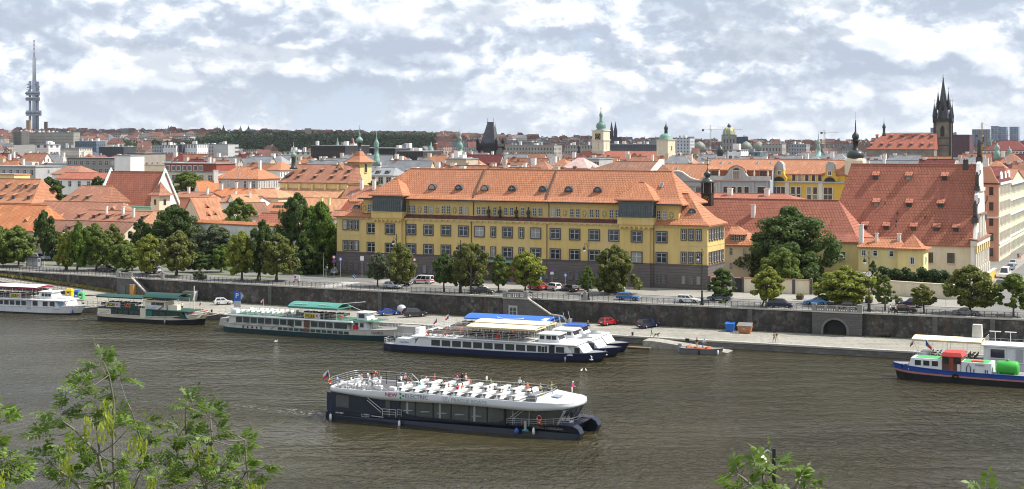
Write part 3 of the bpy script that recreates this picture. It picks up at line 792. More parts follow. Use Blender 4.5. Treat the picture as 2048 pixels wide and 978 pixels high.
# the yellow ministry by the river
def ministry():
 th=R(25.6);c,s=math.cos(th),math.sin(th);G=(-41.6,356.2)
 T=thing('office_building','long ochre yellow office building with granite base and salmon tiled hip roof','building',(G[0],G[1],ST),-th)
 def fx(px,dy=0.):
  k=(px-CX)/F;X0,Y0=G[0]+s*dy,G[1]+c*dy
  return(k*Y0-X0)/(c+k*s)
 xe=fx(1415);xa,xb=fx(723),fx(1354);D=15.
 base=5.1
 mb=MB();mb.box(-.12,xe+.12,-.12,11.92,-.5,base)
 mb.box(-.2,xe+.2,-.2,12,base,base+.22,1);mb.box(-.22,xe+.22,-.22,12,-.5,.5,1)
 mb.build('granite_base',[GRAN,M('granite course',(.11,.09,.09),.8)],T)
 mb=MB();mb.box(0,xe,0,11.8,base+.2,13.4);mb.build('wall',P_YEL,T)
 mb=MB();mb.box(-.35,xe+.35,-.38,12.1,13.4,13.75);mb.box(-.1,xe+.1,-.12,11.9,13.1,13.4)
 for x in np.arange(xa,xb,1.5):mb.box(x,x+.5,-.36,0,13.12,13.4)
 for x0,x1 in((.1,xa-.4),(xb+.2,xe)):mb.box(x0,x1+.06,-.07,.0,9.25,9.5)
 mb.box(xe,xe+.06,0,11.8,9.25,9.5)
 mb.build('cornice',OTRIM,T)
 A=1.1
 mb=MB();mb.box(xa,xb,A,D+A,13.7,18.);mb.build('attic_wall',P_YEL,T)
 mb=MB();mb.box(xa-.1,xb+.1,A-.12,A,17.5,18.05);mb.box(xa-.1,xb+.1,A-.1,A,14.3,14.55);mb.box(xa-.1,xb+.1,A-.08,A,16.85,17.0);mb.build('attic_cornice',OTRIM,T)
 mb=MB();mb.sheet([(xa-.2,-.45,13.82),(xb+.3,-.45,13.82),(xb+.3,A-.02,14.5),(xa-.2,A-.02,14.5)],[(0,1,2,3)],.15)
 mb.build('skirt_roof',M('dark red tiles',(.16,.05,.045),.8,.2,.5,pat='tile'),T)
 rf=MB();roofmb(rf,xa-.9,xb+.9,A-.7,D+A+.7,18.05,24.9,9.3,5.0,.35,.3,flare=.35)
 RF=rf.build('roof',T_SALMON,T)
 for nm,x0,x1,il,ir in(('l',0,xa+9,6.2,4.0),('r',xb-6,xe,.01,6.2)):
  rf=MB();roofmb(rf,x0,x1,0,11.8,13.78,20.2 if nm=='r' else 18.8,il,ir,.6,.3,flare=.3);rf.build('wing_roof',T_SALMON,T)
 mb=MB()
 for px0,y0,px1,y1 in((969,.97,946,.06),(1113,.97,1092,.06)):
  for f0 in(0,):
   p=[]
   for px,f in((px0,y0),(px1,y1)):
    y=A-.7+(D/2+.7)*f;p.append(Vector((fx(px,y),y,18.05+6.85*f+.12)))
   mb.tube(p,.16,4)
 mb.tube([(xa-.9,A-1.1,17.98),(xb+.9,A-1.1,17.98)],.14,5)
 for px in(812,943,1094,1308):
  mb.tube([(fx(px),-.1,13.2),(fx(px),-.1,.3)],.09,5);mb.tube([(fx(px),A-.12,18),(fx(px),A-.12,14.6)],.09,5)
 mb.build('rain_gutters',M('gutter metal',(.05,.045,.04),.6),T)
 sl=6.85/(D/2+.7)
 for px,f in((864,.42),(917,.42),(969,.42),(1024,.42),(1085,.42),(1137,.42),(1195,.42)):
  y=A-.7+(D/2+.7)*f-.6;dormer('eye',T_SALMON,RF,fx(px,y),y,18.05+(y-A+.7)*sl-.1,1.)
 for px in(1322,):
  y=A-.7+(D/2+.7)*.5;dormer('sky',T_SALMON,RF,fx(px,y),y,18.05+(y-A+.7)*sl+.1,.9)
 dormer('eye',T_SALMON,T,fx(714,2.6),2.4,15.2,1.);dormer('eye',T_SALMON,T,fx(1384,2.6),2.6,16.0,1.)
 for p0,p1,q0,q1,ap in((752,805,750,808,790),(1241,1301,1241,1309,1287)):
  x0,x1=fx(p0),fx(p1);X0,X1=fx(q0)+.1,fx(q1)-.1
  mb=MB();mb.box(x0,x1,-.55,0,base+.2,13.3);mb.box(x0-.15,x1+.15,-.68,0,-.5,base+.02,1)
  mb.box(X0-.3,X1+.3,-1.35,A,13.55,14.9);mb.box(X0,X1,-1.1,-.2,13.0,13.55)
  for x in np.arange(X0,X1,1.1):mb.box(x,x+.4,-1.25,-.2,12.75,13.3)
  mb.box(X0-.4,X1+.4,-1.45,A,14.9,15.05)
  mb.build('bay',[P_YEL,GRAN],T)
  lg=MB();gl=MB()
  lg.box(X0-.1,X1+.1,-1.2,A+1,17.7,18.6);lg.box(X0-.5,X1+.5,-1.55,A+1,18.6,19.0);lg.box(X0-.1,X1+.1,-1.2,A+1,15.05,15.3)
  n=14
  for i in range(n+1):
   x=X0+(X1-X0)*i/n;lg.box(x-.06,x+.06,-1.2,-1.05,15.3,17.7)
  for i in range(4):
   y=-1.1+i*.75
   for X in(X0,X1):lg.box(X-.07,X+.07,y-.06,y+.06,15.3,17.7)
  lg.box(X0-.05,X1+.05,-1.18,-1.08,16.45,16.6)
  LG=lg.build('glazed_loggia',M('dark grey loggia frame',(.10,.115,.115),.5,.1),T)
  gl.box(X0,X1,-1.1,A+.6,15.3,17.7);gl.build('pane',glassmat('loggia glass',(.05,.065,.07),.1),LG)
  rf=MB();w2=(X1-X0)/2;roofmb(rf,X0-.7,X1+.7,-1.8,7.5,19.0,22.6,w2+.1,w2+.1,.1,.25);rf.build('pavilion_roof',T_SALMON,T)
 w1=win(2.2,2.1,DSUR,nx=2,ny=2,sw=.24);w2=win(1.0,2.1,DSUR,nx=2,ny=2,sw=.2);w3=win(.95,2.1,DSUR,nx=2,ny=2,sw=.2)
 wa=win(.95,1.8,OTRIM,nx=2,ny=3,sw=.08);wb=win(.8,1.7,M('granite frame',(.18,.15,.15),.8),fr=M('grey grille',(.26,.25,.26),.6),nx=3,ny=3,sw=.1)
 wide=(743.6,780,822.6,857,892,927,959,1015,1071.6,1110.7,1149.5,1188.6,1228,1273.5,1323.4)
 for px in wide:
  for z in(5.45,9.95):
   dy=-.55 if px in(780,1273.5)else 0;addw(T,w1,fx(px,dy),dy,z)
 for px in(986.7,1043):
  for z in(5.45,9.95):addw(T,w2,fx(px),0,z)
 for px in(690.5,702,713.3,1367.5,1382.5,1397.5):
  addw(T,w3,fx(px),0,10.6);addw(T,w3,fx(px),0,5.75);addw(T,wb,fx(px),-.12,1.2)
 for px in(818,828,852,862.5,887,897.5,922,933,957.6,968,990,1012,1023.8,1046,1069,1080.5,1105.6,1117,1144,1156,1183,1195,1223,1235,739,748,1317.7,1330):
  addw(T,wa,fx(px,A),A,14.75)
 for px in(1093,1112,1142,1155,1184,1195,1265,1279,1316,1329,815,830,850,862,735,750,955,965):
  addw(T,wb,fx(px),-.12,1.15)
 for i in range(6):
  y=1.4+i*1.8
  addw(T,w3,xe,y,10.6,'r');addw(T,w3,xe,y,5.75,'r')
 pm=MB()
 def ring(pts,r=.05):pm.tube(pts+[pts[0]],r,4)
 pm.box(-.62,.62,-.05,.02,0,1.75,1)
 pm.prism([(.55*math.cos(a),-.08,.87+.8*math.sin(a))for a in[2*math.pi*(k+.5)/8 for k in range(8)]],(0,.03,0),0)
 pm.prism([(.4*math.cos(a),-.11,.87+.62*math.sin(a))for a in[2*math.pi*(k+.5)/8 for k in range(8)]],(0,.03,0),1)
 for sx in(-1,1):
  for sz in(-1,1):pm.prism([(sx*.12,-.15,.87+sz*.1),(sx*.32,-.15,.87+sz*.15),(sx*.32,-.15,.87+sz*.42),(sx*.12,-.15,.87+sz*.42)][::1 if sx*sz>0 else-1],(0,.05,0),0)
 pm=pm.mesh('ornament_panel',[M('panel relief',(.30,.24,.12),.85),P_YEL])
 for px in(729,839.5,874.5,909.5,1130,1169,1209,1343):put('ornament_panel',pm,T,(fx(px,A),A,14.75))
 stm=MB();stm.lathe([(.3,0),(.34,.3),(.26,.9),(.36,1.3),(.34,1.7),(.14,1.95),(.13,2.05),(.2,2.25),(.16,2.45),(.02,2.55)],8);stm.tube([(-.33,0,1.65),(-.42,-.12,1.1),(-.2,-.3,.9)],.1,5);stm.tube([(.33,0,1.65),(.42,-.1,1.15),(.2,-.28,1.2)],.1,5);stm.box(-.45,.45,-.4,.3,-.7,0)
 stm=stm.mesh('statue',M('dark bronze',(.04,.042,.038),.5,.3))
 for px in(977.5,1000,1033,1057):put('statue',stm,T,(fx(px,.5),.45,14.25))
 cx=fx(1000);mb=MB();mb.box(cx-4.6,cx+4.6,-2.6,-.1,4.4,4.75);mb.build('entrance_canopy',COPPER,T)
 for x in(cx-4,cx+4):MB().box(x-.4,x+.4,-2.2,-1.4,-.2,4.4).build('column',M('red granite',(.2,.1,.09),.6),T)
 MB().box(cx-2,cx+2,-.25,-.1,0,3.6).build('door',BLK,T)
ministry()
# convent range, its turret, annexes and the big church
def longrange():
 X=house(1395,1721,479.5,399,347,15,'long yellow convent wing with red tiled roof behind the large chestnut',P_YEL2,T_RED,'hip',il=.01,ir=6.5,name='convent_wing',flare=.3,cat='building',chim=((.32,.3,.9,2.2),))
 wd=X['_w'];he,hr,d=X['_h']
 me=win(1.1,1.9,TRIM,nx=2,ny=2)
 for px in(1450,1507,1686):
  P=(X.location.x,X.location.y);a=ray(px,P);addw(X,me,a,0,he-4.2)
  addw(X,me,a,0,.8)
 t=thing('bell_turret','black onion-domed clock turret standing on the red convent roof','turret',(0,0,0),-TH)
 Y=351;t.location=(pX(1415,Y),Y,0)
 z=lambda y:pz(y,Y)
 mb=MB();mb.box(-1.15,1.15,-1.15,1.15,z(412),z(387));mb.box(-1.3,1.3,-1.3,1.3,z(388),z(386))
 for sx in(-1,1):
  for sy in(-1,1):mb.box(sx*1.0-.17,sx*1.0+.17,sy*1.0-.17,sy*1.0+.17,z(386),z(366))
 mb.box(-.55,.55,-.55,.55,z(386),z(366))
 mb.build('shaft',BLK,t)
 mb=MB();mb.lathe([(1.75,z(365.5)),(1.8,z(364)),(1.05,z(358)),(.5,z(355)),(.55,z(353.5)),(.95,z(349.5)),(.85,z(346)),(.4,z(343)),(.16,z(340)),(.12,z(330))],12);mb.build('onion_dome',DCOPPER,t)
 mb=MB();mb.sphere((0,0,z(329)),.2);mb.box(-.05,.05,-.05,.05,z(329),z(314));mb.box(-.5,.5,-.04,.04,z(322),z(321));mb.sphere((0,0,z(315)),.15);mb.build('cross',M('black gilt cross',(.1,.07,.03),.4,metal=.6),t)
 mb=MB();mb.lathe([(.82,0),(.82,.05)],20)
 for k in range(12):
  a=k*math.pi/6;mb.box(.62*math.cos(a)-.07,.62*math.cos(a)+.07,.62*math.sin(a)-.07,.62*math.sin(a)+.07,.05,.09,1)
 mb.tube([(0,0,.09),(.3,.45,.09)],.05,4,1);mb.tube([(0,0,.09),(-.3,.1,.09)],.06,4,1)
 o=mb.build('clock_face',[BLK,GOLD],t,(0,-1.17,z(398)),(R(90),0,0))
longrange()
house(1360,1600,402,387,376,12,'red roofed rear convent wing with two white chimneys',P_YEL2,T_RED,'hip',il=.1,ir=5,name='convent_wing',cat='building',chim=((.38,.4,1.2,1.5),(.69,.4,1.2,1.5)))
hx=house(1449,1502,488,452,337,11,'small cream annex with triple roof dormer beside the ministry',P_CREAM,T_SALMON,'hip',il=.1,ir=4.5,name='annex',cat='building',side=(2,5,.7,1.5),wins=(2,2,.8,1.6))
def triple(T,x,y,z):
 mb=MB();mb.box(-1.6,1.6,0,2.2,-.6,1.5);o=mb.build('dormer',M('dark dormer cheek',(.06,.055,.055),.6),T,(x,y,z))
 me=win(.65,1.2,None,nx=1,ny=2)
 for i in(-1,0,1):put('window',me,o,(i*1.0,0,.1))
 mb=MB();mb.sheet([(-1.8,-.3,1.5),(1.8,-.3,1.5),(1.8,2.5,2.4),(-1.8,2.5,2.4)],[(0,1,2,3)],.15);mb.build('dormer_roof',T_SALMON,o)
triple(hx,-.3,.9,hx['_h'][0]+.6)
a1=house(1717,1796,493,476,331,6,'low yellow annex with narrow tiled roof against the church',P_YEL2,T_SALMON,'gable',ir=.01,name='annex',cat='building',chim=((.42,.3,.6,1.7),(.98,.4,.7,1.3),(.04,.2,.9,3.8)))
P=(a1.location.x,a1.location.y)
for px,s in((1727.5,1),(1750.5,0),(1783,0)):addw(a1,win(.9,1.2,TRIM,nx=2 if s else 1,ny=2),ray(px,P),0,a1['_h'][0]-2.1)
a2=house(1795,1847,497,469,327,6.4,'small yellow pavilion with flared tile roof before the church',P_YEL2,T_SALMON,'hip',il=3.2,ir=3.2,name='pavilion',cat='building',ov=.7,flare=.4)
addw(a2,win(.8,1.5,TRIM,nx=2,ny=1),.4,0,a2['_h'][0]-3.4)
addw(a2,win(.6,1.2,TRIM,nx=1,ny=2),a2['_w']/2,3,a2['_h'][0]-3.2,'r')
def church():
 Yc=352
 T=house(1655,1942.5,484,328.5,Yc,21,'huge steep red tiled church roof with small dormers and baroque front',P_CREAM,T_RED,'hip',il=3.5,ir=0.,name='baroque_church',cat='church',ov=.4,flare=.0)
 wd=T['_w'];he,hr,d=T['_h'];P=(T.location.x,T.location.y);sl=(hr-he)/(d/2)
 def at(px,f):
  y=d/2*f;return ray(px,(P[0]+SU*y,P[1]+CU*y)),y,he+y*sl
 RF=[c for c in T.children if c.name.startswith('roof')][0]
 for px,f in((1751,.79),(1817,.79),(1889,.79),(1752,.44),(1818,.44),(1881,.44),(1729,.14),(1772,.14),(1827,.14),(1873,.14),(1912,.14)):
  x,y,z=at(px,f);dormer('shed',T_RED,RF,x,y,z,sl).scale=(1.35,1.35,1.35)
 for px,f in((1795,.34),(1793,.24),(1792,.18),(1770,.47),(1850,.3)):
  x,y,z=at(px,f);MB().tube([(0,0,0),(0,-.1,.8)],.12,6).build('vent_pipe',LEAD,RF,(x,y,z))
 x,y,z=at(1931,.93);chimney(T,x,y+.5,z+.3,1.1,2.0,LEAD)
 me=win(1.7,2.4,TRIM,fr=BLK,nx=2,ny=3,sw=.15)
 for px in(1859,1902):addw(T,me,ray(px,P),0,he-4.6)
 addw(T,me,ray(1901,P),0,he-10.2);addw(T,me,ray(1800,P),0,he-10.2)
 x=wd/2;fr=MB();H_=he
 fr.box(x+.02,x+.9,-1.2,d+1.2,-1,H_-.4);fr.box(x+.02,x+1.5,-1.5,d+1.5,H_-.4,H_+.9,1)
 for i in range(7):
  y=-.6+(d+1.2)*i/6;fr.box(x+.9,x+1.3,y-.55,y+.55,0,H_-.4,1);fr.box(x+.9,x+1.45,y-.7,y+.7,H_-2.0,H_-.4,2)
  fr.box(x+.9,x+1.5,y-.7,y+.7,-.5,2.2,1)
 ym=d/2;n=10;hh=hr-he
 pts=[(x+.1,ym-d*.47,H_+.9)]
 prof=[(.47,.9),(.40,hh*.18),(.31,hh*.34),(.27,hh*.62),(.2,hh*.66),(.17,hh*.88),(0.1,hh*1.02),(0,hh*1.06)]
 L_=[(x+.1,ym-d*a,H_+b)for a,b in prof];R_=[(x+.1,ym+d*a,H_+b)for a,b in reversed(prof[:-1])]
 fr.prism(L_+R_,(.8,0,0),0)
 for a0,b0,a1_,b1 in((.3,hh*.34,.3,hh*.37),(.2,hh*.66,.2,hh*.7)):fr.box(x-.1,x+1.3,ym-d*a0-.2,ym+d*a0+.2,H_+b0,H_+b1,1)
 for s in(-.2,-.07,.07,.2):fr.box(x+.9,x+1.2,ym+d*s-.45,ym+d*s+.45,H_+.9,H_+hh*.34,1)
 fr.build('baroque_front',[P_WHITE,TRIM,M('yellow capital',(.66,.5,.2),.8)],T)
 cp=MB()
 cp.sheet([(x-.2,ym-d*.3,H_+hh*.37+.25),(x+1.6,ym-d*.3,H_+hh*.37+.05),(x+1.6,ym+d*.3,H_+hh*.37+.05),(x-.2,ym+d*.3,H_+hh*.37+.25)],[(0,1,2,3)],.2)
 cp.sheet([(x-.3,-1.7,H_+1.35),(x+1.8,-1.7,H_+.95),(x+1.8,d+1.7,H_+.95),(x-.3,d+1.7,H_+1.35)],[(0,1,2,3)],.2)
 cp.build('gable_coping',T_BROWN,T)
 stm=MB();stm.lathe([(.35,0),(.4,.5),(.3,1.3),(.42,1.9),(.2,2.3),(.22,2.6),(.02,2.9)],8);stm.tube([(.3,0,1.9),(.6,0,2.5),(.6,0,3.2)],.12,5);stm.box(-.5,.5,-.5,.5,-.9,0)
 stm=stm.mesh('statue',M('dark sandstone',(.07,.065,.06),.8,.3))
 for yy,zz,sc in((ym,H_+hh*1.06+.8,1.5),(ym-d*.36,H_+hh*.3+.6,1.4),(ym+d*.36,H_+hh*.3+.6,1.4),(ym-d*.21,H_+hh*.7+.5,1.2)):
  put('statue',stm,T,(x+.5,yy,zz),0,None,sc)
 for yy in(ym-6.2,ym-2.1,ym+2.1,ym+6.2):
  for zz in(3,8):addw(T,win(1.0,2.2,TRIM,nx=2,ny=3),x+.9,yy,zz,'r')
church()
# houses behind the embankment
T_VIVID=M('bright orange tiles',(.59,.235,.10),.8,.12,.5,pat='tile',c2=(.5,.17,.07))
T_BRIGHT=M('bright red tiles',(.47,.155,.10),.8,.12,.5,pat='tile')
G='old town houses behind the embankment trees'
house(-60,62,405,357.5,446,16.5,'large orange hip roof with four shed dormers at far left',P_CREAM,T_ORANGE,'hip',il=.1,ir=3.6,group=G,flare=.3,dorm=(('shed',.40,.62),('shed',.61,.62),('shed',.72,.62),('shed',.86,.62),('shed',.65,.18),('shed',.9,.18),('shed',.45,.18)))
house(-60,66,458,409.5,412,16,'bright orange roof with one wedge dormer at left edge',P_BEIGE,T_VIVID,'hip',il=.1,ir=2.0,group=G,dorm=(('wedge',.78,.33),('wedge',.3,.4)))  # sunlight on this slope is put into its brighter tile colour
house(52,231,440.5,403.5,424,15,'long brown tiled roof with wedge dormers below the green trimmed chapel',P_CREAM,T_CLAY,'hip',il=.1,ir=3.2,group=G,dorm=(('wedge',.85,.62),('wedge',.36,.1),('wedge',.12,.12)))
house(46,246,463.5,441.5,404,9,'low patchy brown tiled roof just behind the riverside trees',P_BEIGE,T_BROWN,'gable',group=G,dorm=(('sky',.57,.3),('shed',.45,.15)),wins=(1,9,.8,1.3))
hd=house(139,292,441.5,421.5,414,10,'clay roof with five shed dormers and white chimneys',P_WHITE,T_CLAY,'hip',il=2.5,ir=.1,group=G,dorm=[('shed',q,.2)for q in(.09,.29,.47,.66,.92)],chim=((.38,.35,.6,1.9),(.6,.35,.6,1.9),(.78,.2,.6,2.4)))
house(286,330,446,422,404,10,'small pale roof between the chapel turret and big round tree',P_CREAM,T_PALE,'gable',group=G)
house(226,262,467,446,401,7,'little brown roof with wedge dormer beside the riverside trees',P_WHITE,T_BROWN,'hip',il=.1,ir=2.5,group=G,dorm=(('wedge',.6,.3),))
ch=house(196,303,408.5,343,452,12.5,'steep dark red chapel roof with green edged gables',P_WHITE,T_RED,'gable',name='chapel',cat='church',ov=.2)
def chapel():
 he,hr,d=ch['_h'];w2=ch['_w']/2;GR=M('pale green trim',(.36,.62,.52),.6,.15)
 md=d/2
 for x in(-w2-.45,w2+.05):
  mb=MB();mb.prism([(x,-.5,he-.6),(x,-.5,he+.4),(x,md,hr+.9),(x,d+.5,he+.4),(x,d+.5,he-.6),(x,md,hr+.1)],(.45,0,0),0)
  mb.tube([(x+.22,-.6,he+.5),(x+.22,md,hr+1.0),(x+.22,d+.6,he+.5)],.22,5,1);mb.build('gable_coping',[P_WHITE,GR],ch)
 mb=MB();mb.box(-w2-.4,w2+.4,-.5,0,he-1.3,he-.9);mb.box(-w2-.4,w2+.4,-.8,0,he-.75,he-.35);mb.build('green_cornice',GR,ch)
 x=ray(322,(ch.location.x,ch.location.y));zz=lambda y:pz(y,448)-ST
 t=thing('chapel_turret','square beige chapel turret with flared tile cap and arched openings','turret',(pX(320,441),441,ST),-TH-.25)
 MB().box(-2.2,1.6,-1.5,2.5,0,zz(388)).build('wall',P_CREAM,t)
 mb=MB();za,zb_=zz(388),zz(362)
 prof=((0,2.9),(.18,1.9),(.5,1.05),(1,.02));vs=[]
 for f,r in prof:
  z=za+(zb_-za)*f;vs+=[(-.3-r,.5-r,z),(-.3+r,.5-r,z),(-.3+r,.5+r,z),(-.3-r,.5+r,z)]
 mb.sheet(vs,[(i*4+j,i*4+(j+1)%4,i*4+4+(j+1)%4,i*4+4+j)for i in range(3)for j in range(4)],.15);mb.build('roof',T_CLAY,t)
 me=win(.8,1.6,None,fr=BLK,nx=1,ny=1);addw(t,me,-.3,-1.5,za-2.9);addw(t,me,1.6,.5,za-2.9,'r')
chapel()
house(121,194,403.5,371.5,438,14,'orange roof with two shed dormers left of the chapel',P_CREAM,T_CLAY,'hip',il=2.0,ir=.1,group=G,dorm=(('shed',.3,.16),('shed',.66,.16)))
house(112,206,357,345.5,525,10,'white house with bright red roof behind the chapel',P_WHITE,T_BRIGHT,'gable',group=G,wins=(1,5,1.4,2),side=(1,2,.8,1.6))
house(104,156,347,331,548,12,'orange roof with two skylights below the taupe flats',P_WHITE,T_CLAY,'hip',il=2.5,ir=4,group=G,dorm=(('sky',.5,.5),('sky',.62,.5)))
house(-40,71,334,330,565,14,'grey flat roofed block with paired windows at left edge',P_GREY,T_GREY,'flat',name='apartment_block',group=G,wins=(2,8,1.6,2.2),side=(1,1,1.0,1.6))
house(-30,28,350,349,530,8,'low pale yellow flat block at left edge',P_YEL2,T_PALE,'flat',name='apartment_block',group=G)
nb=house(404,455,443,394.5,424,14,'pale peach gabled house with shaded gable end left of the lush tree',P_BEIGE,T_ORANGE,'gable',group=G,rot=R(38),dorm=(('wedge',.45,.55),('wedge',.35,.22),('wedge',.62,.25)),wins=(1,2,.7,1.3))
house(380,431,466,450,395,7,'low white house with peach roof behind silvery tree',P_WHITE,T_PALE,'gable',group=G)
house(503,566,456,426.5,405,10,'dark red roof with white coped gables left of the big green trees',P_WHITE,T_RED,'gable',group=G,ov=.1)
gw=MB();p0,p1=gp(378,525),gp(640,527)
a0,a1_=(pX(384,391),391),(pX(600,368),368);L=math.hypot(a1_[0]-a0[0],a1_[1]-a0[1])
gw.box(0,L,0,.5,0,10.2);gm=gw.build('wall',P_WHITE);cpm=MB();cpm.sheet([(-.3,-.3,10.3),(L+.3,-.3,10.3),(L+.3,.8,11),(-.3,.8,11)],[(0,1,2,3)],.3);co=cpm.build('coping',T_VIVID)
t=thing('garden_wall','tall white garden wall with orange tile coping behind the trees','wall',(a0[0],a0[1],ST),math.atan2(a1_[1]-a0[1],a1_[0]-a0[0]));gm.parent=t;co.parent=t
hp=house(527,579,421.5,404.5,442,9,'salmon roof with three black dormer windows in a row',P_CREAM,T_SALMON,'gable',group=G)
o=MB().box(-2.5,2.5,0,1.6,0,1.0).build('dormer',BLK,hp,(.3,1.6,hp['_h'][0]+.5))
for i in(-1,0,1):put('window',win(1.0,.8,None,nx=2,ny=1),o,(i*1.6,0,.1))
house(497,540,429,405,428,9,'greyish pink gabled roof left of the triple dormer house',P_BEIGE,T_BROWN,'gable',group=G,rot=R(30))
house(470,520,404,388,452,9,'pale peach roof with small chimney beside the lush tree',P_WHITE,T_PALE,'gable',group=G,rot=R(25),chim=((.7,.3),))
house(408,513,392,376.5,478,10,'long bright orange roof in front of the white columned palace',P_WHITE,T_VIVID,'hip',il=2.5,ir=4,group=G,chim=((.2,.4),(.45,.5),(.7,.5)))
house(500,556,394,377,470,12,'pale peach hip roof left of the yellow church',P_CREAM,T_PALE,'hip',il=.1,ir=5,group=G)
house(440,508,404,392,456,9,'clay roof with skylights among the peach roofs',P_WHITE,T_CLAY,'gable',group=G,dorm=(('sky',.5,.4),('sky',.65,.4),('sky',.8,.4)),chim=((.25,.4),))
house(345,412,394,384,468,8,'small orange and white house under the round tree',P_PINK,T_CLAY,'gable',group=G,chim=((.3,.4),(.9,.3)))
house(400,442,388,362,500,9,'orange roof on white house against a tall white chimney',P_WHITE,T_VIVID,'gable',group=G,rot=R(25),chim=((.9,.5,1.4,3.5),))
hl=house(431,516,356.5,334,548,14.5,'palace with salmon hip roof and white columned side front',M('pinkish plaster',(.55,.48,.45),.85,.06),T_SALMON,'hip',il=4.5,ir=5.0,group=G,name='palace',wins=(2,5,1.2,2.6,TRIM),side=(2,9,.7,2.6),dorm=(('sky',.45,.35),('sky',.2,.1),('sky',.5,.1),('sky',.7,.1),('sky',.3,.8)),chim=((.78,.5,.9,2.4),),winz=5)
house(536,560,339,322,590,12,'white house with orange pyramid roof behind the palace',P_WHITE,T_ORANGE,'hip',il=4,ir=6,group=G,side=(1,6,.8,2))
ht=house(322,430,345,344,575,16,'beige flat roofed hotel with brick red attic floor',P_BEIGE,T_GREY,'flat',group=G,name='hotel',wins=(2,6,2.2,2.2),winz=5.2)
at=MB().box(-ht['_w']/2+.6,ht['_w']/2-.4,1.4,14,ht['_h'][0]+.3,ht['_h'][0]+3.3).build('attic',P_BRICK,ht)
for i in range(7):put('window',win(1.7,1.9,WFR,nx=3,ny=1),at,(-ht['_w']/2+2.2+i*2.6,1.4,ht['_h'][0]+.7))
MB().box(-ht['_w']/2,ht['_w']/2,.8,14.5,ht['_h'][0]+3.3,ht['_h'][0]+3.6).build('attic_roof',T_GREY,at)
hj=house(254,288,308,307,655,15,'taupe theatre block with a row of tall narrow windows',P_TAUPE,T_DARK,'flat',group=G,name='theatre',wins=(1,4,1.0,3.4,TRIM),side=(1,4,1.2,3.4),wz0=3.5)
house(287,328,331,330,640,9,'low cream flat block in front of the taupe theatre',P_CREAM,T_PALE,'flat',group=G)
house(133,232,317,316,645,14,'taupe stepped apartment block with loggias',P_TAUPE,T_DARK,'flat',group=G,name='apartment_block',wins=(3,8,2.0,1.9))
house(229,261,312,311,625,9,'blank white block right of the taupe flats',P_WHITE,T_GREY,'flat',group=G,name='apartment_block')
house(676,745,409,371.5,442,13,'clay roofed house with two chimneys below the church tower',P_BEIGE,T_CLAY,'gable',group=G,wins=(1,4,.8,1.5),chim=((.42,.42,.9,2.8),(.78,.42,.9,2.6)),dorm=(('sky',.22,.45),('shed',.52,.2)))
house(585,676,421,396,436,11,'peach roofed house with two ochre chimneys below the church aisle',P_BRICK,T_PALE,'gable',group=G,chim=((.55,.2,.7,2.0,P_YEL2),(.72,.2,.7,2.0,P_YEL2)))
house(655,700,436,421,402,8,'low clay roof between the big trees and the ministry',P_WHITE,T_CLAY,'gable',group=G)
house(738,785,350,335,565,12,'white house with curved grey metal roof and dark windows',P_WHITE,T_GREY,'hip',il=2,ir=2,group=G,wins=(1,3,1.6,2.2,DSUR),dorm=(('eye',.3,.2),('eye',.7,.2)))
house(700,760,402,384,425,9,'small salmon roof tucked behind the ministry corner',P_PINK,T_SALMON,'hip',il=2,ir=3,group=G)
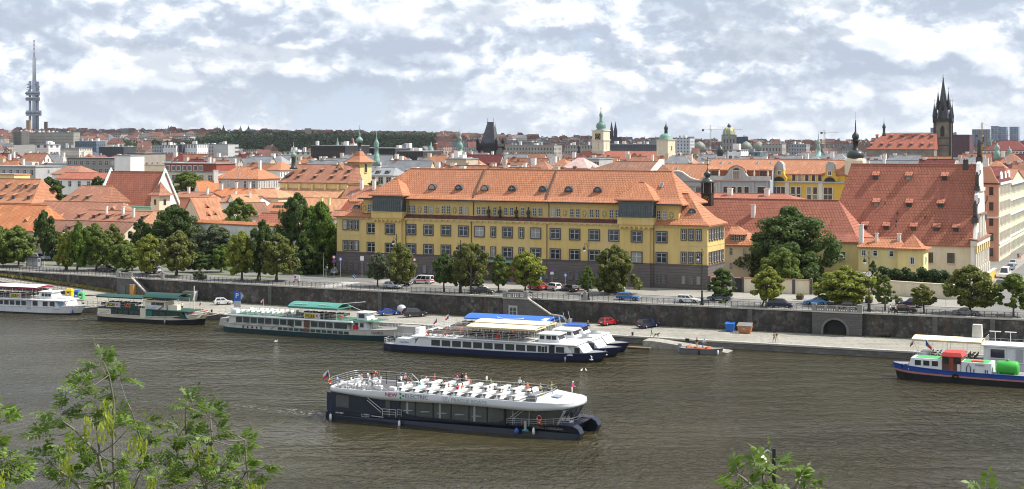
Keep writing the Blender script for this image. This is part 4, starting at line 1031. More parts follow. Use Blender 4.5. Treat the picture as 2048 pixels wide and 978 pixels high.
def castle_church():
 T=house(560,694,363.5,329.5,502,15,'yellow church with red roof, rows of small dormers and onion spired tower',P_YEL2,T_CLAY,'hip',il=2.6,ir=.1,name='church',cat='church',ov=.5,dorm=[('shed',q,.55)for q in(.26,.52,.74,.93)]+[('shed',q,.18)for q in(.07,.24,.49,.74,.94)])
 he,hr,d=T['_h'];w2=T['_w']/2
 a=MB();a.box(-w2+.5,w2-1,-5.5,0,0,he-5.2);a.build('aisle_wall',P_YEL2,T)
 a=MB();a.sheet([(-w2+.2,-6,he-5.4),(w2-.8,-6,he-5.4),(w2-.8,0,he-2.2),(-w2+.2,0,he-2.2)],[(0,1,2,3)],.25);a.build('aisle_roof',T_PALE,T)
 for i in range(5):MB().box(-.3,.3,-.9,0,he-3.4,he-.9).build('buttress',P_YEL2,T,(-w2+3+i*(2*w2-6)/4,0,0))
 P=(pX(719,508),508);Y=P[1];z=lambda y:pz(y,Y)-ST
 K=thing('church_tower','pale yellow church tower with flared tile roof and green onion spire','tower',(P[0],P[1],ST),-R(38))
 s=2.9
 MB().box(-s,s,-s,s,0,z(323)).build('wall',P_YEL2,K)
 mb=MB();prof=((0,4.0),(.2,2.9),(.55,1.6),(1,.75));vs=[]
 for f,r in prof:
  zz=z(323.5)+(z(302)-z(323.5))*f;vs+=[(-r,-r,zz),(r,-r,zz),(r,r,zz),(-r,r,zz)]
 mb.sheet(vs,[(i*4+j,i*4+(j+1)%4,i*4+4+(j+1)%4,i*4+4+j)for i in range(3)for j in range(4)],.2);mb.build('roof',T_ORANGE,K)
 mb=MB();mb.lathe([(.8,z(303)),(.85,z(301)),(.62,z(300)),(.62,z(287)),(.95,z(286)),(.9,z(285))],8);mb.build('lantern',DCOPPER,K)
 mb=MB();mb.lathe([(.6,z(285)),(1.2,z(281.5)),(1.15,z(278.5)),(.5,z(274.5)),(.25,z(273)),(.35,z(271.5)),(.2,z(268)),(.06,z(258)),(.03,z(252))],10);mb.build('onion_dome',COPPER,K)
 mb=MB();mb.sphere((0,0,z(257)),.22);mb.box(-.05,.05,-.05,.05,z(257),z(250));mb.box(-.35,.35,-.04,.04,z(253.6),z(253));mb.build('gilt_cross',GOLD,K)
 addw(K,win(1.2,3,P_YEL2,fr=OTRIM,nx=1,ny=1),s,0,z(345),'r')
 mb=MB();mb.box(-2.2,2.2,0,5,0,z(340));mb.prism([(-2.2,0,z(340)),(2.2,0,z(340)),(0,0,z(328))],(0,5,0));mb.sheet([(-2.6,-.3,z(341)),(0,-.3,z(326.5)),(0,5,z(326.5)),(-2.6,5,z(341)),(2.6,-.3,z(341)),(2.6,5,z(341))],[(0,1,2,3),(1,4,5,2)],.25,1);mb.build('porch_gable',[P_YEL2,T_CLAY],K,(-3.2,-6.4,0))
 Q=thing('roof_turret','slim copper turret with green onion on the left end of yellow church','turret',(pX(587,509),509,0),-TH);z2=lambda y:pz(y,509)
 mb=MB();mb.lathe([(1.5,z2(338)),(1.0,z2(334)),(.75,z2(331)),(.75,z2(316)),(.95,z2(315)),(.9,z2(314))],8);mb.build('lantern',DCOPPER,Q)
 mb=MB();mb.lathe([(.8,z2(314)),(1.0,z2(310)),(.8,z2(307)),(.3,z2(304)),(.2,z2(300)),(.05,z2(288))],10);mb.build('onion_dome',COPPER,Q)
 mb=MB();mb.sphere((0,0,z2(294)),.25);mb.box(-.05,.05,-.05,.05,z2(294),z2(284));mb.build('gilt_finial',GOLD,Q)
castle_church()
hb=house(1161,1301,345.8,323,424,17,'broad weathered brown hip roof rising behind the ministry ridge',P_WHITE,T_BROWN,'hip',il=7.5,ir=.01,group=G)
w2=hb['_w']/2;he,hr,d=hb['_h']
MB().prism([(w2-.2,-.4,he-.6),(w2-.2,-.4,he+.5),(w2-.2,d/2,hr+.7),(w2-.2,d/2,hr-.7)],(.9,0,0)).build('gable_coping',P_WHITE,hb)
house(1126,1174,335,315,525,13,'white house with greyed pink metal roof and attic windows',P_WHITE,M('pink metal roof',(.46,.33,.30),.6,.2),'hip',il=3,ir=4,group=G,wins=(1,3,1.4,1.8))
house(1158,1198,319,318,570,14,'grey glass fronted flat block before the red church hall',P_GREY,T_GREY,'flat',group=G,wins=(1,4,2.2,2.0))
def ornate():
 gy=P_GREY
 A=house(1316,1413,361,328,446,14,'grey art nouveau house with swept curved gable and oval window',gy,T_ORANGE,'gable',group=G,dorm=(('sky',.28,.62),('sky',.6,.2)))
 P=(A.location.x,A.location.y);he,hr,d=A['_h']
 z=lambda y:pz(y,P[1])-ST
 rx=lambda px:ray(px,P)
 curve=[(1324,362),(1330,357),(1337,349),(1346,344.5),(1356,343),(1365,345),(1373,351),(1382,357),(1392,360),(1408,361)]
 mb=MB();mb.prism([(rx(px),-.35,z(y))for px,y in[(1324,372)]+[(1408,372)]+list(reversed(curve))],(0,.7,0));mb.build('curved_gable',gy,A)
 mb=MB();mb.tube([(rx(px),-.2,z(y)+.1)for px,y in curve],.3,5);mb.build('gable_coping',TRIM,A)
 mb=MB();mb.prism([(rx(1355)+.6*math.cos(a),-.42,z(357)+1.1*math.sin(a))for a in[2*math.pi*k/12 for k in range(12)]],(0,.1,0));mb.build('oval_window',GLASS,A)
 for px in(1363,1377,1399):addw(A,win(1.2 if px<1390 else 2.2,2.0,TRIM,fr=M('red window frame',(.16,.06,.05),.6),nx=2,ny=2),rx(px),0,z(387.5))
 mb=MB();mb.box(-1.0,1.0,-.8,.8,-6,z(349));mb.build('chimney',P_BRICK,A,(rx(1344),-3.2,0))
 B=house(1413,1544,339,318.5,432,14,'blue grey art nouveau house with brick attic, statues and arched gable',P_BLUE,T_ORANGE,'gable',group=G,ov=.3,dorm=[('sky',q,.55)for q in(.16,.3,.72,.92)])
 P=(B.location.x,B.location.y);he,hr,d=B['_h'];w2=B['_w']/2
 MB().box(-w2,w2,-.05,.0,z(358),he).build('attic',M('brick attic',(.30,.10,.055),.85,.12),B)
 mb=MB();mb.box(-w2,w2,-1.9,-.06,0,z(361));mb.build('front',P_BLUE,B)
 mb=MB();mb.box(-w2,w2,-2.3,-.1,z(361),z(359.6));mb.box(-w2,w2,-2.0,-1.7,z(359.6),z(353));mb.box(-w2,w2,-2.1,-1.6,z(353),z(352))
 mb.build('balustrade',M('pale grey stone trim',(.5,.5,.5),.8,.1),B)
 MB().sheet([(-w2,-2.5,z(361)),(w2,-2.5,z(361)),(w2,-1.9,z(360)),(-w2,-1.9,z(360))],[(0,1,2,3)],.12).build('tiled_ledge',T_SALMON,B)
 cg=[(1450,354),(1455,351),(1460,345),(1463,339),(1469,335),(1477,332),(1485,335),(1491,339),(1494,345),(1498,351),(1504,354)]
 mb=MB();mb.prism([(rx(px),-2.2,z(y))for px,y in[(1450,361),(1504,361)]+list(reversed(cg))],(0,1.6,0));mb.build('arched_gable',P_GREY,B)
 mb=MB();mb.tube([(rx(px),-1.4,z(y)+.12)for px,y in cg[2:9]],.5,5);mb.build('gable_coping',T_SALMON,B)
 addw(B,win(2.0,2.3,TRIM,fr=DSUR,nx=3,ny=2),rx(1477),-2.2,z(357));MB().prism([(rx(1477)+1.0*math.cos(a),-2.3,z(357)+2.3+.8*math.sin(a))for a in[math.pi*k/8 for k in range(9)]],(0,.12,0)).build('fanlight',GLASS,B)
 for px in(1431,1528):addw(B,win(2.4,1.7,M('brick attic trim',(.4,.2,.12),.8),fr=DSUR,nx=3,ny=1),rx(px),-.05,z(351.5))
 for px in(1432,1455,1471,1483,1497,1526):addw(B,win(1.3 if px!=1526 else 2.2,2.2,TRIM,fr=M('red window frame',(.16,.06,.05),.6),nx=2,ny=2),rx(px),-1.9,z(388))
 for px in(1427,1443,1510,1538):MB().box(-.35,.35,-.25,0,z(400),z(361)).build('pilaster',P_GREY,B,(rx(px),-1.9,0))
 for px in(1442,1512,1539):MB().lathe([(.3,0),(.2,.4),(.32,.9),(.14,1.25),(.2,1.45),(.02,1.7)],7).build('statue',TRIM,B,(rx(px),-1.85,z(352)))
 C=house(1545,1690,347.5,320,428,14,'golden yellow house with twin bell shaped gables and white pilasters',P_GOLD,T_ORANGE,'gable',group=G,ov=.3)
 P=(C.location.x,C.location.y);he,hr,d=C['_h'];w2=C['_w']/2
 MB().box(-w2,w2,-1.6,-.02,0,z(365)).build('front',P_GOLD,C)
 mb=MB();mb.box(-w2,w2,-2.1,0,z(365),z(362.5));mb.build('cornice',M('grey stone cornice',(.42,.41,.4),.8),C)
 for c0 in(1561,1662):
  o=[(-15,362),(-15,356),(-11,352),(-8.5,345),(-9,340),(-8.5,337),(-7.5,329),(-4,324),(0,322.5),(4,324),(7.5,329),(8.5,337),(9,340),(8.5,345),(11,352),(15,356),(15,362)]
  mb=MB();mb.prism([(rx(c0+a),-1.5,z(y))for a,y in o[:5]+[(9,340)]+o[13:]],(0,2.6,0),0)
  mb.prism([(rx(c0+a),-1.6,z(y))for a,y in[(-9,340)]+o[5:12]+[(9,340)]],(0,2.6,0),1)
  g_=mb.build('bell_gable',[P_GOLD,P_GREY],C)
  put('window',win(1.0,1.2,WFR,nx=2,ny=1),g_,(rx(c0),-1.5,z(350)))
  mb=MB();mb.prism([(rx(c0)+1.5*math.cos(a),-2.0,z(361.5)+1.1*math.sin(a))for a in[math.pi*k/8 for k in range(9)]],(0,.6,0));mb.build('awning',BLK,g_)
 for px in(1588,1600,1614,1627,1640):addw(C,win(1.0,2.0,WFR,fr=DSUR,nx=2,ny=1),rx(px),-.02,z(362))
 for px in(1551,1560,1569,1589,1600,1621,1633,1654,1663):
  for yy in(388,403):addw(C,win(1.1,2.0,WFR,fr=M('red window frame',(.16,.06,.05),.6),nx=2,ny=2),rx(px),-1.6,z(yy))
 for px in(1547,1577,1644):MB().box(-.6,.6,-.25,0,z(405),z(365)).build('pilaster',TRIM,C,(rx(px),-1.6,0))
ornate()
def street():
 A=house(1962,1997,366,334,392,27,'salmon pink corner house with curved gable and cream side front',P_PINK,T_MAROON,'hip',il=.1,ir=.1,name='corner_house',group=G)
 he,hr,d=A['_h'];w2=A['_w']/2
 MB().box(w2,w2+.12,0,d,0,he).build('side_front',P_CREAM,A)
 mb=MB();pts=[(-w2,he-1)]+[(w2,he-1),(w2,he+.3),(w2-.8,he+1.4),(w2-1.6,he+3.4),(0,he+4.2),(-w2,he+4.2)]
 mb.prism([(x,-.15,z)for x,z in pts],(0,.6,0));mb.build('curved_gable',P_PINK,A)
 mb=MB();mb.box(w2,w2+.6,-.2,d,he-.5,he+.1);mb.box(-w2,w2+.4,-.5,0,he*.55,he*.55+.4);mb.box(w2,w2+.3,0,d,4.2,4.6)
 for k in range(3):mb.prism([(w2-.1,3+k*8.5,he+.1),(w2-.1,8+k*8.5,he+.1),(w2-.1,7+k*8.5,he+2.2),(w2-.1,5.5+k*8.5,he+2.9),(w2-.1,4+k*8.5,he+2.2)],(.4,0,0))
 mb.build('cornice',P_WHITE,A)
 me=win(1.1,2.2,TRIM,nx=2,ny=2)
 for r in range(5):
  for i in range(8):addw(A,me,w2+.12,2+i*3.2,1.2+r*4.0,'r')
  addw(A,win(1.1,2.2,P_PINK,fr=DSUR,nx=1,ny=2),0.4,0,1.2+r*4.0)
 B=house(1985,2019.5,366,338,419,40,'pale green terrace with rows of white framed windows',P_GREEN,T_CLAY,'gable',name='terrace_house',group=G)
 he,hr,d=B['_h'];w2=B['_w']/2;mb=MB()
 for z,t in((he-.5,.7),(he-5,.3),(he-9,.3),(4.5,.3)):mb.box(w2,w2+t,0,d,z,z+.45)
 mb.build('cornice',P_WHITE,B)
 for r in range(5):
  for i in range(11):addw(B,me,w2,2+i*3.4,.9+r*4.0,'r')
 house(2003,2042,372,340,468,30,'cream terrace at the far end of the side street',P_CREAM,T_CLAY,'gable',name='terrace_house',group=G,side=(5,9,1.1,2.2),winz=4)
 house(2040,2120,350,322,480,18,'clay roofed corner house closing the side street',P_CREAM,T_CLAY,'hip',name='corner_house',group=G,wins=(5,8,1.1,2.0))
 house(1890,1970,362,335,440,14,'clay roofed house hidden behind the baroque church front',P_PINK,T_CLAY,'hip',group=G,chim=((.6,.4),(.8,.4)))
street()
# towers, spires and landmarks
def Z(Y):return lambda y:pz(y,Y)
def copper_tower(px,Y,label,prof,mat,n=8,name='spire',fin=None,rot=-TH,parts=()):
 """prof: list of (half width in photo pixels, photo row), turned about the axis"""
 s=Y/F;t=thing(name,label,'spire' if name=='spire' else name.split('_')[-1],(pX(px,Y),Y,0),rot)
 for nm,m,pr,k in((name=='spire' and 'spire_body' or 'dome',mat,prof,n),)+tuple(parts):
  MB().lathe([(w*s,pz(y,Y))for w,y in pr],k,0,ph=math.pi/k).build(nm,m,t)
 if fin:
  y0,y1=fin;mb=MB();mb.tube([(0,0,pz(y0,Y)),(0,0,pz(y1,Y))],.35*s,4);mb.sphere((0,0,pz(y1+(y0-y1)*.35,Y)),.9*s,8);mb.build('gilt_finial',GOLD,t)
 return t
def square_part(t,nm,Y,pr,mat):
 s=Y/F*math.sqrt(2)*.78
 MB().lathe([(w*s,pz(y,Y))for w,y in pr],4,0,ph=math.pi/4,sm=False).build(nm,mat,t)
copper_tower(753,650,'green copper spire with onion bulb left of the ministry roof',[(9,332),(7,322),(5.5,310),(4,308),(4,296),(5,295),(4.5,293),(5.3,287),(4,283),(1.6,279),(.7,272),(.3,262)],COPPER,10)
copper_tower(920,1150,'dark green double onion spire before the far hill',[(10,320),(9,305),(7,303),(5,301),(5,297),(7,293),(5,287),(3,285),(3,281),(4.5,278),(3,275),(1,272),(.5,262),(.2,251)],COPPER,10)
copper_tower(1637,900,'pale green copper spire with wide bell base before the crane',[(15,318),(12,312),(6,308),(4,302),(4,297),(4.5,296),(3,290),(3,287),(4,285),(2.5,280),(1,277),(.6,270),(.2,262)],M('pale copper',(.28,.42,.37),.55,.2),10)
copper_tower(862,1000,'small green copper dome beside a brick chimney',[(8,318),(8,303),(7,300),(5,294),(2,291),(1.5,288),(.3,284)],COPPER,10,name='copper_dome')
copper_tower(675,1200,'small pale green copper pyramid spire over dark department store',[(5,300),(4,292),(1,281),(.2,276)],COPPER,6)
copper_tower(706,1500,'tall pale green needle spire behind the church tower',[(6,300),(6,293),(3,285),(.3,276)],COPPER,6)
copper_tower(704,1490,'brown turret beside the pale needle spire',[(3,300),(3,280),(.3,276)],T_MAROON,6)
copper_tower(1768,970,'slim dark ridge turret on the red gothic church roof',[(4,272),(3.4,268),(2.6,264),(2.6,256),(3.8,255),(3.2,252),(1.2,248),(.5,245),(.2,237)],DCOPPER,8,name='ridge_turret')
copper_tower(1158,985,'small dark turret on the orange church hall',[(3,306),(2.4,302),(2.2,296),(3,295),(2.6,292),(1,290),(.2,286)],DCOPPER,8,name='ridge_turret')
copper_tower(1440,520,'dark bulbous copper cupola among the chimneys behind the art nouveau row',[(5,312),(7,306),(7.5,300),(5,295),(2,293),(1,289),(.3,285)],DCOPPER,10,name='copper_cupola')
copper_tower(1994,760,'green copper onion turret in front of the maroon hall roof',[(7,318),(6,304),(4.5,303),(4.5,299),(5.5,295),(4,291),(1.2,289),(.2,284)],COPPER,10,name='onion_turret')
copper_tower(2019,780,'second smaller green onion turret nearest the right edge',[(7,320),(6,308),(4.5,306),(4.5,302),(4,299),(1,297),(.2,292)],COPPER,10,name='onion_turret')
copper_tower(1981,1500,'distant green copper spike beside the glass towers',[(3,300),(2.6,284),(1,277),(.2,270)],COPPER,6)
t=copper_tower(1711,425,'black onion dome church lantern with golden ball above the red church roof',[(15,322),(15.5,317),(17.5,311),(17,306),(12,302),(9,300)],DCOPPER,14,name='onion_dome',fin=(262,224),parts=(('lantern',BLK,[(8,301),(7,299),(5.5,298),(5.5,283),(9,282),(9,280),(6,279)],8),('upper_dome',DCOPPER,[(5,279),(7,275),(6.6,270),(3.5,266),(1.6,263),(1.2,252),(.8,240)],12)))
square_part(t,'pedestal',425,[(23,350),(23,321),(20,318),(17,316)],P_CREAM)
def clock_tower():
 Y=1000;s=Y/F;z=Z(Y)
 t=thing('clock_tower','tall cream clock tower with green dome and lantern','tower',(pX(1202,Y),Y,0),-R(33))
 a=4.3
 mb=MB();mb.box(-a,a,-a,a,5,z(262));mb.build('wall',P_CREAM,t)
 mb=MB()
 for y in(261.5,281,303):mb.box(-a-.5,a+.5,-a-.5,a+.5,z(y),z(y)+.6)
 for x in(-a+.4,a-.4,0):
  for y0,y1 in((318,303),(303,281)):mb.box(x-.35,x+.35,-a-.15,-a,z(y0),z(y1));mb.box(a,a+.15,x-.35,x+.35,z(y0),z(y1))
 mb.build('cornice',TRIM,t)
 mb=MB()
 mb.box(-2.0,2.0,-a-.2,-a,z(279),z(267));o=mb.build('clock_face',BLK,t)
 mb=MB()
 for k in range(12):
  q=k*math.pi/6;mb.box(1.5*math.cos(q)-.16,1.5*math.cos(q)+.16,-a-.3,-a-.2,z(273)+1.5*math.sin(q)-.16,z(273)+1.5*math.sin(q)+.16)
 mb.tube([(0,-a-.3,z(273)),(.5,-a-.3,z(273)+1.2)],.12,4);mb.tube([(0,-a-.3,z(273)),(-.8,-a-.3,z(273)-.2)],.12,4);mb.build('clock_hands',GOLD,o)
 for y in(298,292,286):addw(t,win(1.0,1.2,None,fr=BLK,nx=1,ny=1),0,-a,z(y))
 mb=MB();mb.lathe([(w*s,z(y))for w,y in[(12.5,262),(12,260),(8,258.5),(9.5,255),(10,251),(8,247),(4,244)]],12);mb.build('dome',M('weathered green copper',(.12,.22,.18),.5,.4),t)
 mb=MB();mb.lathe([(w*s,z(y))for w,y in[(4,244),(3.2,242),(3,232),(4.2,231),(3.4,230),(3.6,228),(2.4,226),(1,224),(.6,219),(.2,212)]],8);mb.build('lantern',COPPER,t)
 mb=MB();mb.sphere((0,0,z(216)),.5);mb.build('gilt_ball',GOLD,t)
 for px0,px1,lab in((1134,1326,'long orange red roof of the church beside the clock tower'),):
  house(px0,px1,318.5,302,985,18,lab,P_CREAM,T_BRIGHT,'hip',il=9,ir=.1,name='church_hall',cat='church',dorm=(('eye',.42,.3),('eye',.75,.3)))
 t=thing('church_tower','square white church tower with low green dome and small lantern','tower',(pX(1332,940),940,0),-R(40));Y=940;s=Y/F;z=Z(Y)
 a=4.2;MB().box(-a,a,-a,a,5,z(280.5)).build('wall',P_CREAM,t)
 MB().box(-a-.4,a+.4,-a-.4,a+.4,z(280.5),z(279)).build('cornice',TRIM,t)
 mb=MB();mb.lathe([(w*s,z(y))for w,y in[(15,279),(13.5,277.5),(13,273),(10,269),(4,267)]],12);mb.build('dome',COPPER,t)
 mb=MB();mb.lathe([(w*s,z(y))for w,y in[(3.4,267),(3.4,258),(4.5,257),(3,253),(1.2,250),(.6,247),(.2,242)]],8);mb.build('lantern',DCOPPER,t)
 addw(t,win(.9,2.6,P_CREAM,fr=DSUR,nx=1,ny=1),a,0,z(300),'r')
clock_tower()
def gothic_gate():
 Y=1100;s=Y/F;z=Z(Y);dk=M('sooty sandstone',(.035,.034,.036),.9,.4,.2)
 t=thing('gate_tower','black gothic gate tower with steep wedge roof and corner turrets','tower',(pX(981,Y),Y,0),-R(20))
 a=7.2;MB().box(-a,a,-a,a,4,z(291)).build('wall',dk,t)
 mb=MB();mb.box(-a-.9,a+.9,-a-.9,a+.9,z(293),z(287))
 for x in np.linspace(-a,a,9):mb.box(x-.45,x+.45,-a-1,-a-.5,z(287),z(285))
 mb.build('parapet',dk,t)
 mb=MB();mb.frus(-5.6,5.6,-5.6,5.6,z(287),-2.4,2.4,-.7,.7,z(247));mb.box(-2.5,2.5,-.5,.5,z(247),z(244));mb.build('steep_roof',M('slate wedge roof',(.075,.078,.088),.55,.3,.2),t)
 for x in(-a,a):
  for y in(-a,a):MB().lathe([(1.2,z(300)),(1.2,z(284)),(1.4,z(283)),(.05,z(273))],8).build('corner_turret',dk,t,(x,y,0))
 for x in(-2.3,2.3):MB().lathe([(.15,0),(.1,2.4),(.3,2.6),(.05,3.4)],5).build('roof_finial',GOLD,t,(x,0,z(244)))
 copper_tower(991.5,1160,'thin green spire right behind the black gate tower',[(5,300),(3.5,280),(2.5,263),(1,256),(.2,244)],COPPER,8)
gothic_gate()
def twin_church():
 Y=2500;z=Z(Y);s=Y/F
 t=thing('twin_spired_church','distant black church with two needle spires','church',(pX(1227,Y),Y,0),-R(25));dk=M('dark far stone',(.06,.065,.08),.9,.2)
 MB().box(-7,7,-4,25,15,z(274)).build('nave',dk,t)
 for x in(-3.3,3.3):MB().lathe([(3.4,20),(3.3,z(262)),(2.7,z(259)),(1.5,z(252)),(.1,z(242.5))],8).build('spire',dk,t,(x*1.05,0,0))
twin_church()
def gothic_church():
 T=house(1733,1868,297.5,267,965,22,'big red roofed gothic church with rows of dormers',M('grey brown stone',(.23,.2,.165),.9,.25,.3),T_BRIGHT,'hip',il=9,ir=.1,name='gothic_church',cat='church',dorm=[('shed',q,.74)for q in(.12,.34,.5,.66,.8,.94)]+[('shed',q,.2)for q in(.06,.22,.34,.5,.66,.82,.95)])
 RFm=[c for c in T.children if c.name.startswith('dormer')]
 for c in RFm:c.scale=(1.5,1.5,1.5)
 Y=975;z=Z(Y);s=Y/F;st=M('tower sandstone',(.22,.19,.15),.9,.3,.25);dk=M('black slate spire',(.035,.038,.046),.45,.35,.3)
 t=thing('gothic_tower','tall gothic tower with black spire and eight pointed turrets','tower',(pX(1886.5,Y),Y,0),-R(22))
 a=4.9;mb=MB();mb.box(-a,a,-a,a,5,z(243));mb.build('wall',st,t)
 mb=MB()
 for x in(-a,a):
  for y in(-a,a):mb.box(x-.7,x+.7,y-.7,y+.7,5,z(240))
 for y in(277,292):mb.box(-a-.3,a+.3,-a-.3,a+.3,z(y),z(y)+.6)
 mb.build('buttress',M('dark quoin',(.07,.065,.06),.9,.3),t)
 mb=MB();mb.box(-a-1,a+1,-a-1,a+1,z(243),z(237));mb.build('gallery',M('dark gallery',(.045,.043,.043),.9,.3),t)
 mb=MB();w,h0,h1=1.3,z(273),z(256)
 mb.prism([(-w,-a-.1,h0),(w,-a-.1,h0),(w,-a-.1,h1),(0,-a-.1,h1+2),(-w,-a-.1,h1)],(0,.3,0));mb.build('belfry_window',BLK,t)
 mb=MB();mb.prism([(a-.2,-w,h0),(a-.2,w,h0),(a-.2,w,h1),(a-.2,0,h1+2),(a-.2,-w,h1)],(.3,0,0));mb.build('belfry_window',BLK,t)
 mb=MB();mb.lathe([(4.3,z(238)),(3.9,z(232)),(2.6,z(208)),(1.4,z(182)),(.5,z(163)),(.12,z(150))],8,0,sm=False);mb.build('main_spire',dk,t)
 mb=MB();mb.sphere((0,0,z(154)),.6);mb.tube([(0,0,z(154)),(0,0,z(147))],.12,4);mb.build('gilt_finial',GOLD,t)
 tu=MB();tu.lathe([(1.0,-3.5),(1.05,0),(1.3,.4),(.75,4.),(.1,9.5),(.06,12)],8);tu.sphere((0,0,11),.28);tum=tu.mesh('corner_turret',dk)
 for x in(-a,a):
  for y in(-a,a):put('corner_turret',tum,t,(x*1.04,y*1.04,z(235)))
 for x,y in((-2.9,0),(2.9,0),(0,-2.9),(0,2.9)):put('corner_turret',tum,t,(x*1.12,y*1.12,z(212)+.8),0,None,(.9,.9,.95))
gothic_church()
def museum():
 Y=1900;z=Z(Y);s=Y/F;st=M('museum stone',(.27,.255,.235),.9,.2,.2)
 t=thing('museum','distant grey museum with gilded green central dome','museum',(pX(1458,Y),Y,0),-R(8))
 mb=MB();mb.box(-58,40,-8,18,5,z(300));mb.build('wall',M('museum facade',(.25,.24,.22),.9,.2,.2,pat='facade',p=(4.5,8)),t)
 MB().box(-60,42,-10,20,z(300),z(298.5)).build('roof',T_GREY,t)
 MB().box(-9.5,9.5,-9.5,9.5,z(300),z(270)).build('drum',M('museum drum',(.27,.255,.235),.9,.2,.2,pat='facade',p=(4,9)),t)
 mb=MB();mb.lathe([(w*s,z(y))for w,y in[(13.5,270),(12.5,268),(11.5,262),(9,258),(5,255)]],16);d=mb.build('dome',M('gilded copper dome',(.25,.31,.22),.5,.25,metal=.2),t)
 mb=MB()
 for k in range(8):
  q=k*math.pi/4+.2;mb.tube([(w*s*1.02*math.cos(q),w*s*1.02*math.sin(q),z(y))for w,y in[(12.6,269),(11.6,262),(9.1,258),(5.1,255)]],.35,4)
 mb.build('gilded_ribs',GOLD,d)
 mb=MB();mb.lathe([(w*s,z(y))for w,y in[(3.5,255),(3.2,250),(1.5,248.5),(.2,246)]],8);mb.build('lantern',DCOPPER,t)
 for px in(1379,1400,1492,1517):MB().lathe([(7.4,z(299)),(7,z(291)),(4,z(285.5)),(.3,z(282.5))],8).build('corner_dome',M('museum side dome',(.22,.24,.2),.6,.25),t,(pX(px,Y)-pX(1458,Y),0,0))
museum()
def tv_tower():
 Y=3600;s=Y/F;z=Z(Y);g=M('grey blue tower metal',(.36,.40,.48),.5,.12,.05);wht=M('white mast',(.62,.64,.66),.5,.1,.05)
 t=thing('television_tower','futuristic grey television tower with three tubes and red white mast','tower',(pX(66.5,Y),Y,0),0)
 def px(a):return(a-66.5)*s
 for a,top,w,y0 in((59,162,2.6,3),(74,163,2.9,3),(69.5,160,4,-3)):MB().lathe([(w*s,30),(w*s,z(top))],12).build('tube',g,t,(px(a),y0*s,0))
 MB().lathe([(3.6*s,z(166)),(3.6*s,z(116)),(2.4*s,z(115)),(2.4*s,z(114))],12).build('antenna_housing',wht,t,(px(69.5),-3*s,0))
 for k,(y0,y1)in enumerate(((114,105),(105,100.5),(100.5,96.5),(96.5,92),(92,88.5),(88.5,84.5),(84.5,80))):
  MB().lathe([(1.1*s,z(y0)),(1.0*s,z(y1))],8).build('mast_segment',M('dark mast',(.08,.08,.1),.5)if k==0 else(M('red mast paint',(.35,.04,.04),.5)if k%2==0 else wht),t,(px(69),-3*s,0))
 for y0,y1,x0,x1 in((191,183,51.5,80.5),(201.5,194.5,52,80.5),(231.5,221,52,83.5)):
  mb=MB()
  for a in(x0+5.5,x1-6,(x0+x1)/2):mb.lathe([(5.6*s,z(y0)),(6*s,z(y0)+1),(6*s,z(y1)-1),(5.6*s,z(y1))],14,0,(px(a),(2 if a<60 else-2)*s,0))
  mb.box(px(x0+5),px(x1-5),-7*s,6*s,z(y0),z(y1))
  mb.box(px(x0+1),px(x1-1),-8.3*s,-7*s,z((y0+y1)/2+1.2),z((y0+y1)/2-1.2),1)
  mb.build('pod',[g,M('pod windows',(.1,.11,.13),.3)],t)
 mb=MB()
 rr=random.Random(3)
 for k in range(26):mb.cbox((px(rr.uniform(54,78)),rr.uniform(-5,5)*s,z(rr.uniform(168,182))),(rr.uniform(1,4)*s,3*s,rr.uniform(.8,2.2)*s))
 mb.build('equipment',M('tower equipment',(.2,.22,.27),.6),t)
tv_tower()
def crane(px,Y,yt,yj,x0,x1,col,label,yb=300,slew=0):
 s=Y/F;z=Z(Y);t=thing('tower_crane',label,'crane',(pX(px,Y),Y,0),slew);k=1/math.cos(slew)
 def lattice(mb,p,q,w):
  p,q=Vector(p),Vector(q);d=q-p;n=max(3,int(d.length/(w*1.3)));u=Vector((0,1,0))if abs(d.normalized().x)>.5 else Vector((1,0,0));v=d.normalized().cross(u)
  c=[(u+v)*w/2,(u-v)*w/2,(-u-v)*w/2,(v-u)*w/2]
  for e in c:mb.tube([p+e,q+e],w*.11,4,cap=False)
  for i in range(n):
   for j in range(4):mb.tube([p+d*(i/n)+c[j],p+d*((i+1)/n)+c[(j+1)%4]],w*.07,3,cap=False)
 mb=MB();lattice(mb,(0,0,z(yb)),(0,0,z(yt)),1.3*s*1.6);mb.build('mast',col,t)
 mb=MB();lattice(mb,((x0-px)*s*k,0,z(yj)),((x1-px)*s*k,0,z(yj)),1.0*s*1.5)
 for a in(x0+(px-x0)*.25,px+(x1-px)*.6):mb.tube([(0,0,z(yt)),((a-px)*s*k,0,z(yj)+1)],.12*s*2,3)
 mb.build('jib',col,t)
 cx=x0+3 if abs(x0-px)<abs(x1-px)else x1-3
 MB().cbox(((cx-px)*s*k,0,z(yj+1.5)),(4*s,2*s,4*s)).build('counterweight',M('crane weight',(.06,.06,.07),.7),t)
 MB().cbox((1.5*s,-1*s,z(yj+2)),(2.4*s,2*s,3*s)).build('cab',P_WHITE,t)
cw=M('pale crane steel',(.55,.54,.52),.6);cy=M('yellow crane steel',(.45,.27,.05),.6)
crane(1421,1600,250,259,1403,1484,cw,'white tower crane standing left of the museum dome')
crane(1649,1700,260,264.5,1640,1679,cw,'small white tower crane behind the pale copper spire')
crane(1964,1000,245,270,1950,2036,cy,'yellow tower crane among the glass skyscrapers',yb=312)
crane(1885,1250,268,265,1780,1890,cw,'long white crane jib lying behind the gothic church roof')
gsky=glassmat('blue tower glass',(.16,.24,.36),.15)
FAC={}
def fac(name,c,p=(3.2,3.4),c2=None):return M('facade '+name,c,.8,.12,.1,pat='facade',p=p,c2=c2)
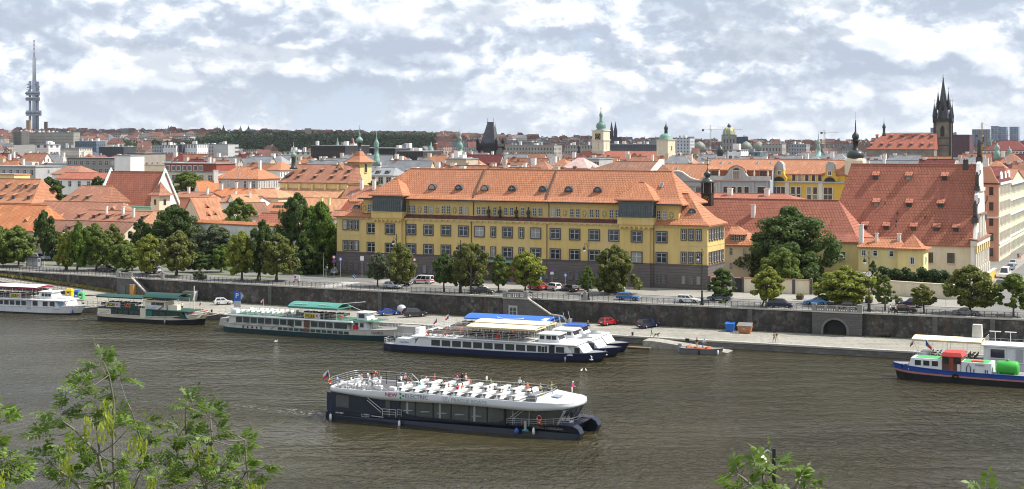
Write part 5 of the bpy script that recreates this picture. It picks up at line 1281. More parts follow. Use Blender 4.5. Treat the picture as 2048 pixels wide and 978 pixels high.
def block(xl,xr,yt,Y,wall,label,d=16,name='office_block',rot=-TH,zb=None,roof=None):
 T=house(xl,xr,yt,yt-1,Y,d,label,wall,roof or T_GREY,'flat',name=name,cat='building',rot=rot,group='office blocks in the city behind',zb=zb)
 if name=='office_block':
  w2,he,mb=T['_w']/2,T['_h'][0],MB();q=random.Random(int(xl))
  for i in range(max(2,int(w2/3))):
   a,b,h=q.uniform(-w2+1,w2-4),q.uniform(2,d-5),q.uniform(.8,3.2);mb.box(a,a+q.uniform(1,4),b,b+q.uniform(1,4),he+.3,he+.4+h,q.randrange(2))
  mb.build('roof_plant',[CHW,T_GREY],T)
 return T
GF=M('facade blue glass',(.15,.21,.30),.25,.2,.05,pat='facade',p=(6,4),c2=(.24,.33,.45),spec=.8)
block(1982,1997,252.5,2900,GF,'tallest blue glass skyscraper at right',30,'skyscraper')
block(1997,2013,254,2900,GF,'curved looking blue glass skyscraper in the middle of three',30,'skyscraper')
block(2019,2037,254,2900,GF,'blue glass skyscraper standing alone at the right edge',30,'skyscraper')
block(1944,1977,259,2700,fac('bluegrey',(.25,.28,.33)),'grey blue office tower behind the yellow crane mast',30,'skyscraper')
block(1861,1869,256,2800,GF,'sliver of blue glass tower left of the gothic tower',20,'skyscraper')
block(1902,1939,270,1500,fac('maroon',(.10,.045,.06),(5,4)),'dark maroon clad block right of the gothic tower',30)
house(1967,2052,300,281,900,24,'large maroon hall roof at the right edge',P_WHITE,T_MAROON,'hip',il=9,ir=6,name='great_hall',cat='building',wins=(1,12,1.4,2.2))
GS=M('facade slab',(.27,.255,.22),.85,.15,.1,pat='facade',p=(2.4,5.2),c2=(.40,.39,.36))
block(40,147,265,2500,GS,'long grey brown slab block under the television tower',16)
block(27,43,263,2480,fac('slabdark',(.13,.125,.12)),'dark end tower of the slab block',18)
block(96,158,297,900,M('facade ribs',(.55,.52,.46),.85,.1,.1,pat='facade',p=(1.5,5.5)),'cream ribbed office block with roof plant',12)
block(70,97,290,880,fac('white1',(.6,.6,.6),(5,5)),'white plant tower left of the ribbed office block',10)
block(150,192,283,1700,fac('navy',(.10,.14,.2),(3.5,4)),'navy glass block right of the ribbed office',16)
block(198,247,294,1500,fac('dark2',(.05,.055,.065),(4,4)),'black flat office block in the left middle distance',20)
block(305,342,291,1500,fac('grey3',(.33,.34,.36)),'grey office block left of the white gridded office',20)
WG=M('facade white grid',(.66,.66,.66),.8,.08,.1,pat='facade',p=(3.4,9))
block(326,352,291,1450,WG,'white gridded office left of the dark glass slot',18)
block(352,364,289,1450,fac('slot',(.05,.06,.08)),'dark glass slot between two white gridded offices',18)
block(364,394,289,1450,WG,'white gridded office right of the dark glass slot',18)
block(404,430,289,1500,fac('beige4',(.42,.4,.37)),'beige stepped office below the dark wood',18)
block(428,456,289,1480,M('facade stripes',(.45,.45,.44),.8,.08,.1,pat='facade',p=(40,4)),'striped curved office below the dark wood',18)
BLKF=M('black brown cladding',(.035,.03,.032),.6,.3,.05,pat='facade',p=(2,5),c2=(.06,.055,.055))
block(622,690,292,930,BLKF,'black clad department store, left block',30)
block(688,790,297,960,BLKF,'black clad department store, long middle block',30)
block(794,846,303,880,BLKF,'black clad department store, right block before the green dome',26)
block(560,622,305,1000,fac('cream5',(.66,.62,.52),(4,4)),'cream flat block before the dark wood',14)
block(1216,1313,289,1400,M('facade dark colonnade',(.09,.1,.115),.7,.1,.1,pat='facade',p=(2.2,9)),'long dark colonnaded block behind the church hall',20)
block(1130,1200,291,1500,fac('ochre grey',(.36,.34,.3),(3,5)),'grey beige palace left behind the clock tower',18)
block(1008,1108,291,1350,fac('khaki',(.33,.31,.27),(3,4)),'long grey beige palace right of the gate tower',18)
block(1352,1380,276,1800,fac('white6',(.5,.52,.55),(4,4)),'white grey stepped flats right of the white tower',18)
block(1470,1490,274,2100,fac('navy2',(.07,.09,.13)),'dark blue glass block right of the museum dome',16)
block(1523,1564,288,1850,fac('museum2',(.34,.32,.29),(4,8)),'pale pillared theatre right of the museum',20)
block(1577,1612,289,1700,fac('grey7',(.3,.31,.33),(3,4)),'grey corner palace left of the pale copper spire',18)
block(1455,1482,301,760,fac('white8',(.7,.71,.73),(4,4)),'white flat block behind the art nouveau row',14)
block(1478,1520,305,800,fac('teal',(.10,.2,.24),(3,5)),'teal glass block behind the art nouveau row',14)
block(892,932,319,560,M('beige render',(.5,.42,.32),.85,.1),'beige roof plant block just above the ministry roof',10)
t=thing('brick_chimney','tall round brick chimney stack beside the copper dome','chimney',(pX(871.5,1000),1000,0))
MB().lathe([(1.3,5),(1.0,pz(288,1000)),(1.2,pz(287,1000)),(1.2,pz(285.5,1000))],10).build('stack',CHB,t);MB().lathe([(1.22,pz(287.6,1000)),(1.22,pz(286.8,1000))],10).build('band',GOLD,t)
def observatory_tower(px,y0,y1,Y,w,label,mat):
 t=thing('hilltop_tower',label,'tower',(pX(px,Y),Y,0));s=Y/F
 MB().box(-w*s,w*s,-w*s,w*s,gz(pX(px,Y),Y)-5,pz(y1,Y)).build('wall',mat,t);mb=MB()
 for x in(-.8,-.25,.3,.8):mb.box(x*w*s-1,x*w*s+1,-w*s,w*s,pz(y1,Y),pz(y1-1.5,Y))
 mb.build('battlement',mat,t)
observatory_tower(616,268,258,2850,6,'square pale stone tower rising from the dark wood',M('far stone',(.33,.3,.25),.9,.2))
observatory_tower(57,256,242,3300,3.5,'brown stepped tower at the foot of the television tower',M('brown far stone',(.26,.19,.13),.9,.2))
observatory_tower(92,256,245,3300,3,'small dark stepped tower right of the television tower',M('dark far brick',(.16,.12,.1),.9,.2))
# the rest of the city
LMK=[(66,'television tower'),(180,'taupe flats'),(270,'taupe theatre'),(375,'white gridded offices'),(475,'salmon palace'),(590,'slim copper turret'),(716,'onion spired church tower'),(755,'green copper spire'),(830,'black department store'),(920,'double onion spire'),(981,'black gate tower'),(1090,'grey beige palace'),(1203,'cream clock tower'),(1332,'white church tower'),(1458,'museum dome'),(1560,'golden yellow house'),(1637,'pale copper spire'),(1711,'black onion dome'),(1810,'gothic church roof'),(1886,'tall gothic tower'),(1965,'yellow crane'),(2030,'glass skyscrapers')]
def near(px):
 return min(LMK,key=lambda q:abs(q[0]-px))[1]
FW={'white':fac('city white',(.68,.66,.62),(2.8,3.4)),'cream':fac('city cream',(.64,.56,.42),(2.8,3.4)),'beige':fac('city beige',(.50,.43,.34),(2.6,3.3)),'grey':fac('city grey',(.38,.38,.385),(2.7,3.4)),'pink':fac('city pink',(.55,.38,.31),(2.8,3.4)),'ochre':fac('city ochre',(.55,.42,.2),(2.8,3.4)),'yellow':fac('city yellow',(.62,.52,.28),(2.8,3.4))}
FR={'orange tiled':T_ORANGE,'clay tiled':T_CLAY,'salmon tiled':T_SALMON,'dark red':T_MAROON,'brown':T_BROWN,'grey metal':T_GREY,'flat pale':M('pale flat roof',(.5,.49,.46),.8,.2,.2),'pale peach':T_PALE}
PROTO={}
def proto(wn_,rn,wd,d,h,rise,k):
 key=(wn_,rn,k)
 if key in PROTO:return PROTO[key],False
 t=thing('townhouse','','house',(0,0,0),-TH,'townhouses in the city behind')
 mb=MB();mr=MB();x0,x1=-wd/2,wd/2
 if rn=='flat pale':
  mb.box(x0,x1,0,d,-6,h);mb.build('wall',FW[wn_],t)
  mr.box(x0-.2,x1+.2,-.2,d+.2,h,h+.35);mr.box(x0+wd*.15,x0+wd*.5,d*.3,d*.7,h+.35,h+3.0);mr.build('roof',[FR[rn]],t);rt=h+.3
  mb=MB()
  for i in range(4):mb.box(x0+wd*(.55+.1*i),x0+wd*(.55+.1*i)+.9,d*.3,d*.3+1,h+.35,h+1.3)
  mb.build('roof_vents',CHW,t)
 else:
  il=0 if k%2 else d*.45
  wallsmb(mb,x0,x1,0,d,-6,h,h+rise,il,il);mb.build('wall',FW[wn_],t)
  roofmb(mr,x0,x1,0,d,h,h+rise,il,il,.4);mr.build('roof',[FR[rn]],t);rt=h+rise*.8
  sl=rise/(d/2)
  if k%3!=1:
   for i in range(2+k%2):dormer('shed' if k%2 else 'sky',FR[rn],t,x0+wd*(.25+.25*i),d*.16,h+d*.16*sl,max(.5,sl))
 for i in range(1+k%3):chimney(t,x0+wd*(.15+.35*i),d*.55,rt,1.1 if i else 1.7,1.9,(CHW,CHW,P_BEIGE,CHB)[(k+i)%4])
 PROTO[key]=t;return t,True
busy=[]
for o in list(SC.objects):
 if o.parent is None and o.get('category')and o.location.y>300:
  if o.type=='EMPTY' or o.type=='MESH':
   xs=[(o.matrix_basis@Vector((c.location.x,c.location.y,0)))for c in o.children]or[o.location]
   r=max(6.,o.get('_w',10)/2)
   busy.append((o.location.x+SU*6,o.location.y+CU*6,r+4))
rr=random.Random(11);cand=[]
Y=470.
while Y<1500:
 px=-70+rr.uniform(0,40)
 while px<2130:
  wd=rr.choice((12,15,18,22));step=(wd+rr.uniform(0,5))*F/Y*.93
  if Y<650 and not(775<px<1140 or 1330<px<1700 or 1905<px):px+=step;continue
  if Y<560 and 1905<px:px+=step;continue
  cand.append((px+step/2,Y+rr.uniform(-6,6),wd));px+=step
 Y*=1.052
LIMIT,made,SOFT=205,0,[]
rn_p=['orange tiled','clay tiled','grey metal','dark red','clay tiled','grey metal','flat pale','flat pale','flat pale','grey metal']
for px,Y,wd in sorted(cand,key=lambda q:q[1]):
 X=pX(px,Y);c=(X+SU*6,Y+CU*6)
 if any((c[0]-b[0])**2+(c[1]-b[1])**2<(b[2]+wd*.45)**2 for b in busy):continue
 if 225<px<470 and Y>1350:continue
 rn=rr.choice(rn_p);wn_=rr.choice(('white','white','cream','beige','grey','pink','yellow','white'))
 if made>=LIMIT:SOFT.append((px,Y,wd));continue
 k={12:0,15:1,18:2,22:3}[wd]
 h={12:17.5,15:16,18:18,22:15.5}[wd];rise={12:5,15:6.5,18:6,22:7.5}[wd]
 if Y<560:dz=pz(rr.uniform(331,341),Y)-ST-h-rise
 else:dz=pz(rr.uniform(318,331)if Y<720 else rr.uniform(306,318),Y)-ST-h-rise
 if Y>900:dz=rr.uniform(-2,3)
 t,new=proto(wn_,rn,wd,12.,h,rise,k)
 lab='%s %s house, %s roof, near the %s'%(wn_,{12:'narrow',15:'gabled',18:'wide',22:'long'}[wd],rn,near(px))
 lab+=', just behind' if Y<600 else(', further back' if Y<900 else ', far back')
 g=(X,Y,gz(X,Y)+min(dz,8))
 if new:t.location=g;t['label']=lab
 else:dup(t,g,None,lab)
 made+=1
rf_m=[M('far red roofs',(.16,.07,.06),.85,.25,.1),M('far brown roofs',(.17,.095,.07),.85,.25,.1),M('far clay roofs',(.21,.115,.09),.85,.25,.1),M('far grey roofs',(.14,.145,.155),.8,.25,.1)]  # cloud shadow over the far city is put into these darker colours
wl_m=[fac('far cream',(.46,.41,.32),(3.2,3.6)),fac('far grey',(.33,.33,.34),(3.2,3.6)),fac('far white',(.52,.51,.49),(3.4,3.6)),fac('far beige',(.40,.34,.26),(3.,3.6)),fac('far pink',(.42,.3,.25),(3.,3.6))]
mb=MB()
def infor(px,Y):
 return(330<px<900 and 1950<Y<2950 and(px-330)/1.0>(Y-2000)*.12 and px<885-(Y-1950)*.02)or(230<px<345 and 1950<Y<2250)
Y=1000.
far=list(SOFT)
while Y<3700:
 px=-90+rr.uniform(0,15)
 while px<2140:
  wd=rr.uniform(11,26);step=(wd+rr.uniform(-1,6))*F/Y
  far.append((px+step/2,Y+rr.uniform(-Y*.02,Y*.02),wd));px+=step
 Y*=1.042
for px,Y,wd in far:
 X=pX(px,Y)
 if infor(px,Y)or(15<px<165 and 1450<Y<2530):continue
 c=(X+SU*6,Y+CU*6)
 if Y<1500 and any((c[0]-b[0])**2+(c[1]-b[1])**2<(b[2]+wd*.4)**2 for b in busy):continue
 if rr.random()<(.12 if Y>1500 else.3):continue
 g=gz(X,Y);h=rr.uniform(9,16)if Y>1900 else rr.uniform(6,12);d=rr.uniform(11,15)
 if Y>3000:h=rr.uniform(8,13)
 a=-TH+rr.choice((0,0,math.pi/2,.5,-.4))*(1 if Y>1200 else.0)+rr.uniform(-.1,.1)
 mb.T=Matrix.Translation((X,Y,g))@Matrix.Rotation(a,4,'Z')
 wm=rr.randrange(5);rm=rr.choice((0,0,1,1,2,3,3));x0,x1=-wd/2,wd/2
 mb.box(x0,x1,0,d,-8,h,4+wm)
 if rm==3 and rr.random()<.6 or rr.random()<(.55 if Y<1900 else(.3 if px>1000 else.12)):
  mb.box(x0-.3,x1+.3,-.3,d+.3,h,h+.5,3)
  if rr.random()<.5:mb.box(x0+2,x0+5,3,7,h+.5,h+3,4+rr.choice((1,2)))
 else:
  rs=rr.uniform(4,7.5);il=rr.choice((0,0,d*.4))
  mb.add([(x0-.3,-.4,h-.2),(x1+.3,-.4,h-.2),(x1+.3,d+.4,h-.2),(x0-.3,d+.4,h-.2),(x0+il,d/2,h+rs),(x1-il,d/2,h+rs)],[(0,1,5,4),(2,3,4,5),(1,2,5),(3,0,4)],rm)
  if rr.random()<.6:q=rr.uniform(x0+1,x1-2);mb.box(q,q+1.4,d*.35,d*.35+1.2,h+rs*.5,h+rs+1.3,4+2)
mb.T=None
struct(mb.build('distant_city',rf_m+wl_m),'stuff')
for px,Y,h,label in((1265-1000,3350,0,''),):pass
for px,y0,y1,mt in((337,262,250,COPPER),(447,262,249,T_MAROON),(481,262,251,COPPER),(497,262,251,DCOPPER)):
 Y=3300;s=Y/F;t=thing('hilltop_spire','tiny spired turret on the far ridge above the dark wood','spire',(pX(px,Y),Y,0),0,'spired turrets on the far ridge')
 MB().lathe([(3*s,pz(y0+6,Y)),(3*s,pz(y0-4,Y)),(1.2*s,pz(y0-7,Y)),(.1,pz(y1,Y))],8).build('spire_body',mt,t)
def leafcloud(C,Rd,n,size,rg,flat=1.0,up=.35):
 """n leaf quads spread through balls (centres C, radii Rd)"""
 C=np.asarray(C,float);Rd=np.asarray(Rd,float);k=rg.integers(0,len(C),n)
 d=rg.normal(0,1,(n,3));d/=np.linalg.norm(d,axis=1)[:,None]
 p=C[k]+d*(Rd[k]*rg.uniform(.45,1.0,n)**.6)[:,None]*np.array([1,1,flat])
 nn=d+rg.normal(0,.6,(n,3));nn[:,2]+=up;nn/=np.linalg.norm(nn,axis=1)[:,None]
 t=np.cross(nn,rg.normal(0,1,(n,3)));t/=np.linalg.norm(t,axis=1)[:,None]+1e-9;b=np.cross(nn,t)
 s=size*rg.uniform(.6,1.25,n)[:,None]
 V=np.stack([p-t*s*.5-b*s*.28,p+t*s*.1-b*s*.42,p+t*s*.6+b*s*.1,p-t*s*.05+b*s*.42],1).reshape(-1,3)
 return V
rg=np.random.default_rng(4);C=[];Rd=[]
for i in range(1500):
 px=rg.uniform(232,900);Y=rg.uniform(1960,2950)
 if not infor(px,Y):continue
 X=pX(px,Y);r=rg.uniform(4,7.5);g=gz(X,Y)
 C.append((X,Y,g+r*.9+2));Rd.append(r);C.append((X+rg.normal(0,2.5),Y+rg.normal(0,2),g+r*1.5+rg.uniform(1,4)));Rd.append(r*.7)
for i in range(150):
 px=rg.uniform(-40,2090);Y=rg.uniform(1500,3200);X=pX(px,Y);r=rg.uniform(4,8);C.append((X,Y,gz(X,Y)+9));Rd.append(r)
V=leafcloud(C,Rd,138000,2.5,rg,1.0,.5)
wood=leafmat('dark far wood',(.034,.054,.028),(.07,.10,.045),.2)
struct(put('far_wood',npmesh('far_wood',V,np.arange(len(V)).reshape(-1,4),wood)),'stuff')
# trees
BARK=M('bark',(.10,.085,.07),.95,.3,1.5,bump=.6)
L_DK=leafmat('dark green leaves',(.045,.085,.018),(.12,.175,.04))
L_MD=leafmat('mid green leaves',(.085,.13,.022),(.21,.27,.05))
L_YG=leafmat('yellow green leaves',(.14,.18,.025),(.36,.38,.055))
L_BR=leafmat('bright green leaves',(.075,.145,.02),(.22,.32,.042))
L_GY=leafmat('silvery green leaves',(.075,.105,.055),(.18,.215,.11))
L_OL=leafmat('olive leaves',(.095,.115,.028),(.235,.25,.055))
L_AU=leafmat('autumn tinged leaves',(.09,.095,.016),(.26,.20,.04))
def crown_mesh(seed,shape,n,leaf):
 """leaf faces gathered in many overlapping sprays at the limb ends; 10 wide and 10 high"""
 rg=np.random.default_rng(seed);C=[];Rd=[]
 K={'round':95,'cone':80,'oval':90,'wide':130,'open':60}[shape]*(1.7 if n>30000 else 1)
 for i in range(int(K)):
  z=rg.uniform(.06,1);a=rg.uniform(0,6.283)
  if shape=='cone':R_=.5*(1-z)**.7*min(1,z*5)+.05
  elif shape=='oval':R_=.5*math.sqrt(max(.01,1-(2*z-.8)**2*.8))
  elif shape=='wide':R_=.5*math.sqrt(max(0.02,1-(1.75*z-.62)**2))
  elif shape=='open':R_=.5*math.sqrt(max(0.03,1-(1.9*z-.9)**2))
  else:R_=.5*math.sqrt(max(0.02,1-(1.8*z-.72)**2))
  R_*=1+(.16 if n<30000 else.24)*math.sin(3*a+seed+z*4)+.13*math.sin(5*a+z*9)
  r=R_*rg.uniform(.2,1)**.45*rg.uniform(.8,1.12)
  C.append((r*math.cos(a)*9,r*math.sin(a)*9,z*9.2));Rd.append(rg.uniform(.6,1.25)*(.72 if shape=='cone' or z>.85 else 1))
 V=leafcloud(C,Rd,n,leaf,rg,.75,.45)
 lo,hi=np.percentile(V,1,0),np.percentile(V,99,0);sc_=10/(hi-lo);ce=(lo+hi)/2
 V=np.stack([(V[:,0]-ce[0])*sc_[0],(V[:,1]-ce[1])*sc_[1],(V[:,2]-lo[2])*sc_[2]],1)
 C=[((c[0]-ce[0])*sc_[0]*.95,(c[1]-ce[1])*sc_[1]*.95,(c[2]-lo[2])*sc_[2]*.95)for c in C]
 return npmesh('crown',V,np.arange(len(V)).reshape(-1,4),L_MD),C
CR={}
for nm,sh,n,lf in(('r1','round',15000,.52),('r2','round',14000,.5),('o1','oval',14000,.5),('o2','oval',13000,.5),('c1','cone',11000,.5),('c2','cone',10000,.5),('w1','wide',20000,.46),('w2','wide',18000,.46),('p1','open',9000,.5),('w3','wide',44000,.3),('r3','round',32000,.33),('o3','oval',32000,.33)):
 CR[nm]=crown_mesh(sum(map(ord,nm)),sh,n,lf)
TRK={}
def trunk_mesh(nm):
 if nm in TRK:return TRK[nm]
 mb=MB();C=CR[nm][1];rr2=random.Random(nm)
 mb.tube([(0,0,-3.2),(.05,0,-1.5),(0,.05,.5),(.1,0,4),(0,.1,7.5)],[.34,.25,.22,.15,.05],8)
 for c in rr2.sample(C,min(18,len(C))):
  z0=max(-.3,min(6,c[2]*.5));mb.tube([(0,0,z0),(c[0]*.5,c[1]*.5,z0+(c[2]-z0)*.65),c],[.12,.08,.02],5,cap=False)
 TRK[nm]=mb.mesh('trunk',BARK);return TRK[nm]
def tree(px,py,ytop,ybot,x0,x1,crown,mat,label,z=ST,name='tree',group='trees along the embankment',Y=None,rz=None):
 """tree standing at photo point px,py whose crown fills rows ytop..ybot and columns x0..x1"""
 if Y is None:X,Y,_=gp(px,py,z)
 else:X=pX(px,Y)
 zt,zb=pz(ytop,Y),pz(ybot,Y);h=zt-zb;wdt=(x1-x0)*Y/F
 off=pX((x0+x1)/2,Y)-X
 base=10.
 t=thing(name,label,'tree',(X,Y,z),0,group)
 a=rnd.uniform(0,6.28)if rz is None else rz
 c=put('crown',CR[crown][0],t,(off,0,zb-z),a,[mat],(wdt/base,wdt/base,h/10.))
 tk=trunk_mesh(crown);sz=h/10.;need=(zb-z)/3.0
 o=put('trunk',tk,t,(off*.5,0,zb-z),a,None,(min(wdt/base,1.3),min(wdt/base,1.3),sz))
 mb=MB();r=.09+.018*h;mb.tube([(0,0,-.15),(0,0,.3),(off*.2,0,(zb-z)*.6),(off*.5,0,zb-z+h*.2)],[r*1.35,r,r*.85,r*.7],8);mb.build('stem',BARK,t)
 return t
TR=[(6,533,503,527,-6,18,'o1',L_MD,'small young tree at the far left by the railing'),(38,533,454,521,0,72,'r1',L_MD,'round green tree left of the bus shelter'),(-14,532,448,521,-50,22,'r2',L_MD,'green tree cut off by the left edge'),(86,520,424,500,66,108,'o2',L_DK,'tall dark narrow tree behind the bus shelter'),(110,521,464,514,86,132,'r2',L_DK,'dark bushy tree between bus shelter and red sign'),(134,541,462,530,114,156,'o1',L_YG,'yellow green tree beside the red sign'),(154,542,446,530,138,176,'o2',L_BR,'fresh green tall tree right of the yellow one'),(192,541,462,528,168,224,'r1',L_MD,'green tree in front of the parked black car'),(186,530,449,510,165,216,'r2',L_MD,'green tree standing behind the parked black car'),(232,532,450,515,206,248,'r1',L_OL,'olive green tree behind the row near the small stair'),(253,543,482,534,224,280,'w1',L_MD,'spreading green tree left of the small quay stair'),(296,548,471,538,272,326,'r2',L_YG,'yellowish round tree above the grey parked car'),(342,526,413,500,300,386,'r3',L_DK,'tallest dark green tree behind the riverside row at left'),(282,526,440,510,260,306,'o1',L_DK,'dark tree left of the tallest one'),(351,553,464,538,324,392,'r1',L_OL,'broad olive tree by the railing right of the stair pier'),(434,533,451,512,390,474,'w2',L_GY,'wide silvery tree with open crown before the white wall'),(442,544,492,536,424,462,'o2',L_BR,'small bright green tree before the silvery one'),(483,561,466,544,458,514,'r2',L_YG,'yellow green tree standing right against the railing'),(515,561,444,540,500,552,'o2',L_DK,'dark green tall tree left of the traffic signs'),(551,563,470,545,522,594,'r1',L_OL,'olive tree by the railing before the road junction'),(596,541,391,520,562,634,'r3',L_DK,'great dark green tree left of the yellow office building'),(645,541,408,530,604,680,'r3',L_BR,'great bright green tree at the corner of the office building'),(660,538,440,532,628,680,'o3',L_DK,'dark tree touching the corner of the office building'),(755,573,506,557,735,777,'o1',L_GY,'small dense blue green tree before the office building'),(798,576,489,560,774,828,'o2',L_OL,'olive tree with thin top before the granite base'),(888,584,506,564,864,908,'o1',L_DK,'dense dark green street tree right of the white red van'),(942,587,489,570,908,975,'p1',L_OL,'tall loose olive tree before the office building'),(919,585,525,570,904,936,'o2',L_OL,'smaller olive tree close left of the tall loose one'),(997,584,510,568,979,1014,'c1',L_MD,'slim pointed green tree by the entrance canopy'),(1050,584,506,570,1018,1086,'r2',L_YG,'bright yellow green tree above the middle stair'),(1174,582,534,578,1156,1190,'c2',L_BR,'small pointed fresh green tree right of three parked cars'),(1233,588,493,582,1192,1268,'o1',L_OL,'large olive tree before the right loggia'),(1446,602,538,592,1420,1470,'c1',L_DK,'dark cone shaped tree before the garden gate'),(1524,614,536,598,1511,1568,'r1',L_YG,'yellow green street tree above the dark blue minivan'),(1585,566,420,562,1504,1666,'w3',L_DK,'huge dark chestnut tree before the convent wing'),(1562,578,499,572,1528,1598,'r2',L_MD,'mid green tree in front of the huge chestnut'),(1682,610,534,602,1634,1741,'w2',L_YG,'wide yellow green tree above the arched bastion'),(1770,621,552,602,1750,1792,'c2',L_MD,'pointed green tree between the black cars'),(1848,626,570,608,1824,1869,'r1',L_OL,'small round olive tree by the black parked cars'),(1939,629,534,612,1898,1986,'r2',L_OL,'tall olive tree above the silver coupe'),(1972,607,566,600,1954,1990,'p1',L_AU,'autumn tinged tree behind the silver coupe'),(2027,634,549,614,1994,2060,'c1',L_MD,'large cone shaped tree at the right edge'),(1742,590,524,575,1733,1756,'c2',L_DK,'narrow dark climbing shrub against the yellow annex wall'),]
for q in TR:tree(*q)
tree(474,458,398,462,446,505,'r1',L_MD,'dense green tree among the peach roofs',Y=398)
tree(100,400,356,406,70,130,'r1',L_DK,'dark round tree beside the big orange hip roof',Y=455,group='trees between the old houses')
tree(372,400,345,394,340,405,'r2',L_MD,'loose round tree in front of the brick red hotel',Y=520,group='trees between the old houses')
tree(196,380,353,378,184,210,'o1',L_DK,'small dark tree squeezed beside the chapel gable',Y=500,group='trees between the old houses')
tree(746,378,360,380,736,760,'r1',L_MD,'small green tree peeping over the ministry roof corner',Y=480,group='trees between the old houses')
tree(399,545,505,538,376,424,'w1',L_DK,'low dark shrub mass under the silvery tree',name='shrub',group='shrubs by the road')
tree(620,548,492,545,590,648,'w2',L_DK,'low dark shrub before the great green trees',name='shrub',group='shrubs by the road')
tree(398,559,541,560,386,412,'r1',L_GY,'small bushy plant overhanging the long railing',name='shrub',group='shrubs by the road')
tree(1442,606,600,611,1438,1452,'r2',L_MD,'tiny bush at the foot of the dark cone tree',name='shrub',group='shrubs by the road')
a,b=gp(1768,585),gp(1905,592)
rg=np.random.default_rng(8);C=[]
for i in range(70):
 t=rg.random();C.append((a[0]*(1-t)+b[0]*t+rg.normal(0,.7),a[1]*(1-t)+b[1]*t+3+rg.normal(0,.9),ST+rg.uniform(1.6,4.6)))
V=leafcloud(C,[1.0]*70,15000,.4,rg,.8,.45)
V[:,:2]-=np.array(a[:2]);V[:,2]-=ST
h=put('hedge',None,None,(a[0],a[1],ST));tag(h,'dense dark green hedge growing over the cream garden wall','hedge')
put('foliage',npmesh('foliage',V,np.arange(len(V)).reshape(-1,4),leafmat('hedge leaves',(.020,.042,.012),(.055,.10,.025))),h)
mb=MB()
for i in range(12):mb.tube([((b[0]-a[0])*i/11,(b[1]-a[1])*i/11+3,0),((b[0]-a[0])*i/11,(b[1]-a[1])*i/11+3,3)],.12,5)
mb.build('stems',BARK,h)
# garden walls and gate on the right
def wallrun(pa,ya,pb,yb,hgt,mat,capm,label,posts=0,pm=None,th=.4):
 a,b=gp(pa,ya),gp(pb,yb);L=math.hypot(b[0]-a[0],b[1]-a[1])
 t=thing('garden_wall',label,'wall',a,math.atan2(b[1]-a[1],b[0]-a[0]))
 MB().box(0,L,0,th,-.2,hgt).build('wall',mat,t)
 MB().sheet([(-.05,-.15,hgt+.12),(L+.05,-.15,hgt+.12),(L+.05,th+.15,hgt+.12),(-.05,th+.15,hgt+.12)],[(0,1,2,3)],.14).build('coping',capm,t)
 for i in range(posts):MB().box(-.3,.3,-.12,th+.12,-.2,hgt+.3).build('post',pm,t,(L*i/(posts-1),0,0))
 return t,L
wallrun(1740,588,1915,600,2.9,P_CREAM,P_CREAM,'long cream garden wall below the dense hedge')
w_,L=wallrun(1418,583,1622,590,3.0,P_CREAM,T_SALMON,'cream garden wall with dark pillars beside the convent gate',7,M('dark pillar stone',(.10,.085,.08),.85,.2))
MB().box(-.8,.8,-.2,-.02,-.1,3.0).build('door',BLK,w_,(L*.29,0,0))
mb=MB();n=10
for i in range(n):
 a0,a1=math.pi*i/n,math.pi*(i+1)/n
 mb.prism([(1.4*math.cos(a0),-.25,1.9+1.6*math.sin(a0)),(1.4*math.cos(a1),-.25,1.9+1.6*math.sin(a1)),(2.0*math.cos(a1),-.25,1.9+2.3*math.sin(a1)),(2.0*math.cos(a0),-.25,1.9+2.3*math.sin(a0))],(0,.7,0))
for s in(-1,1):mb.box(min(s*1.4,s*2.0),max(s*1.4,s*2.0),-.25,.45,-.2,1.9)
mb.build('arched_gate',M('dark pillar stone'),w_,(L*.17,0,0))
w2_,L2=wallrun(1765,588,1768,560,2.6,P_YEL,T_BROWN,'short yellow wall end by the small pavilion')
t,_=wallrun(1962,577,1992,556,2.2,P_GOLD,P_WHITE,'golden yellow terrace wall below the pink corner house')
# street furniture
def lamp(px,py,ytop,label,clock=False,dbl=True):
 X,Y,z=gp(px,py);Hh=pz(ytop,Y)-ST
 t=thing('street_lamp',label,'street lamp',(X,Y,ST+.1),wang(X),'tall ornate street lamps')
 mb=MB();mb.lathe([(.42,0),(.42,.25),(.3,.5),(.26,1.1),(.33,1.25),(.2,1.5),(.16,2.4),(.22,2.55),(.11,2.8),(.085,Hh*.6),(.07,Hh-.4),(.12,Hh-.3),(.05,Hh-.1),(.02,Hh)],8);mb.build('post',BLK,t)
 sgn=1
 mb=MB();mb.tube([(0,0,Hh-1.6),(-.45,0,Hh-.7),(-.75,0,Hh-.9),(-.8,0,Hh-1.5)],.045,5);mb.tube([(0,0,Hh-2.4),(-.4,0,Hh-1.9),(-.5,0,Hh-1.3)],.03,4)
 if dbl:mb.tube([(0,0,Hh-1.6),(.4,0,Hh-1.0),(.3,0,Hh-.6)],.035,4)
 mb.build('bracket',BLK,t)
 mb=MB();mb.lathe([(.05,0),(.2,-.12),(.3,-.5),(.26,-.62)],8);h=mb.build('lantern',BLK,t,(-.8,0,Hh-1.45))
 MB().lathe([(.25,-.62),(.24,-.9),(.1,-1.1)],8).build('lamp_glass',M('milk glass',(.75,.75,.7),.3,.05),h)
 if clock:
  mb=MB();mb.lathe([(.02,-.14),(.55,-.14),(.6,0),(.55,.14),(.02,.14)],16);c=mb.build('clock',BLK,t,(0,-.1,Hh*.62),(R(90),0,0))
  mb=MB();mb.lathe([(.5,.15),(.5,.17)],16);mb.box(-.03,.03,0,.4,.17,.2,1);mb.box(-.28,0,-.03,.03,.17,.2,1);mb.build('clock_face',[P_WHITE,BLK],c)
 return t
lamp(1404,611,497,'tall black ornate lamp post beside the white estate car')
lamp(1176,601,480,'tall black lamp post in front of the office windows, right of three parked cars')
lamp(921,587,480,'tall black lamp post behind the tall loose olive tree')
lamp(793,575,468,'tall black lamp post rising above the olive tree with thin top')
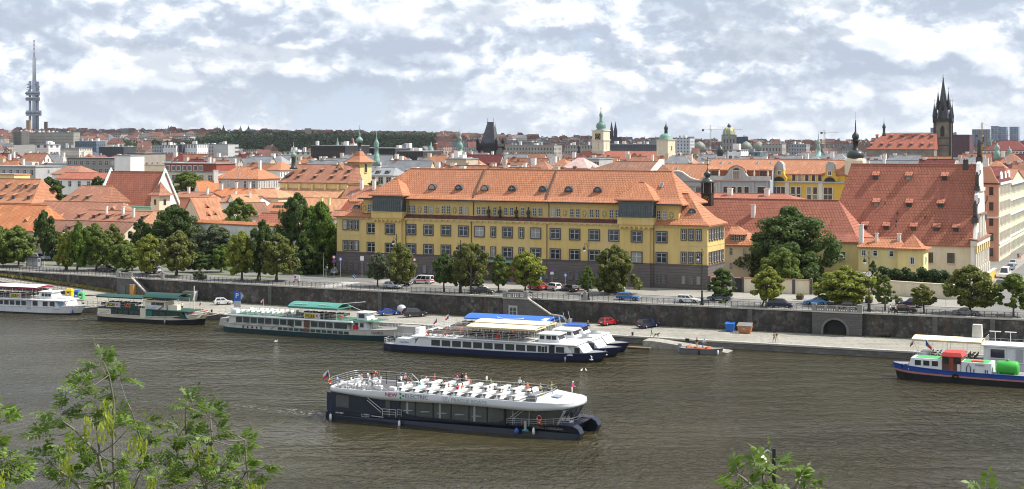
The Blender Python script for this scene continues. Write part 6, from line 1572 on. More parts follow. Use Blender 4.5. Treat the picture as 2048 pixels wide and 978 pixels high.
lamp(1738,624,503,'black lamp post carrying a round street clock',True)
lamp(132,541,448,'black lamp post rising from the yellow green tree at left')
def pole(px,py,h,r,mat,z=ST,name='pole'):pass
GAL=M('galvanised steel',(.42,.43,.44),.45,.1,metal=.5)
def disc(mb,c,r,m,t=.05):
 x,y,z=c;mb.prism([(x+r*math.cos(2*math.pi*k/16),y,z+r*math.sin(2*math.pi*k/16))for k in range(16)],(0,t,0),m)
RED=M('sign red',(.55,.02,.02),.5,.05);BLU=M('sign blue',(.02,.10,.42),.5,.05);SWH=M('sign white',(.8,.8,.8),.5,.03);YEL=M('bin yellow',(.75,.52,.01),.5,.1);GRN=M('bin green',(.12,.48,.18),.5,.12);BBL=M('bin blue',(.02,.13,.48),.5,.12)
def signpost(px,py,h,kind,label,z=ST,rz=0.,sc=1.):
 X,Y,_=gp(px,py,z);t=thing('road_sign',label,'road sign',(X,Y,z),rz,'road signs')
 MB().tube([(0,.04,0),(0,.04,h)],.04,6).build('post',GAL,t);mb=MB()
 if kind=='noentry':disc(mb,(0,-.02,h-.4),.38*sc,0);disc(mb,(0,-.05,h-.4),.28*sc,1,.03)
 elif kind=='redwhite2':disc(mb,(0,-.02,h-.4),.4*sc,0);disc(mb,(0,-.05,h-.4),.29*sc,1,.03);disc(mb,(0,-.02,h-1.3),.42*sc,0);disc(mb,(0,-.05,h-1.3),.32*sc,2,.03)
 elif kind=='nopark':disc(mb,(0,-.02,h-.4),.42*sc,0);disc(mb,(0,-.05,h-.4),.33*sc,2,.03);mb.box(-.35,.35,-.02,.02,h-1.5,h-.95,1)
 elif kind=='arrow':disc(mb,(0,-.02,h-.4),.42*sc,1);disc(mb,(0,-.04,h-.4),.38*sc,2,.02);mb.prism([(-.2,-.07,h-.25),(-.08,-.07,h-.12),(.25,-.07,h-.62),(.12,-.07,h-.7)][::-1],(0,.03,0),1)
 elif kind=='blue':mb.box(-.42*sc,.42*sc,-.02,.02,h-.9*sc,h,2);mb.box(-.2*sc,.2*sc,-.04,-.02,h-.75*sc,h-.2*sc,1)
 elif kind=='red':mb.box(-.35,.35,-.02,.02,h-1.3,h,0);mb.box(-.25,.25,-.04,-.02,h-.9,h-.6,1)
 elif kind=='grey':disc(mb,(0,-.02,h-.4),.42,3)
 elif kind=='white':mb.box(-.4,.4,-.02,.02,h-1.0,h,1)
 mb.build('sign_plate',[RED,SWH,BLU,GAL],t);return t
signpost(668,558,5.4,'redwhite2','two round red ringed signs on one post by the corner of the ministry')
signpost(724,562,5.6,'white','tall post with pale square sign by the granite base')
signpost(708,570,2.2,'arrow','round blue keep-right arrow sign by the railing')
signpost(829,560,5.0,'redwhite2','red ringed signs on a post behind the white red van')
signpost(681,563,5.5,'blue','tall sign post with small blue plate by the junction')
signpost(620,545,5.0,'grey','sign seen from behind by the low dark shrub')
signpost(1104,578,4.6,'nopark','blue and red no parking sign behind the white parked car')
signpost(1131,582,3.8,'blue','blue parking sign behind the black parked car')
signpost(1082,575,2.4,'blue','low blue sign behind the red parked car',sc=.7)
signpost(119,540,3.6,'red','red sign on the pavement left of the yellow green tree')
signpost(572,556,4.2,'white','small white sign on a thin post by the olive tree')
signpost(1892,614,4.5,'grey','thin grey sign post before the cream garden wall')
def trafficlight(px,py,h,label):
 X,Y,_=gp(px,py);t=thing('traffic_light',label,'traffic light',(X,Y,ST),0,'traffic lights at the junction')
 MB().tube([(0,0,0),(0,0,h)],.06,6).build('post',GAL,t)
 MB().box(-.17,.17,-.3,-.06,h-1.2,h-.1).build('signal_head',BLK,t);mb=MB()
 for k in range(3):disc(mb,(0,-.34,h-.28-.36*k),.11,k,.04)
 mb.build('lenses',[RED,M('amber',(.5,.25,.02),.4),GRN],t)
trafficlight(647,557,5.8,'tall traffic light left of the great green tree shadow')
trafficlight(652,561,3.2,'shorter traffic light beside the tall one')
X,Y,_=gp(475,622,1.4);t=thing('parking_sign','blue parking sign with white P and arrow on the quay','parking sign',(X,Y,1.4),-R(10))
mb=MB()
for s in(-.55,.45):mb.tube([(s,.05,0),(s,.05,2.2)],.05,5)
mb.build('post',GAL,t)
mb=MB();mb.box(-.85,.7,0,.06,2.1,4.1);mb.prism([(.7,0,2.3),(1.35,0,3.2),(.7,0,4.0)],(0,.06,0),1);mb.box(-.7,.62,-.02,0,.9,2.0,1);mb.box(-.85,.7,.0,.06,.8,2.1,2);mb.build('sign_plate',[BLU,GAL,M('grey plate',(.45,.47,.5),.6)],t)
def text(s,size,mat,parent,loc,rot,ext=.01,align='CENTER',sx=1.):
 cu=bpy.data.curves.new('lettering','FONT');cu.body=s;cu.size=size;cu.extrude=ext;cu.align_x=align;cu.align_y='CENTER';cu.resolution_u=2
 o=bpy.data.objects.new('lettering',cu);me=bpy.data.meshes.new_from_object(o);bpy.data.objects.remove(o);bpy.data.curves.remove(cu)
 me.materials.clear();me.materials.append(mat);autouv(me)
 q=put('lettering',me,parent,loc,rot);q.scale=(sx,1,1);return q
text('P',1.5,SWH,t,(-.1,-.03,3.2),(R(90),0,0))
X,Y,_=gp(62,536);t=thing('bus_shelter','dark framed glass bus shelter with poster panel at left','bus shelter',(X,Y,ST+.12),wang(X))
mb=MB();mb.box(-2.4,2.4,-.8,.8,2.5,2.75);mb.build('roof',BLK,t);mb=MB()
for x in(-2.2,0,2.2):mb.box(x-.06,x+.06,.6,.72,0,2.5)
mb.box(-2.2,2.2,.6,.7,.2,.3);mb.build('frame',BLK,t);MB().box(-2.2,2.2,.64,.68,.3,2.5).build('pane',M('shelter glass',(.35,.38,.38),.1),t)
mb=MB();mb.box(2.25,3.5,-.1,.1,.3,2.6);mb.box(2.35,3.4,-.13,-.1,.4,2.5,1);mb.box(2.5,3.2,-.15,-.13,1.5,2.2,2);mb.build('poster_panel',[BLK,SWH,M('poster red',(.5,.16,.12),.6)],t)
MB().box(-1.6,1.2,.1,.5,.45,.52).build('bench',GAL,t)
def igloo(px,py,mat,label,w=1.4,h=1.6):
 X,Y,_=gp(px,py,1.6);t=thing('recycling_bin',label,'recycling bin',(X,Y,1.6),-R(15),'recycling bins at the foot of the ramp')
 mb=MB();mb.frus(-w/2,w/2,-.6,.6,.1,-w/2+.06,w/2-.06,-.5,.5,h*.75);mb.build('body',mat,t)
 mb=MB();mb.frus(-w/2-.04,w/2+.04,-.62,.62,h*.75,-w/2+.2,w/2-.2,-.35,.35,h);mb.build('lid',mat,t)
 mb=MB();mb.box(-.25,.25,-.6,-.53,h*.5,h*.66);mb.box(-.3,.3,-.625,-.58,.5,.85,1);mb.build('slot_and_sticker',[BLK,SWH],t)
igloo(139,594,YEL,'yellow recycling bin, first of three by the ramp',1.7,1.9);igloo(155,596.5,BBL,'blue recycling bin between the yellow and green ones',1.2,1.9);igloo(163,599,GRN,'mint green recycling bin, last of three by the ramp',1.3,1.8)
X,Y,_=gp(1460,663,1.45);t=thing('waste_container','blue waste container with lid against the embankment wall','waste container',(X,Y,1.45),-R(20))
mb=MB();mb.frus(-.7,.7,-.5,.5,.18,-.85,.85,-.62,.62,1.4);mb.build('body',BBL,t);mb=MB();mb.sheet([(-.9,-.68,1.5),(.9,-.68,1.5),(.9,.68,1.75),(-.9,.68,1.75)],[(0,1,2,3)],.1);mb.build('lid',BBL,t)
for x in(-.55,.55):MB().lathe([(.1,-.03),(.1,.03)],8).build('wheel',BLK,t,(x,-.4,.1),(R(90),0,0))
X,Y,_=gp(1490,666,1.45);t=thing('rubbish_skip','rusty orange skip with grey lid and green mark by the wall','skip',(X,Y,1.45),-R(20))
mb=MB();mb.frus(-1.05,1.05,-.6,.6,.1,-1.35,1.35,-.8,.8,1.35);mb.build('body',M('rusty orange paint',(.45,.17,.08),.7,.35,2.),t)
MB().sheet([(-1.45,-.9,1.42),(1.45,-.9,1.42),(1.35,.8,1.9),(-1.35,.8,1.9)],[(0,1,2,3)],.08).build('lid',M('grey lid',(.2,.2,.19),.7,.2),t)
mb=MB();disc(mb,(0,-.74,.8),.2,0,.06);mb.build('green_mark',GRN,t)
X,Y,_=gp(379,602,1.45);t=thing('market_stall','grey green tarpaulin covered stall against the embankment wall','stall',(X,Y,1.45),-R(20))
mb=MB();mb.frus(-1.6,1.2,-.8,.8,0,-1.4,1.6,-.6,.8,2.2);mb.build('cover',[M('grey green tarp',(.10,.14,.12),.7,.25)],t);mb=MB();mb.prism([(1.25,-.8,.1),(1.3,.8,.1),(1.65,.8,2.3),(1.65,-.6,2.3)],(.1,0,0));mb.build('pale_side',M('pale tarp',(.55,.57,.56),.7),t);MB().tube([(-3.2,-.9,.6),(-1.2,-.9,1.0)],.06,5).build('drawbar',GAL,t)
X,Y,_=gp(266,593,1.7);t=thing('orange_cabinet','tall flat orange cabinet beside the small quay stair','cabinet',(X,Y,1.7),wang(X));mb=MB();mb.box(-.55,.55,-.5,.3,0,2.7);mb.build('body',M('orange wood',(.55,.27,.06),.7,.1),t);MB().box(-.6,.6,-.55,.35,2.7,2.8).build('cap',GAL,t);MB().box(-.45,.45,-.53,-.5,.15,2.55).build('door',M('orange door',(.5,.24,.05),.6),t)
X,Y,_=gp(1768,675,1.45);t=thing('bench','dark bench standing against the wall right of the arch','bench',(X,Y,1.45),-R(22));MB().box(-.95,.95,-.25,.25,.42,.5).build('seat',BARK,t);MB().box(-.95,.95,.2,.28,.55,.95).build('backrest',BARK,t)
for x in(-.8,.8):MB().box(x-.05,x+.05,-.22,.25,0,.42).build('leg',BLK,t)
X,Y,_=gp(593,565);t=thing('construction_barrier','red and white barrier boards standing behind the railing','barrier',(X,Y,ST+.1),wang(X));mb=MB();mb.box(-.75,.75,-.04,.04,.2,1.6);mb.box(-.55,.55,-.06,-.04,.35,.6,1);mb.box(-.55,-.1,-.06,-.04,.9,1.35,1);mb.build('board',[SWH,RED],t)
for x in(-.6,.6):MB().box(x-.06,x+.06,-.3,.3,0,.2).build('foot',BLK,t)
for i,px in enumerate((1600,1652,1713,1738,1770,1798,1852)):
 X,Y,_=gp(px,600 if px<1620 else 604+(px-1650)*.035);t=thing('planter','dark square planter with yellow green plants '+('left of the light blue coupe','behind the light blue coupe','behind the arched bastion','beside the clock lamp post','right of the clock lamp post','behind the black parked cars','right of the black parked cars')[i],'planter',(X,Y,ST+.1),-TH,'planters along the far pavement')
 MB().frus(-.55,.55,-.55,.55,0,-.7,.7,-.7,.7,.8).build('box',M('planter wood',(.07,.06,.05),.8,.2),t)
 V=leafcloud([(0,0,.95),(.3,.1,.9),(-.3,-.1,.9)],[.45,.35,.35],260,.22,np.random.default_rng(i));put('plants',npmesh('plants',V,np.arange(len(V)).reshape(-1,4),L_YG),t)
# cars
TYRE=M('tyre rubber',(.012,.012,.012),.8,.1);RIM=M('wheel rim',(.35,.35,.36),.35,.1,metal=.6);CARG=glassmat('car glass',(.02,.024,.028),.06)
HLT=M('headlight',(.7,.72,.75),.15,.05,spec=.8);TLT=M('tail light',(.4,.01,.01),.25,.05);PLATE=M('number plate',(.7,.7,.68),.5,.03);UND=M('black trim',(.02,.02,.02),.6,.1)
def paint(name,c):return M('car paint '+name,c,.28,.03,.3,coat=.6,spec=.5)
CT={'hatch':(4.0,1.72,1.48,.92,-1.93,1.0,-1.55,.25,.88),'wagon':(4.75,1.8,1.47,.93,-2.3,.95,-1.95,.15,.86),'sedan':(4.75,1.84,1.43,.93,-1.75,1.0,-.95,.15,.88),'suv':(4.5,1.86,1.68,1.04,-2.18,1.05,-1.85,.3,1.02),'van':(5.0,1.92,1.95,1.08,-2.45,1.75,-2.35,.95,1.06),'minivan':(4.85,1.88,1.72,1.0,-2.38,1.35,-2.1,.55,.96),'coupe':(4.65,1.85,1.38,.92,-1.85,.95,-.75,.1,.86),'bigvan':(5.9,2.05,2.5,1.3,-2.92,2.2,-2.9,1.6,1.25)}
CARM={}
def carmesh(k):
 if k in CARM:return CARM[k]
 L,W,Hh,zb,rb,fb,rt,ft,bz=CT[k];h=L/2;r=.33 if k not in('suv','bigvan')else.37;wb=L*.29;cl=.24
 def arch(cx):return[(cx-r*1.22*math.cos(a),max(cl,r+r*1.18*math.sin(a)))for a in[math.pi*i/6 for i in range(7)]]
 side=[(-h+.04,.4),(-h+.25,cl)]+arch(-wb)+arch(wb)+[(h-.3,cl),(h-.03,.36),(h,.55),(h-.1,bz-.18),(fb+.2,bz),(fb,zb),(rb,zb),(-h+.04,zb-.08),(-h,.62)]
 mb=MB();y=W/2;ins=.07
 n=len(side);cx=sum(p[0]for p in side)/n
 inn=[(p[0]*.985,p[1]if p[1]<.5 else p[1]-.03)for p in side]
 vs=[(p[0],-y,p[1])for p in inn]+[(p[0],-y+ins,p[1])for p in side]+[(p[0],y-ins,p[1])for p in side]+[(p[0],y,p[1])for p in inn]
 fs=[(a*n+i,a*n+(i+1)%n,(a+1)*n+(i+1)%n,(a+1)*n+i)for a in range(3)for i in range(n)]
 mb.add(vs,[tuple(reversed(f))for f in fs],0,False);mb.add(vs[:n],[tuple(range(n))]);mb.add(vs[3*n:],[tuple(range(n-1,-1,-1))])
 yb,yt=y-.06,y-.27
 gh=[(rb,-yb,zb-.02),(fb,-yb,zb-.02),(fb,yb,zb-.02),(rb,yb,zb-.02),(rt,-yt,Hh),(ft,-yt,Hh),(ft,yt,Hh),(rt,yt,Hh)]
 mb.add(gh,[(4,5,6,7),(0,1,5,4),(1,2,6,5),(2,3,7,6),(3,0,4,7)])
 mb.add([(rt+.1,-yt+.05,Hh+.0),(ft-.1,-yt+.05,Hh),(ft-.1,yt-.05,Hh),(rt+.1,yt-.05,Hh),(rt+.3,-yt+.2,Hh+.045),(ft-.3,-yt+.2,Hh+.045),(ft-.3,yt-.2,Hh+.045),(rt+.3,yt-.2,Hh+.045)],[(4,5,6,7),(0,1,5,4),(1,2,6,5),(2,3,7,6),(3,0,4,7)])
 mb.box(-h-.03,-h+.1,-y+.1,y-.1,.34,.5,1);mb.box(h-.12,h+.03,-y+.12,y-.12,.3,.46,1)
 for s in(-1,1):mb.box(fb-.35,fb-.15,min(s*y,s*(y+.16)),max(s*y,s*(y+.16)),zb,zb+.14)
 body=mb.mesh('body',[UND,UND])
 def q(a,b,u0,u1,v0,v1,off):
  """quad on face a-b (bottom edge), A..B top"""
  a0,a1,b1,b0=[Vector(gh[i])for i in a]
  def P(u,v):return(a0*(1-u)+a1*u)*(1-v)+(b0*(1-u)+b1*u)*v
  c=[P(u0,v0),P(u1,v0),P(u1,v1),P(u0,v1)];nn=(c[1]-c[0]).cross(c[3]-c[0]).normalized()
  m2=MB();m2.prism([p+nn*.004 for p in c],nn*.012);return m2.mesh('glass',CARG)
 ws=q((1,2,6,5),0,.07,.93,.08,.92,0);rw=q((3,0,4,7),0,.1,.9,.15,.88,0)
 sides=[]
 for f in((0,1,5,4),(2,3,7,6)):
  sp=((.06,.30),(.33,.60),(.63,.90))if k in('wagon','suv','minivan','van')else((.1,.48),(.52,.88))
  for u0,u1 in sp:
   if f[0]==2:u0,u1=1-u1,1-u0
   sides.append(q(f,0,u0,u1,.12,.88,0))
 w=MB();w.lathe([(r*.62,-.11),(r*.96,-.11),(r,-.07),(r,.07),(r*.96,.11),(r*.62,.11)],14,0);w.lathe([(.05,-.125),(r*.62,-.115)],14,1);w.lathe([(r*.62,.115),(.05,.125)],14,1)
 wh=w.mesh('wheel',[TYRE,RIM])
 hl=MB().box(h-.2,h+.005,-.2,.2,bz-.3,bz-.14).mesh('headlight',HLT)
 tl=MB().box(-h-.01,-h+.12,-.12,.12,zb-.28 if k not in('suv','wagon','minivan','van','bigvan')else zb-.2,zb-.06 if k not in('suv','wagon','minivan','van','bigvan')else zb+.14).mesh('tail_light',TLT)
 pl=MB().box(-h-.035,-h+.02,-.26,.26,.55,.67).mesh('number_plate',PLATE);pf=MB().box(h-.02,h+.035,-.26,.26,.4,.5).mesh('number_plate',PLATE)
 CARM[k]=(body,ws,rw,sides,wh,hl,tl,pl,pf,wb,y,r);return CARM[k]
def car(kind,loc,rz,col,label,group='cars parked along the riverside street',name='car',sc=1.):
 body,ws,rw,sides,wh,hl,tl,pl,pf,wb,y,r=carmesh(kind)
 t=thing(name,label,'van' if 'van' in kind and kind!='minivan' else 'car',loc,rz,group,sc)
 put('body',body,t,None,None,[col,UND]);put('windscreen',ws,t)
 if kind!='bigvan':put('rear_window',rw,t)
 for s in sides[(2 if kind=='bigvan' else 0):]if kind!='bigvan' else(sides[1],sides[2]):put('side_window',s,t)
 for sx in(-1,1):
  for sy in(-1,1):put('wheel',wh,t,(sx*wb,sy*(y-.1),r),(R(90),0,0))
 for sy in(-1,1):put('headlight',hl,t,(0,sy*(y-.32),0));put('tail_light',tl,t,(0,sy*(y-.2),0))
 put('number_plate',pl,t);put('number_plate',pf,t)
 return t
CW=paint('white',(.72,.72,.71));CK=paint('black',(.012,.012,.014));CS=paint('silver',(.42,.43,.45));CR_=paint('red',(.42,.012,.015));CB=paint('blue',(.012,.06,.34));CN=paint('navy',(.012,.018,.06));CLB=paint('light blue',(.06,.28,.60));CGB=paint('grey blue',(.10,.13,.17));CWB=paint('mid blue',(.03,.14,.38));CG=paint('grey',(.22,.22,.22))
def street_car(kind,px,py,d,col,label,extra=0.,z=ST+.02,**k):
 X,Y,_=gp(px,py,z);a=wang(X)+(0 if d>0 else math.pi)+extra;return car(kind,(X,Y,z),a,col,label,**k)
street_car('hatch',785,577,1,CS,'silver hatchback behind the long railing, ahead of the white red van')
street_car('wagon',803,571,1,CK,'black car half hidden behind the silver hatchback')
v=street_car('van',845,568,-1,CW,'white van with red stripes driving left before the office building',name='van')
mb=MB()
for s in(-1,1):
 y0,y1=sorted((s*.955,s*.975));mb.box(-2.2,1.7,y0,y1,.78,.92);mb.prism([(-1.7,s*.965,.8),(-1.2,s*.965,.8),(-.7,s*.965,1.1),(-1.1,s*.965,1.1)],(0,s*.012,0))
mb.box(-2.515,-2.49,-.7,.7,.8,1.0);mb.build('red_stripes',RED,v)
street_car('sedan',967,588,1,CK,'black car behind the railing below the tall loose olive tree')
street_car('hatch',958,581,1,CW,'white car mostly hidden behind the black one under the olive tree')
for px,py,kd,col,lb in((1074,580,'suv',CR_,'red off-road car seen from behind, left of three parked cars'),(1105,581,'suv',CW,'white off-road car seen from behind, middle of three parked cars'),(1138,583,'wagon',CK,'black car seen from behind, right of three parked cars')):
 street_car(kd,px,py,1,col,lb,extra=R(150),group='three cars parked before the office building')
street_car('wagon',1257,600,1,CWB,'blue estate car right of the stone pier')
street_car('wagon',1377,605,1,CW,'white estate car beside the tall black lamp post')
street_car('sedan',1439,601,-1,CGB,'dark grey blue saloon driving left near the dark cone tree')
street_car('minivan',1561,616,1,CN,'dark navy minivan under the yellow green street tree')
street_car('coupe',1632,609,-1,CLB,'bright light blue coupe above the arched bastion')
street_car('sedan',1700,618,1,CK,'black car behind the balustrade of the arched bastion')
street_car('sedan',1808,625,1,CK,'black saloon behind the railing beside two walkers')
street_car('suv',1822,614,-1,CN,'dark off-road car behind the black saloon')
street_car('coupe',1933,631,1,CG,'silver grey coupe below the tall olive tree')
street_car('suv',1961,606,1,CN,'dark car at the corner half hidden by the autumn tinged tree',extra=R(60))
AW=-TH+R(90)
for px,py,kd,col,lb in((2000,573,'sedan',CK,'black saloon facing the river in the side street'),(2010,556,'bigvan',CW,'white delivery van behind the black saloon in the side street'),(2021,540,'wagon',CGB,'grey blue car behind the white van in the side street'),(2026,531,'hatch',CS,'silver car farthest up the side street')):
 X,Y,_=gp(px,py,ST+.12);car(kd,(X,Y,ST+.12),AW+math.pi,col,lb,'vehicles parked in the side street',name='van' if kd=='bigvan' else 'car')
X,Y,_=gp(1968,576,ST+.12);car('van',(X,Y,ST+.12),AW,CW,'white van behind the tall olive tree near the church','vehicles parked in the side street',name='van')
X,Y,_=gp(1716,566,ST+.12);car('bigvan',(X,Y,ST+.12),AW+R(60),CW,'white box van behind the wide yellow green tree','vehicles parked in the side street',name='van')
X,Y,_=gp(1632,584,ST+.12);car('sedan',(X,Y,ST+.12),AW+R(90),CK,'dark car in the gateway right of the cream garden wall','vehicles parked in the side street')
street_car('sedan',214,543,1,CK,'black car under the green trees left of the small stair')
street_car('suv',305,546,-1,CS,'grey off-road car behind the small stair bastion')
street_car('van',73,521,1,CW,'white van behind the round green tree at left',name='van')
street_car('van',100,520,1,CW,'second white van beside the dark bushy tree',name='van')
street_car('hatch',669,549,-1,CG,'dark grey car at the corner of the office building',extra=R(-60))
def quay_car(kind,px,py,col,label,a,**k):
 X,Y,_=gp(px,py,1.47);return car(kind,(X,Y,1.47),a,col,label,'cars parked on the quay',**k)
quay_car('hatch',446,609,CW,'white hatchback parked on the quay near the parking sign',R(18))
quay_car('coupe',777,630,CB,'bright blue coupe on the quay beside the silver trailer',R(22))
quay_car('minivan',829,633,CK,'black people carrier on the quay beside the silver trailer',R(25))
quay_car('hatch',1217,650,CR_,'red hatchback on the quay below the wall',R(40))
quay_car('minivan',1296,655,CN,'dark navy car on the quay right of the red one',R(42))
X,Y,_=gp(803,629,1.47);t=thing('covered_trailer','small trailer with rounded silver cover between two parked cars','trailer',(X,Y,1.47),R(30))
mb=MB();mb.lathe([(.15,.3),(.75,.5),(.98,1.0),(.85,1.6),(.5,1.95),(.02,2.05)],12,0,(0,0,0),True,0.,1.1);mb.build('cover',M('silver tarpaulin',(.48,.49,.5),.45,.25,2.,metal=.2),t)
for s in(-.8,.8):MB().lathe([(.02,-.08),(.3,-.08),(.3,.08),(.02,.08)],12).build('wheel',TYRE,t,(0,s,.3),(R(90),0,0))
MB().tube([(.6,0,.4),(1.7,0,.45)],.05,5).build('drawbar',GAL,t)
# people
def skinned(J,E,root=0):
 """one continuous body grown over joints J {name: (pos, radius, tag)} and bones E"""
 names=list(J);ix={n:i for i,n in enumerate(names)}
 me=bpy.data.meshes.new('sk');me.from_pydata([J[n][0]for n in names],[(ix[a],ix[b])for a,b in E],[])
 o=bpy.data.objects.new('sk',me);COL.objects.link(o)
 o.modifiers.new('s','SKIN');ss=o.modifiers.new('u','SUBSURF');ss.levels=ss.render_levels=1
 sv=me.skin_vertices[0].data
 for n in names:r=J[n][1];sv[ix[n]].radius=r if isinstance(r,tuple)else(r,r)
 sv[ix[names[0]]].use_root=True
 dg=bpy.context.evaluated_depsgraph_get();dg.update();ev=o.evaluated_get(dg);m2=ev.to_mesh()
 V=[tuple(v.co)for v in m2.vertices];Fc=[tuple(p.vertices)for p in m2.polygons];cen=[tuple(p.center)for p in m2.polygons]
 ev.to_mesh_clear();bpy.data.objects.remove(o);bpy.data.meshes.remove(me)
 seg=[(Vector(J[a][0]),Vector(J[b][0]),J[b][2])for a,b in E];mi=[]
 for c in cen:
  c=Vector(c);best=None
  for a,b,tg in seg:
   d=b-a;t=max(0,min(1,(c-a).dot(d)/max(d.length_squared,1e-9)));dd=(a+d*t-c).length
   if best is None or dd<best[0]:best=(dd,tg)
  mi.append(best[1])
 return V,Fc,mi
SKN,SHI,TRO,SHO,DRK=0,1,2,3,4
def body(pose):
 J={};E=[]
 def j(n,p,r,tg,par=None):
  J[n]=(p,r,tg)
  if par:E.append((par,n))
 sit=pose.startswith('sit');hz=.52 if sit else.93;ly=0.
 lean={'stand':0,'walk':.06,'bend':.42,'sit':-.04,'sitlean':.14,'point':0,'rail':.12}.get(pose,0)
 j('pelvis',(0,0,hz),(.15,.11),TRO)
 j('waist',(0,-lean*.2,hz+.14),(.135,.10),SHI,'pelvis');j('chest',(0,-lean*.6,hz+.36),(.16,.11),SHI,'waist');j('neckb',(0,-lean*.85,hz+.50),(.075,.07),SHI,'chest')
 j('neck',(0,-lean-.01,hz+.57),.052,SKN,'neckb');j('chin',(0,-lean-.03,hz+.64),.075,SKN,'neck');j('head',(0,-lean-.025,hz+.73),(.082,.098),SKN,'chin');j('crown',(0,-lean-.01,hz+.80),.06,SKN,'head')
 for s,S in((-1,'l'),(1,'r')):
  sh=(s*.19,-lean*.75,hz+.46);j('sh'+S,sh,.06,SHI,'chest')
  if pose=='point' and s>0:el,ha=(s*.36,-lean-.2,hz+.4),(s*.42,-lean-.44,hz+.5)
  elif pose in('sit','sitlean','rail'):el,ha=(s*.25,-lean-.08,hz+.2),(s*.13,-lean-.3,hz+.17)
  elif pose=='walk':el,ha=(s*.25,s*.1-.03,hz+.2),(s*.25,s*.2-.1,hz-.03)
  elif pose=='bend':el,ha=(s*.24,-lean-.12,hz+.2),(s*.16,-lean-.25,hz+.0)
  else:el,ha=(s*.25,.02,hz+.2),(s*.26,-.06,hz-.04)
  j('el'+S,el,.045,SHI if pose!='point' else SKN,'sh'+S);j('wr'+S,ha,.03,SKN,'el'+S)
  d=(Vector(ha)-Vector(el)).normalized();pm=Vector(ha)+d*.07;j('pa'+S,tuple(pm),(.036,.022),SKN,'wr'+S)
  hp=(s*.1,0,hz-.06);j('hp'+S,hp,.098,TRO,'pelvis')
  if sit:kn,an,to=(s*.12,-.43,hz-.03),(s*.12,-.46,.09),(s*.13,-.62,.04)
  elif pose=='walk':kn,an,to=(s*.1,-.12-s*.14,.5),(s*.1,-s*.3,.1+(.05 if s<0 else 0)),(s*.11,-s*.3-.16,.04)
  else:kn,an,to=(s*.105,-.02,.5),(s*.11,.02,.09),(s*.13,-.14,.04)
  j('kn'+S,kn,.062,TRO,'hp'+S);j('an'+S,an,.045,TRO,'kn'+S);j('to'+S,to,.04,SHO,'an'+S)
 V,Fc,mi=skinned(J,E)
 mb=MB();mb.add(V,Fc,0,True);mb.m=list(mi)
 for s,S in((-1,'l'),(1,'r')):
  w,p=Vector(J['wr'+S][0]),Vector(J['pa'+S][0]);d=(p-w).normalized();sd_=d.cross(Vector((0,1,0)));sd_=sd_.normalized()if sd_.length>.1 else Vector((1,0,0));nn=d.cross(sd_)
  for k,(o,ln)in enumerate(((-.027,.055),(-.009,.068),(.009,.064),(.026,.05))):
   b=p+sd_*o;mb.tube([b-d*.02,b+d*ln*.5,b+d*ln*.85+nn*.012,b+d*ln+nn*.03],[.0095,.009,.008,.006],5,SKN)
  b=p-d*.04+sd_*-.03;mb.tube([b,b+d*.03-sd_*.022,b+d*.055-sd_*.025+nn*.008],[.012,.01,.008],5,SKN)
 h=Vector(J['head'][0])
 for s in(-1,1):mb.sphere(h+Vector((s*.032,-.093,.01)),.013,6,DRK);mb.sphere(h+Vector((s*.09,.0,-.01)),.022,6,SKN,1.4)
 mb.tube([h+Vector((0,-.09,.015)),h+Vector((0,-.118,-.022)),h+Vector((0,-.09,-.03))],[.01,.015,.01],5,SKN);mb.box(h.x-.025,h.x+.025,h.y-.1,h.y-.085,h.z-.062,h.z-.054,DRK)
 hm=MB();hm.lathe([(.112,-.015),(.112,.03),(.096,.075),(.055,.108),(.002,.118)],10,0,(0,0,0));
 for v in range(len(hm.v)):
  x,y,z=hm.v[v];hm.v[v]=(x*.9,y*1.02+.012,z-(.06 if y>.04 and z<.02 else 0))
 me=mb.mesh('person',[M('skin',(.5,.3,.21),.6,.08),UND,UND,UND,UND]);hmesh=hm.mesh('hair',UND)
 return me,hmesh,tuple(h)
POSE={}
HAIRS={'dark':M('dark hair',(.02,.014,.01),.6),'brown':M('brown hair',(.08,.045,.02),.6),'fair':M('fair hair',(.42,.28,.11),.6),'grey':M('grey hair',(.35,.34,.33),.6),'hat':M('straw hat',(.6,.5,.32),.7),'white':M('white cap',(.75,.75,.73),.7)}
CLO={}
CC={'white':(.78,.78,.76),'black':(.015,.015,.017),'pink':(.72,.06,.30),'green':(.02,.42,.13),'teal':(.02,.38,.30),'orange':(.75,.20,.05),'red':(.6,.02,.03),'blue':(.05,.16,.45),'light blue':(.40,.60,.78),'grey':(.25,.25,.26),'navy':(.02,.03,.08),'beige':(.5,.42,.3),'pale pink':(.75,.45,.45),'yellow':(.75,.55,.04),'khaki':(.22,.2,.13),'denim':(.08,.13,.22),'pale green':(.5,.62,.3),'brown':(.12,.07,.04),'skin':(.5,.3,.21)}
def cloth(n):return M('cloth '+n,CC[n],.85,.12,3.)
def person(pose,loc,rz,top,legs,hair,label,group=None,sc=1.,shoes='black'):
 if pose not in POSE:POSE[pose]=body(pose)
 me,hm,hc=POSE[pose]
 o=put('person',me,None,loc,rz,[M('skin'),cloth(top),cloth(legs),cloth(shoes),UND],sc)
 tag(o,label,'person',group)
 put('hair',hm,o,hc,None,[HAIRS[hair]])
 return o
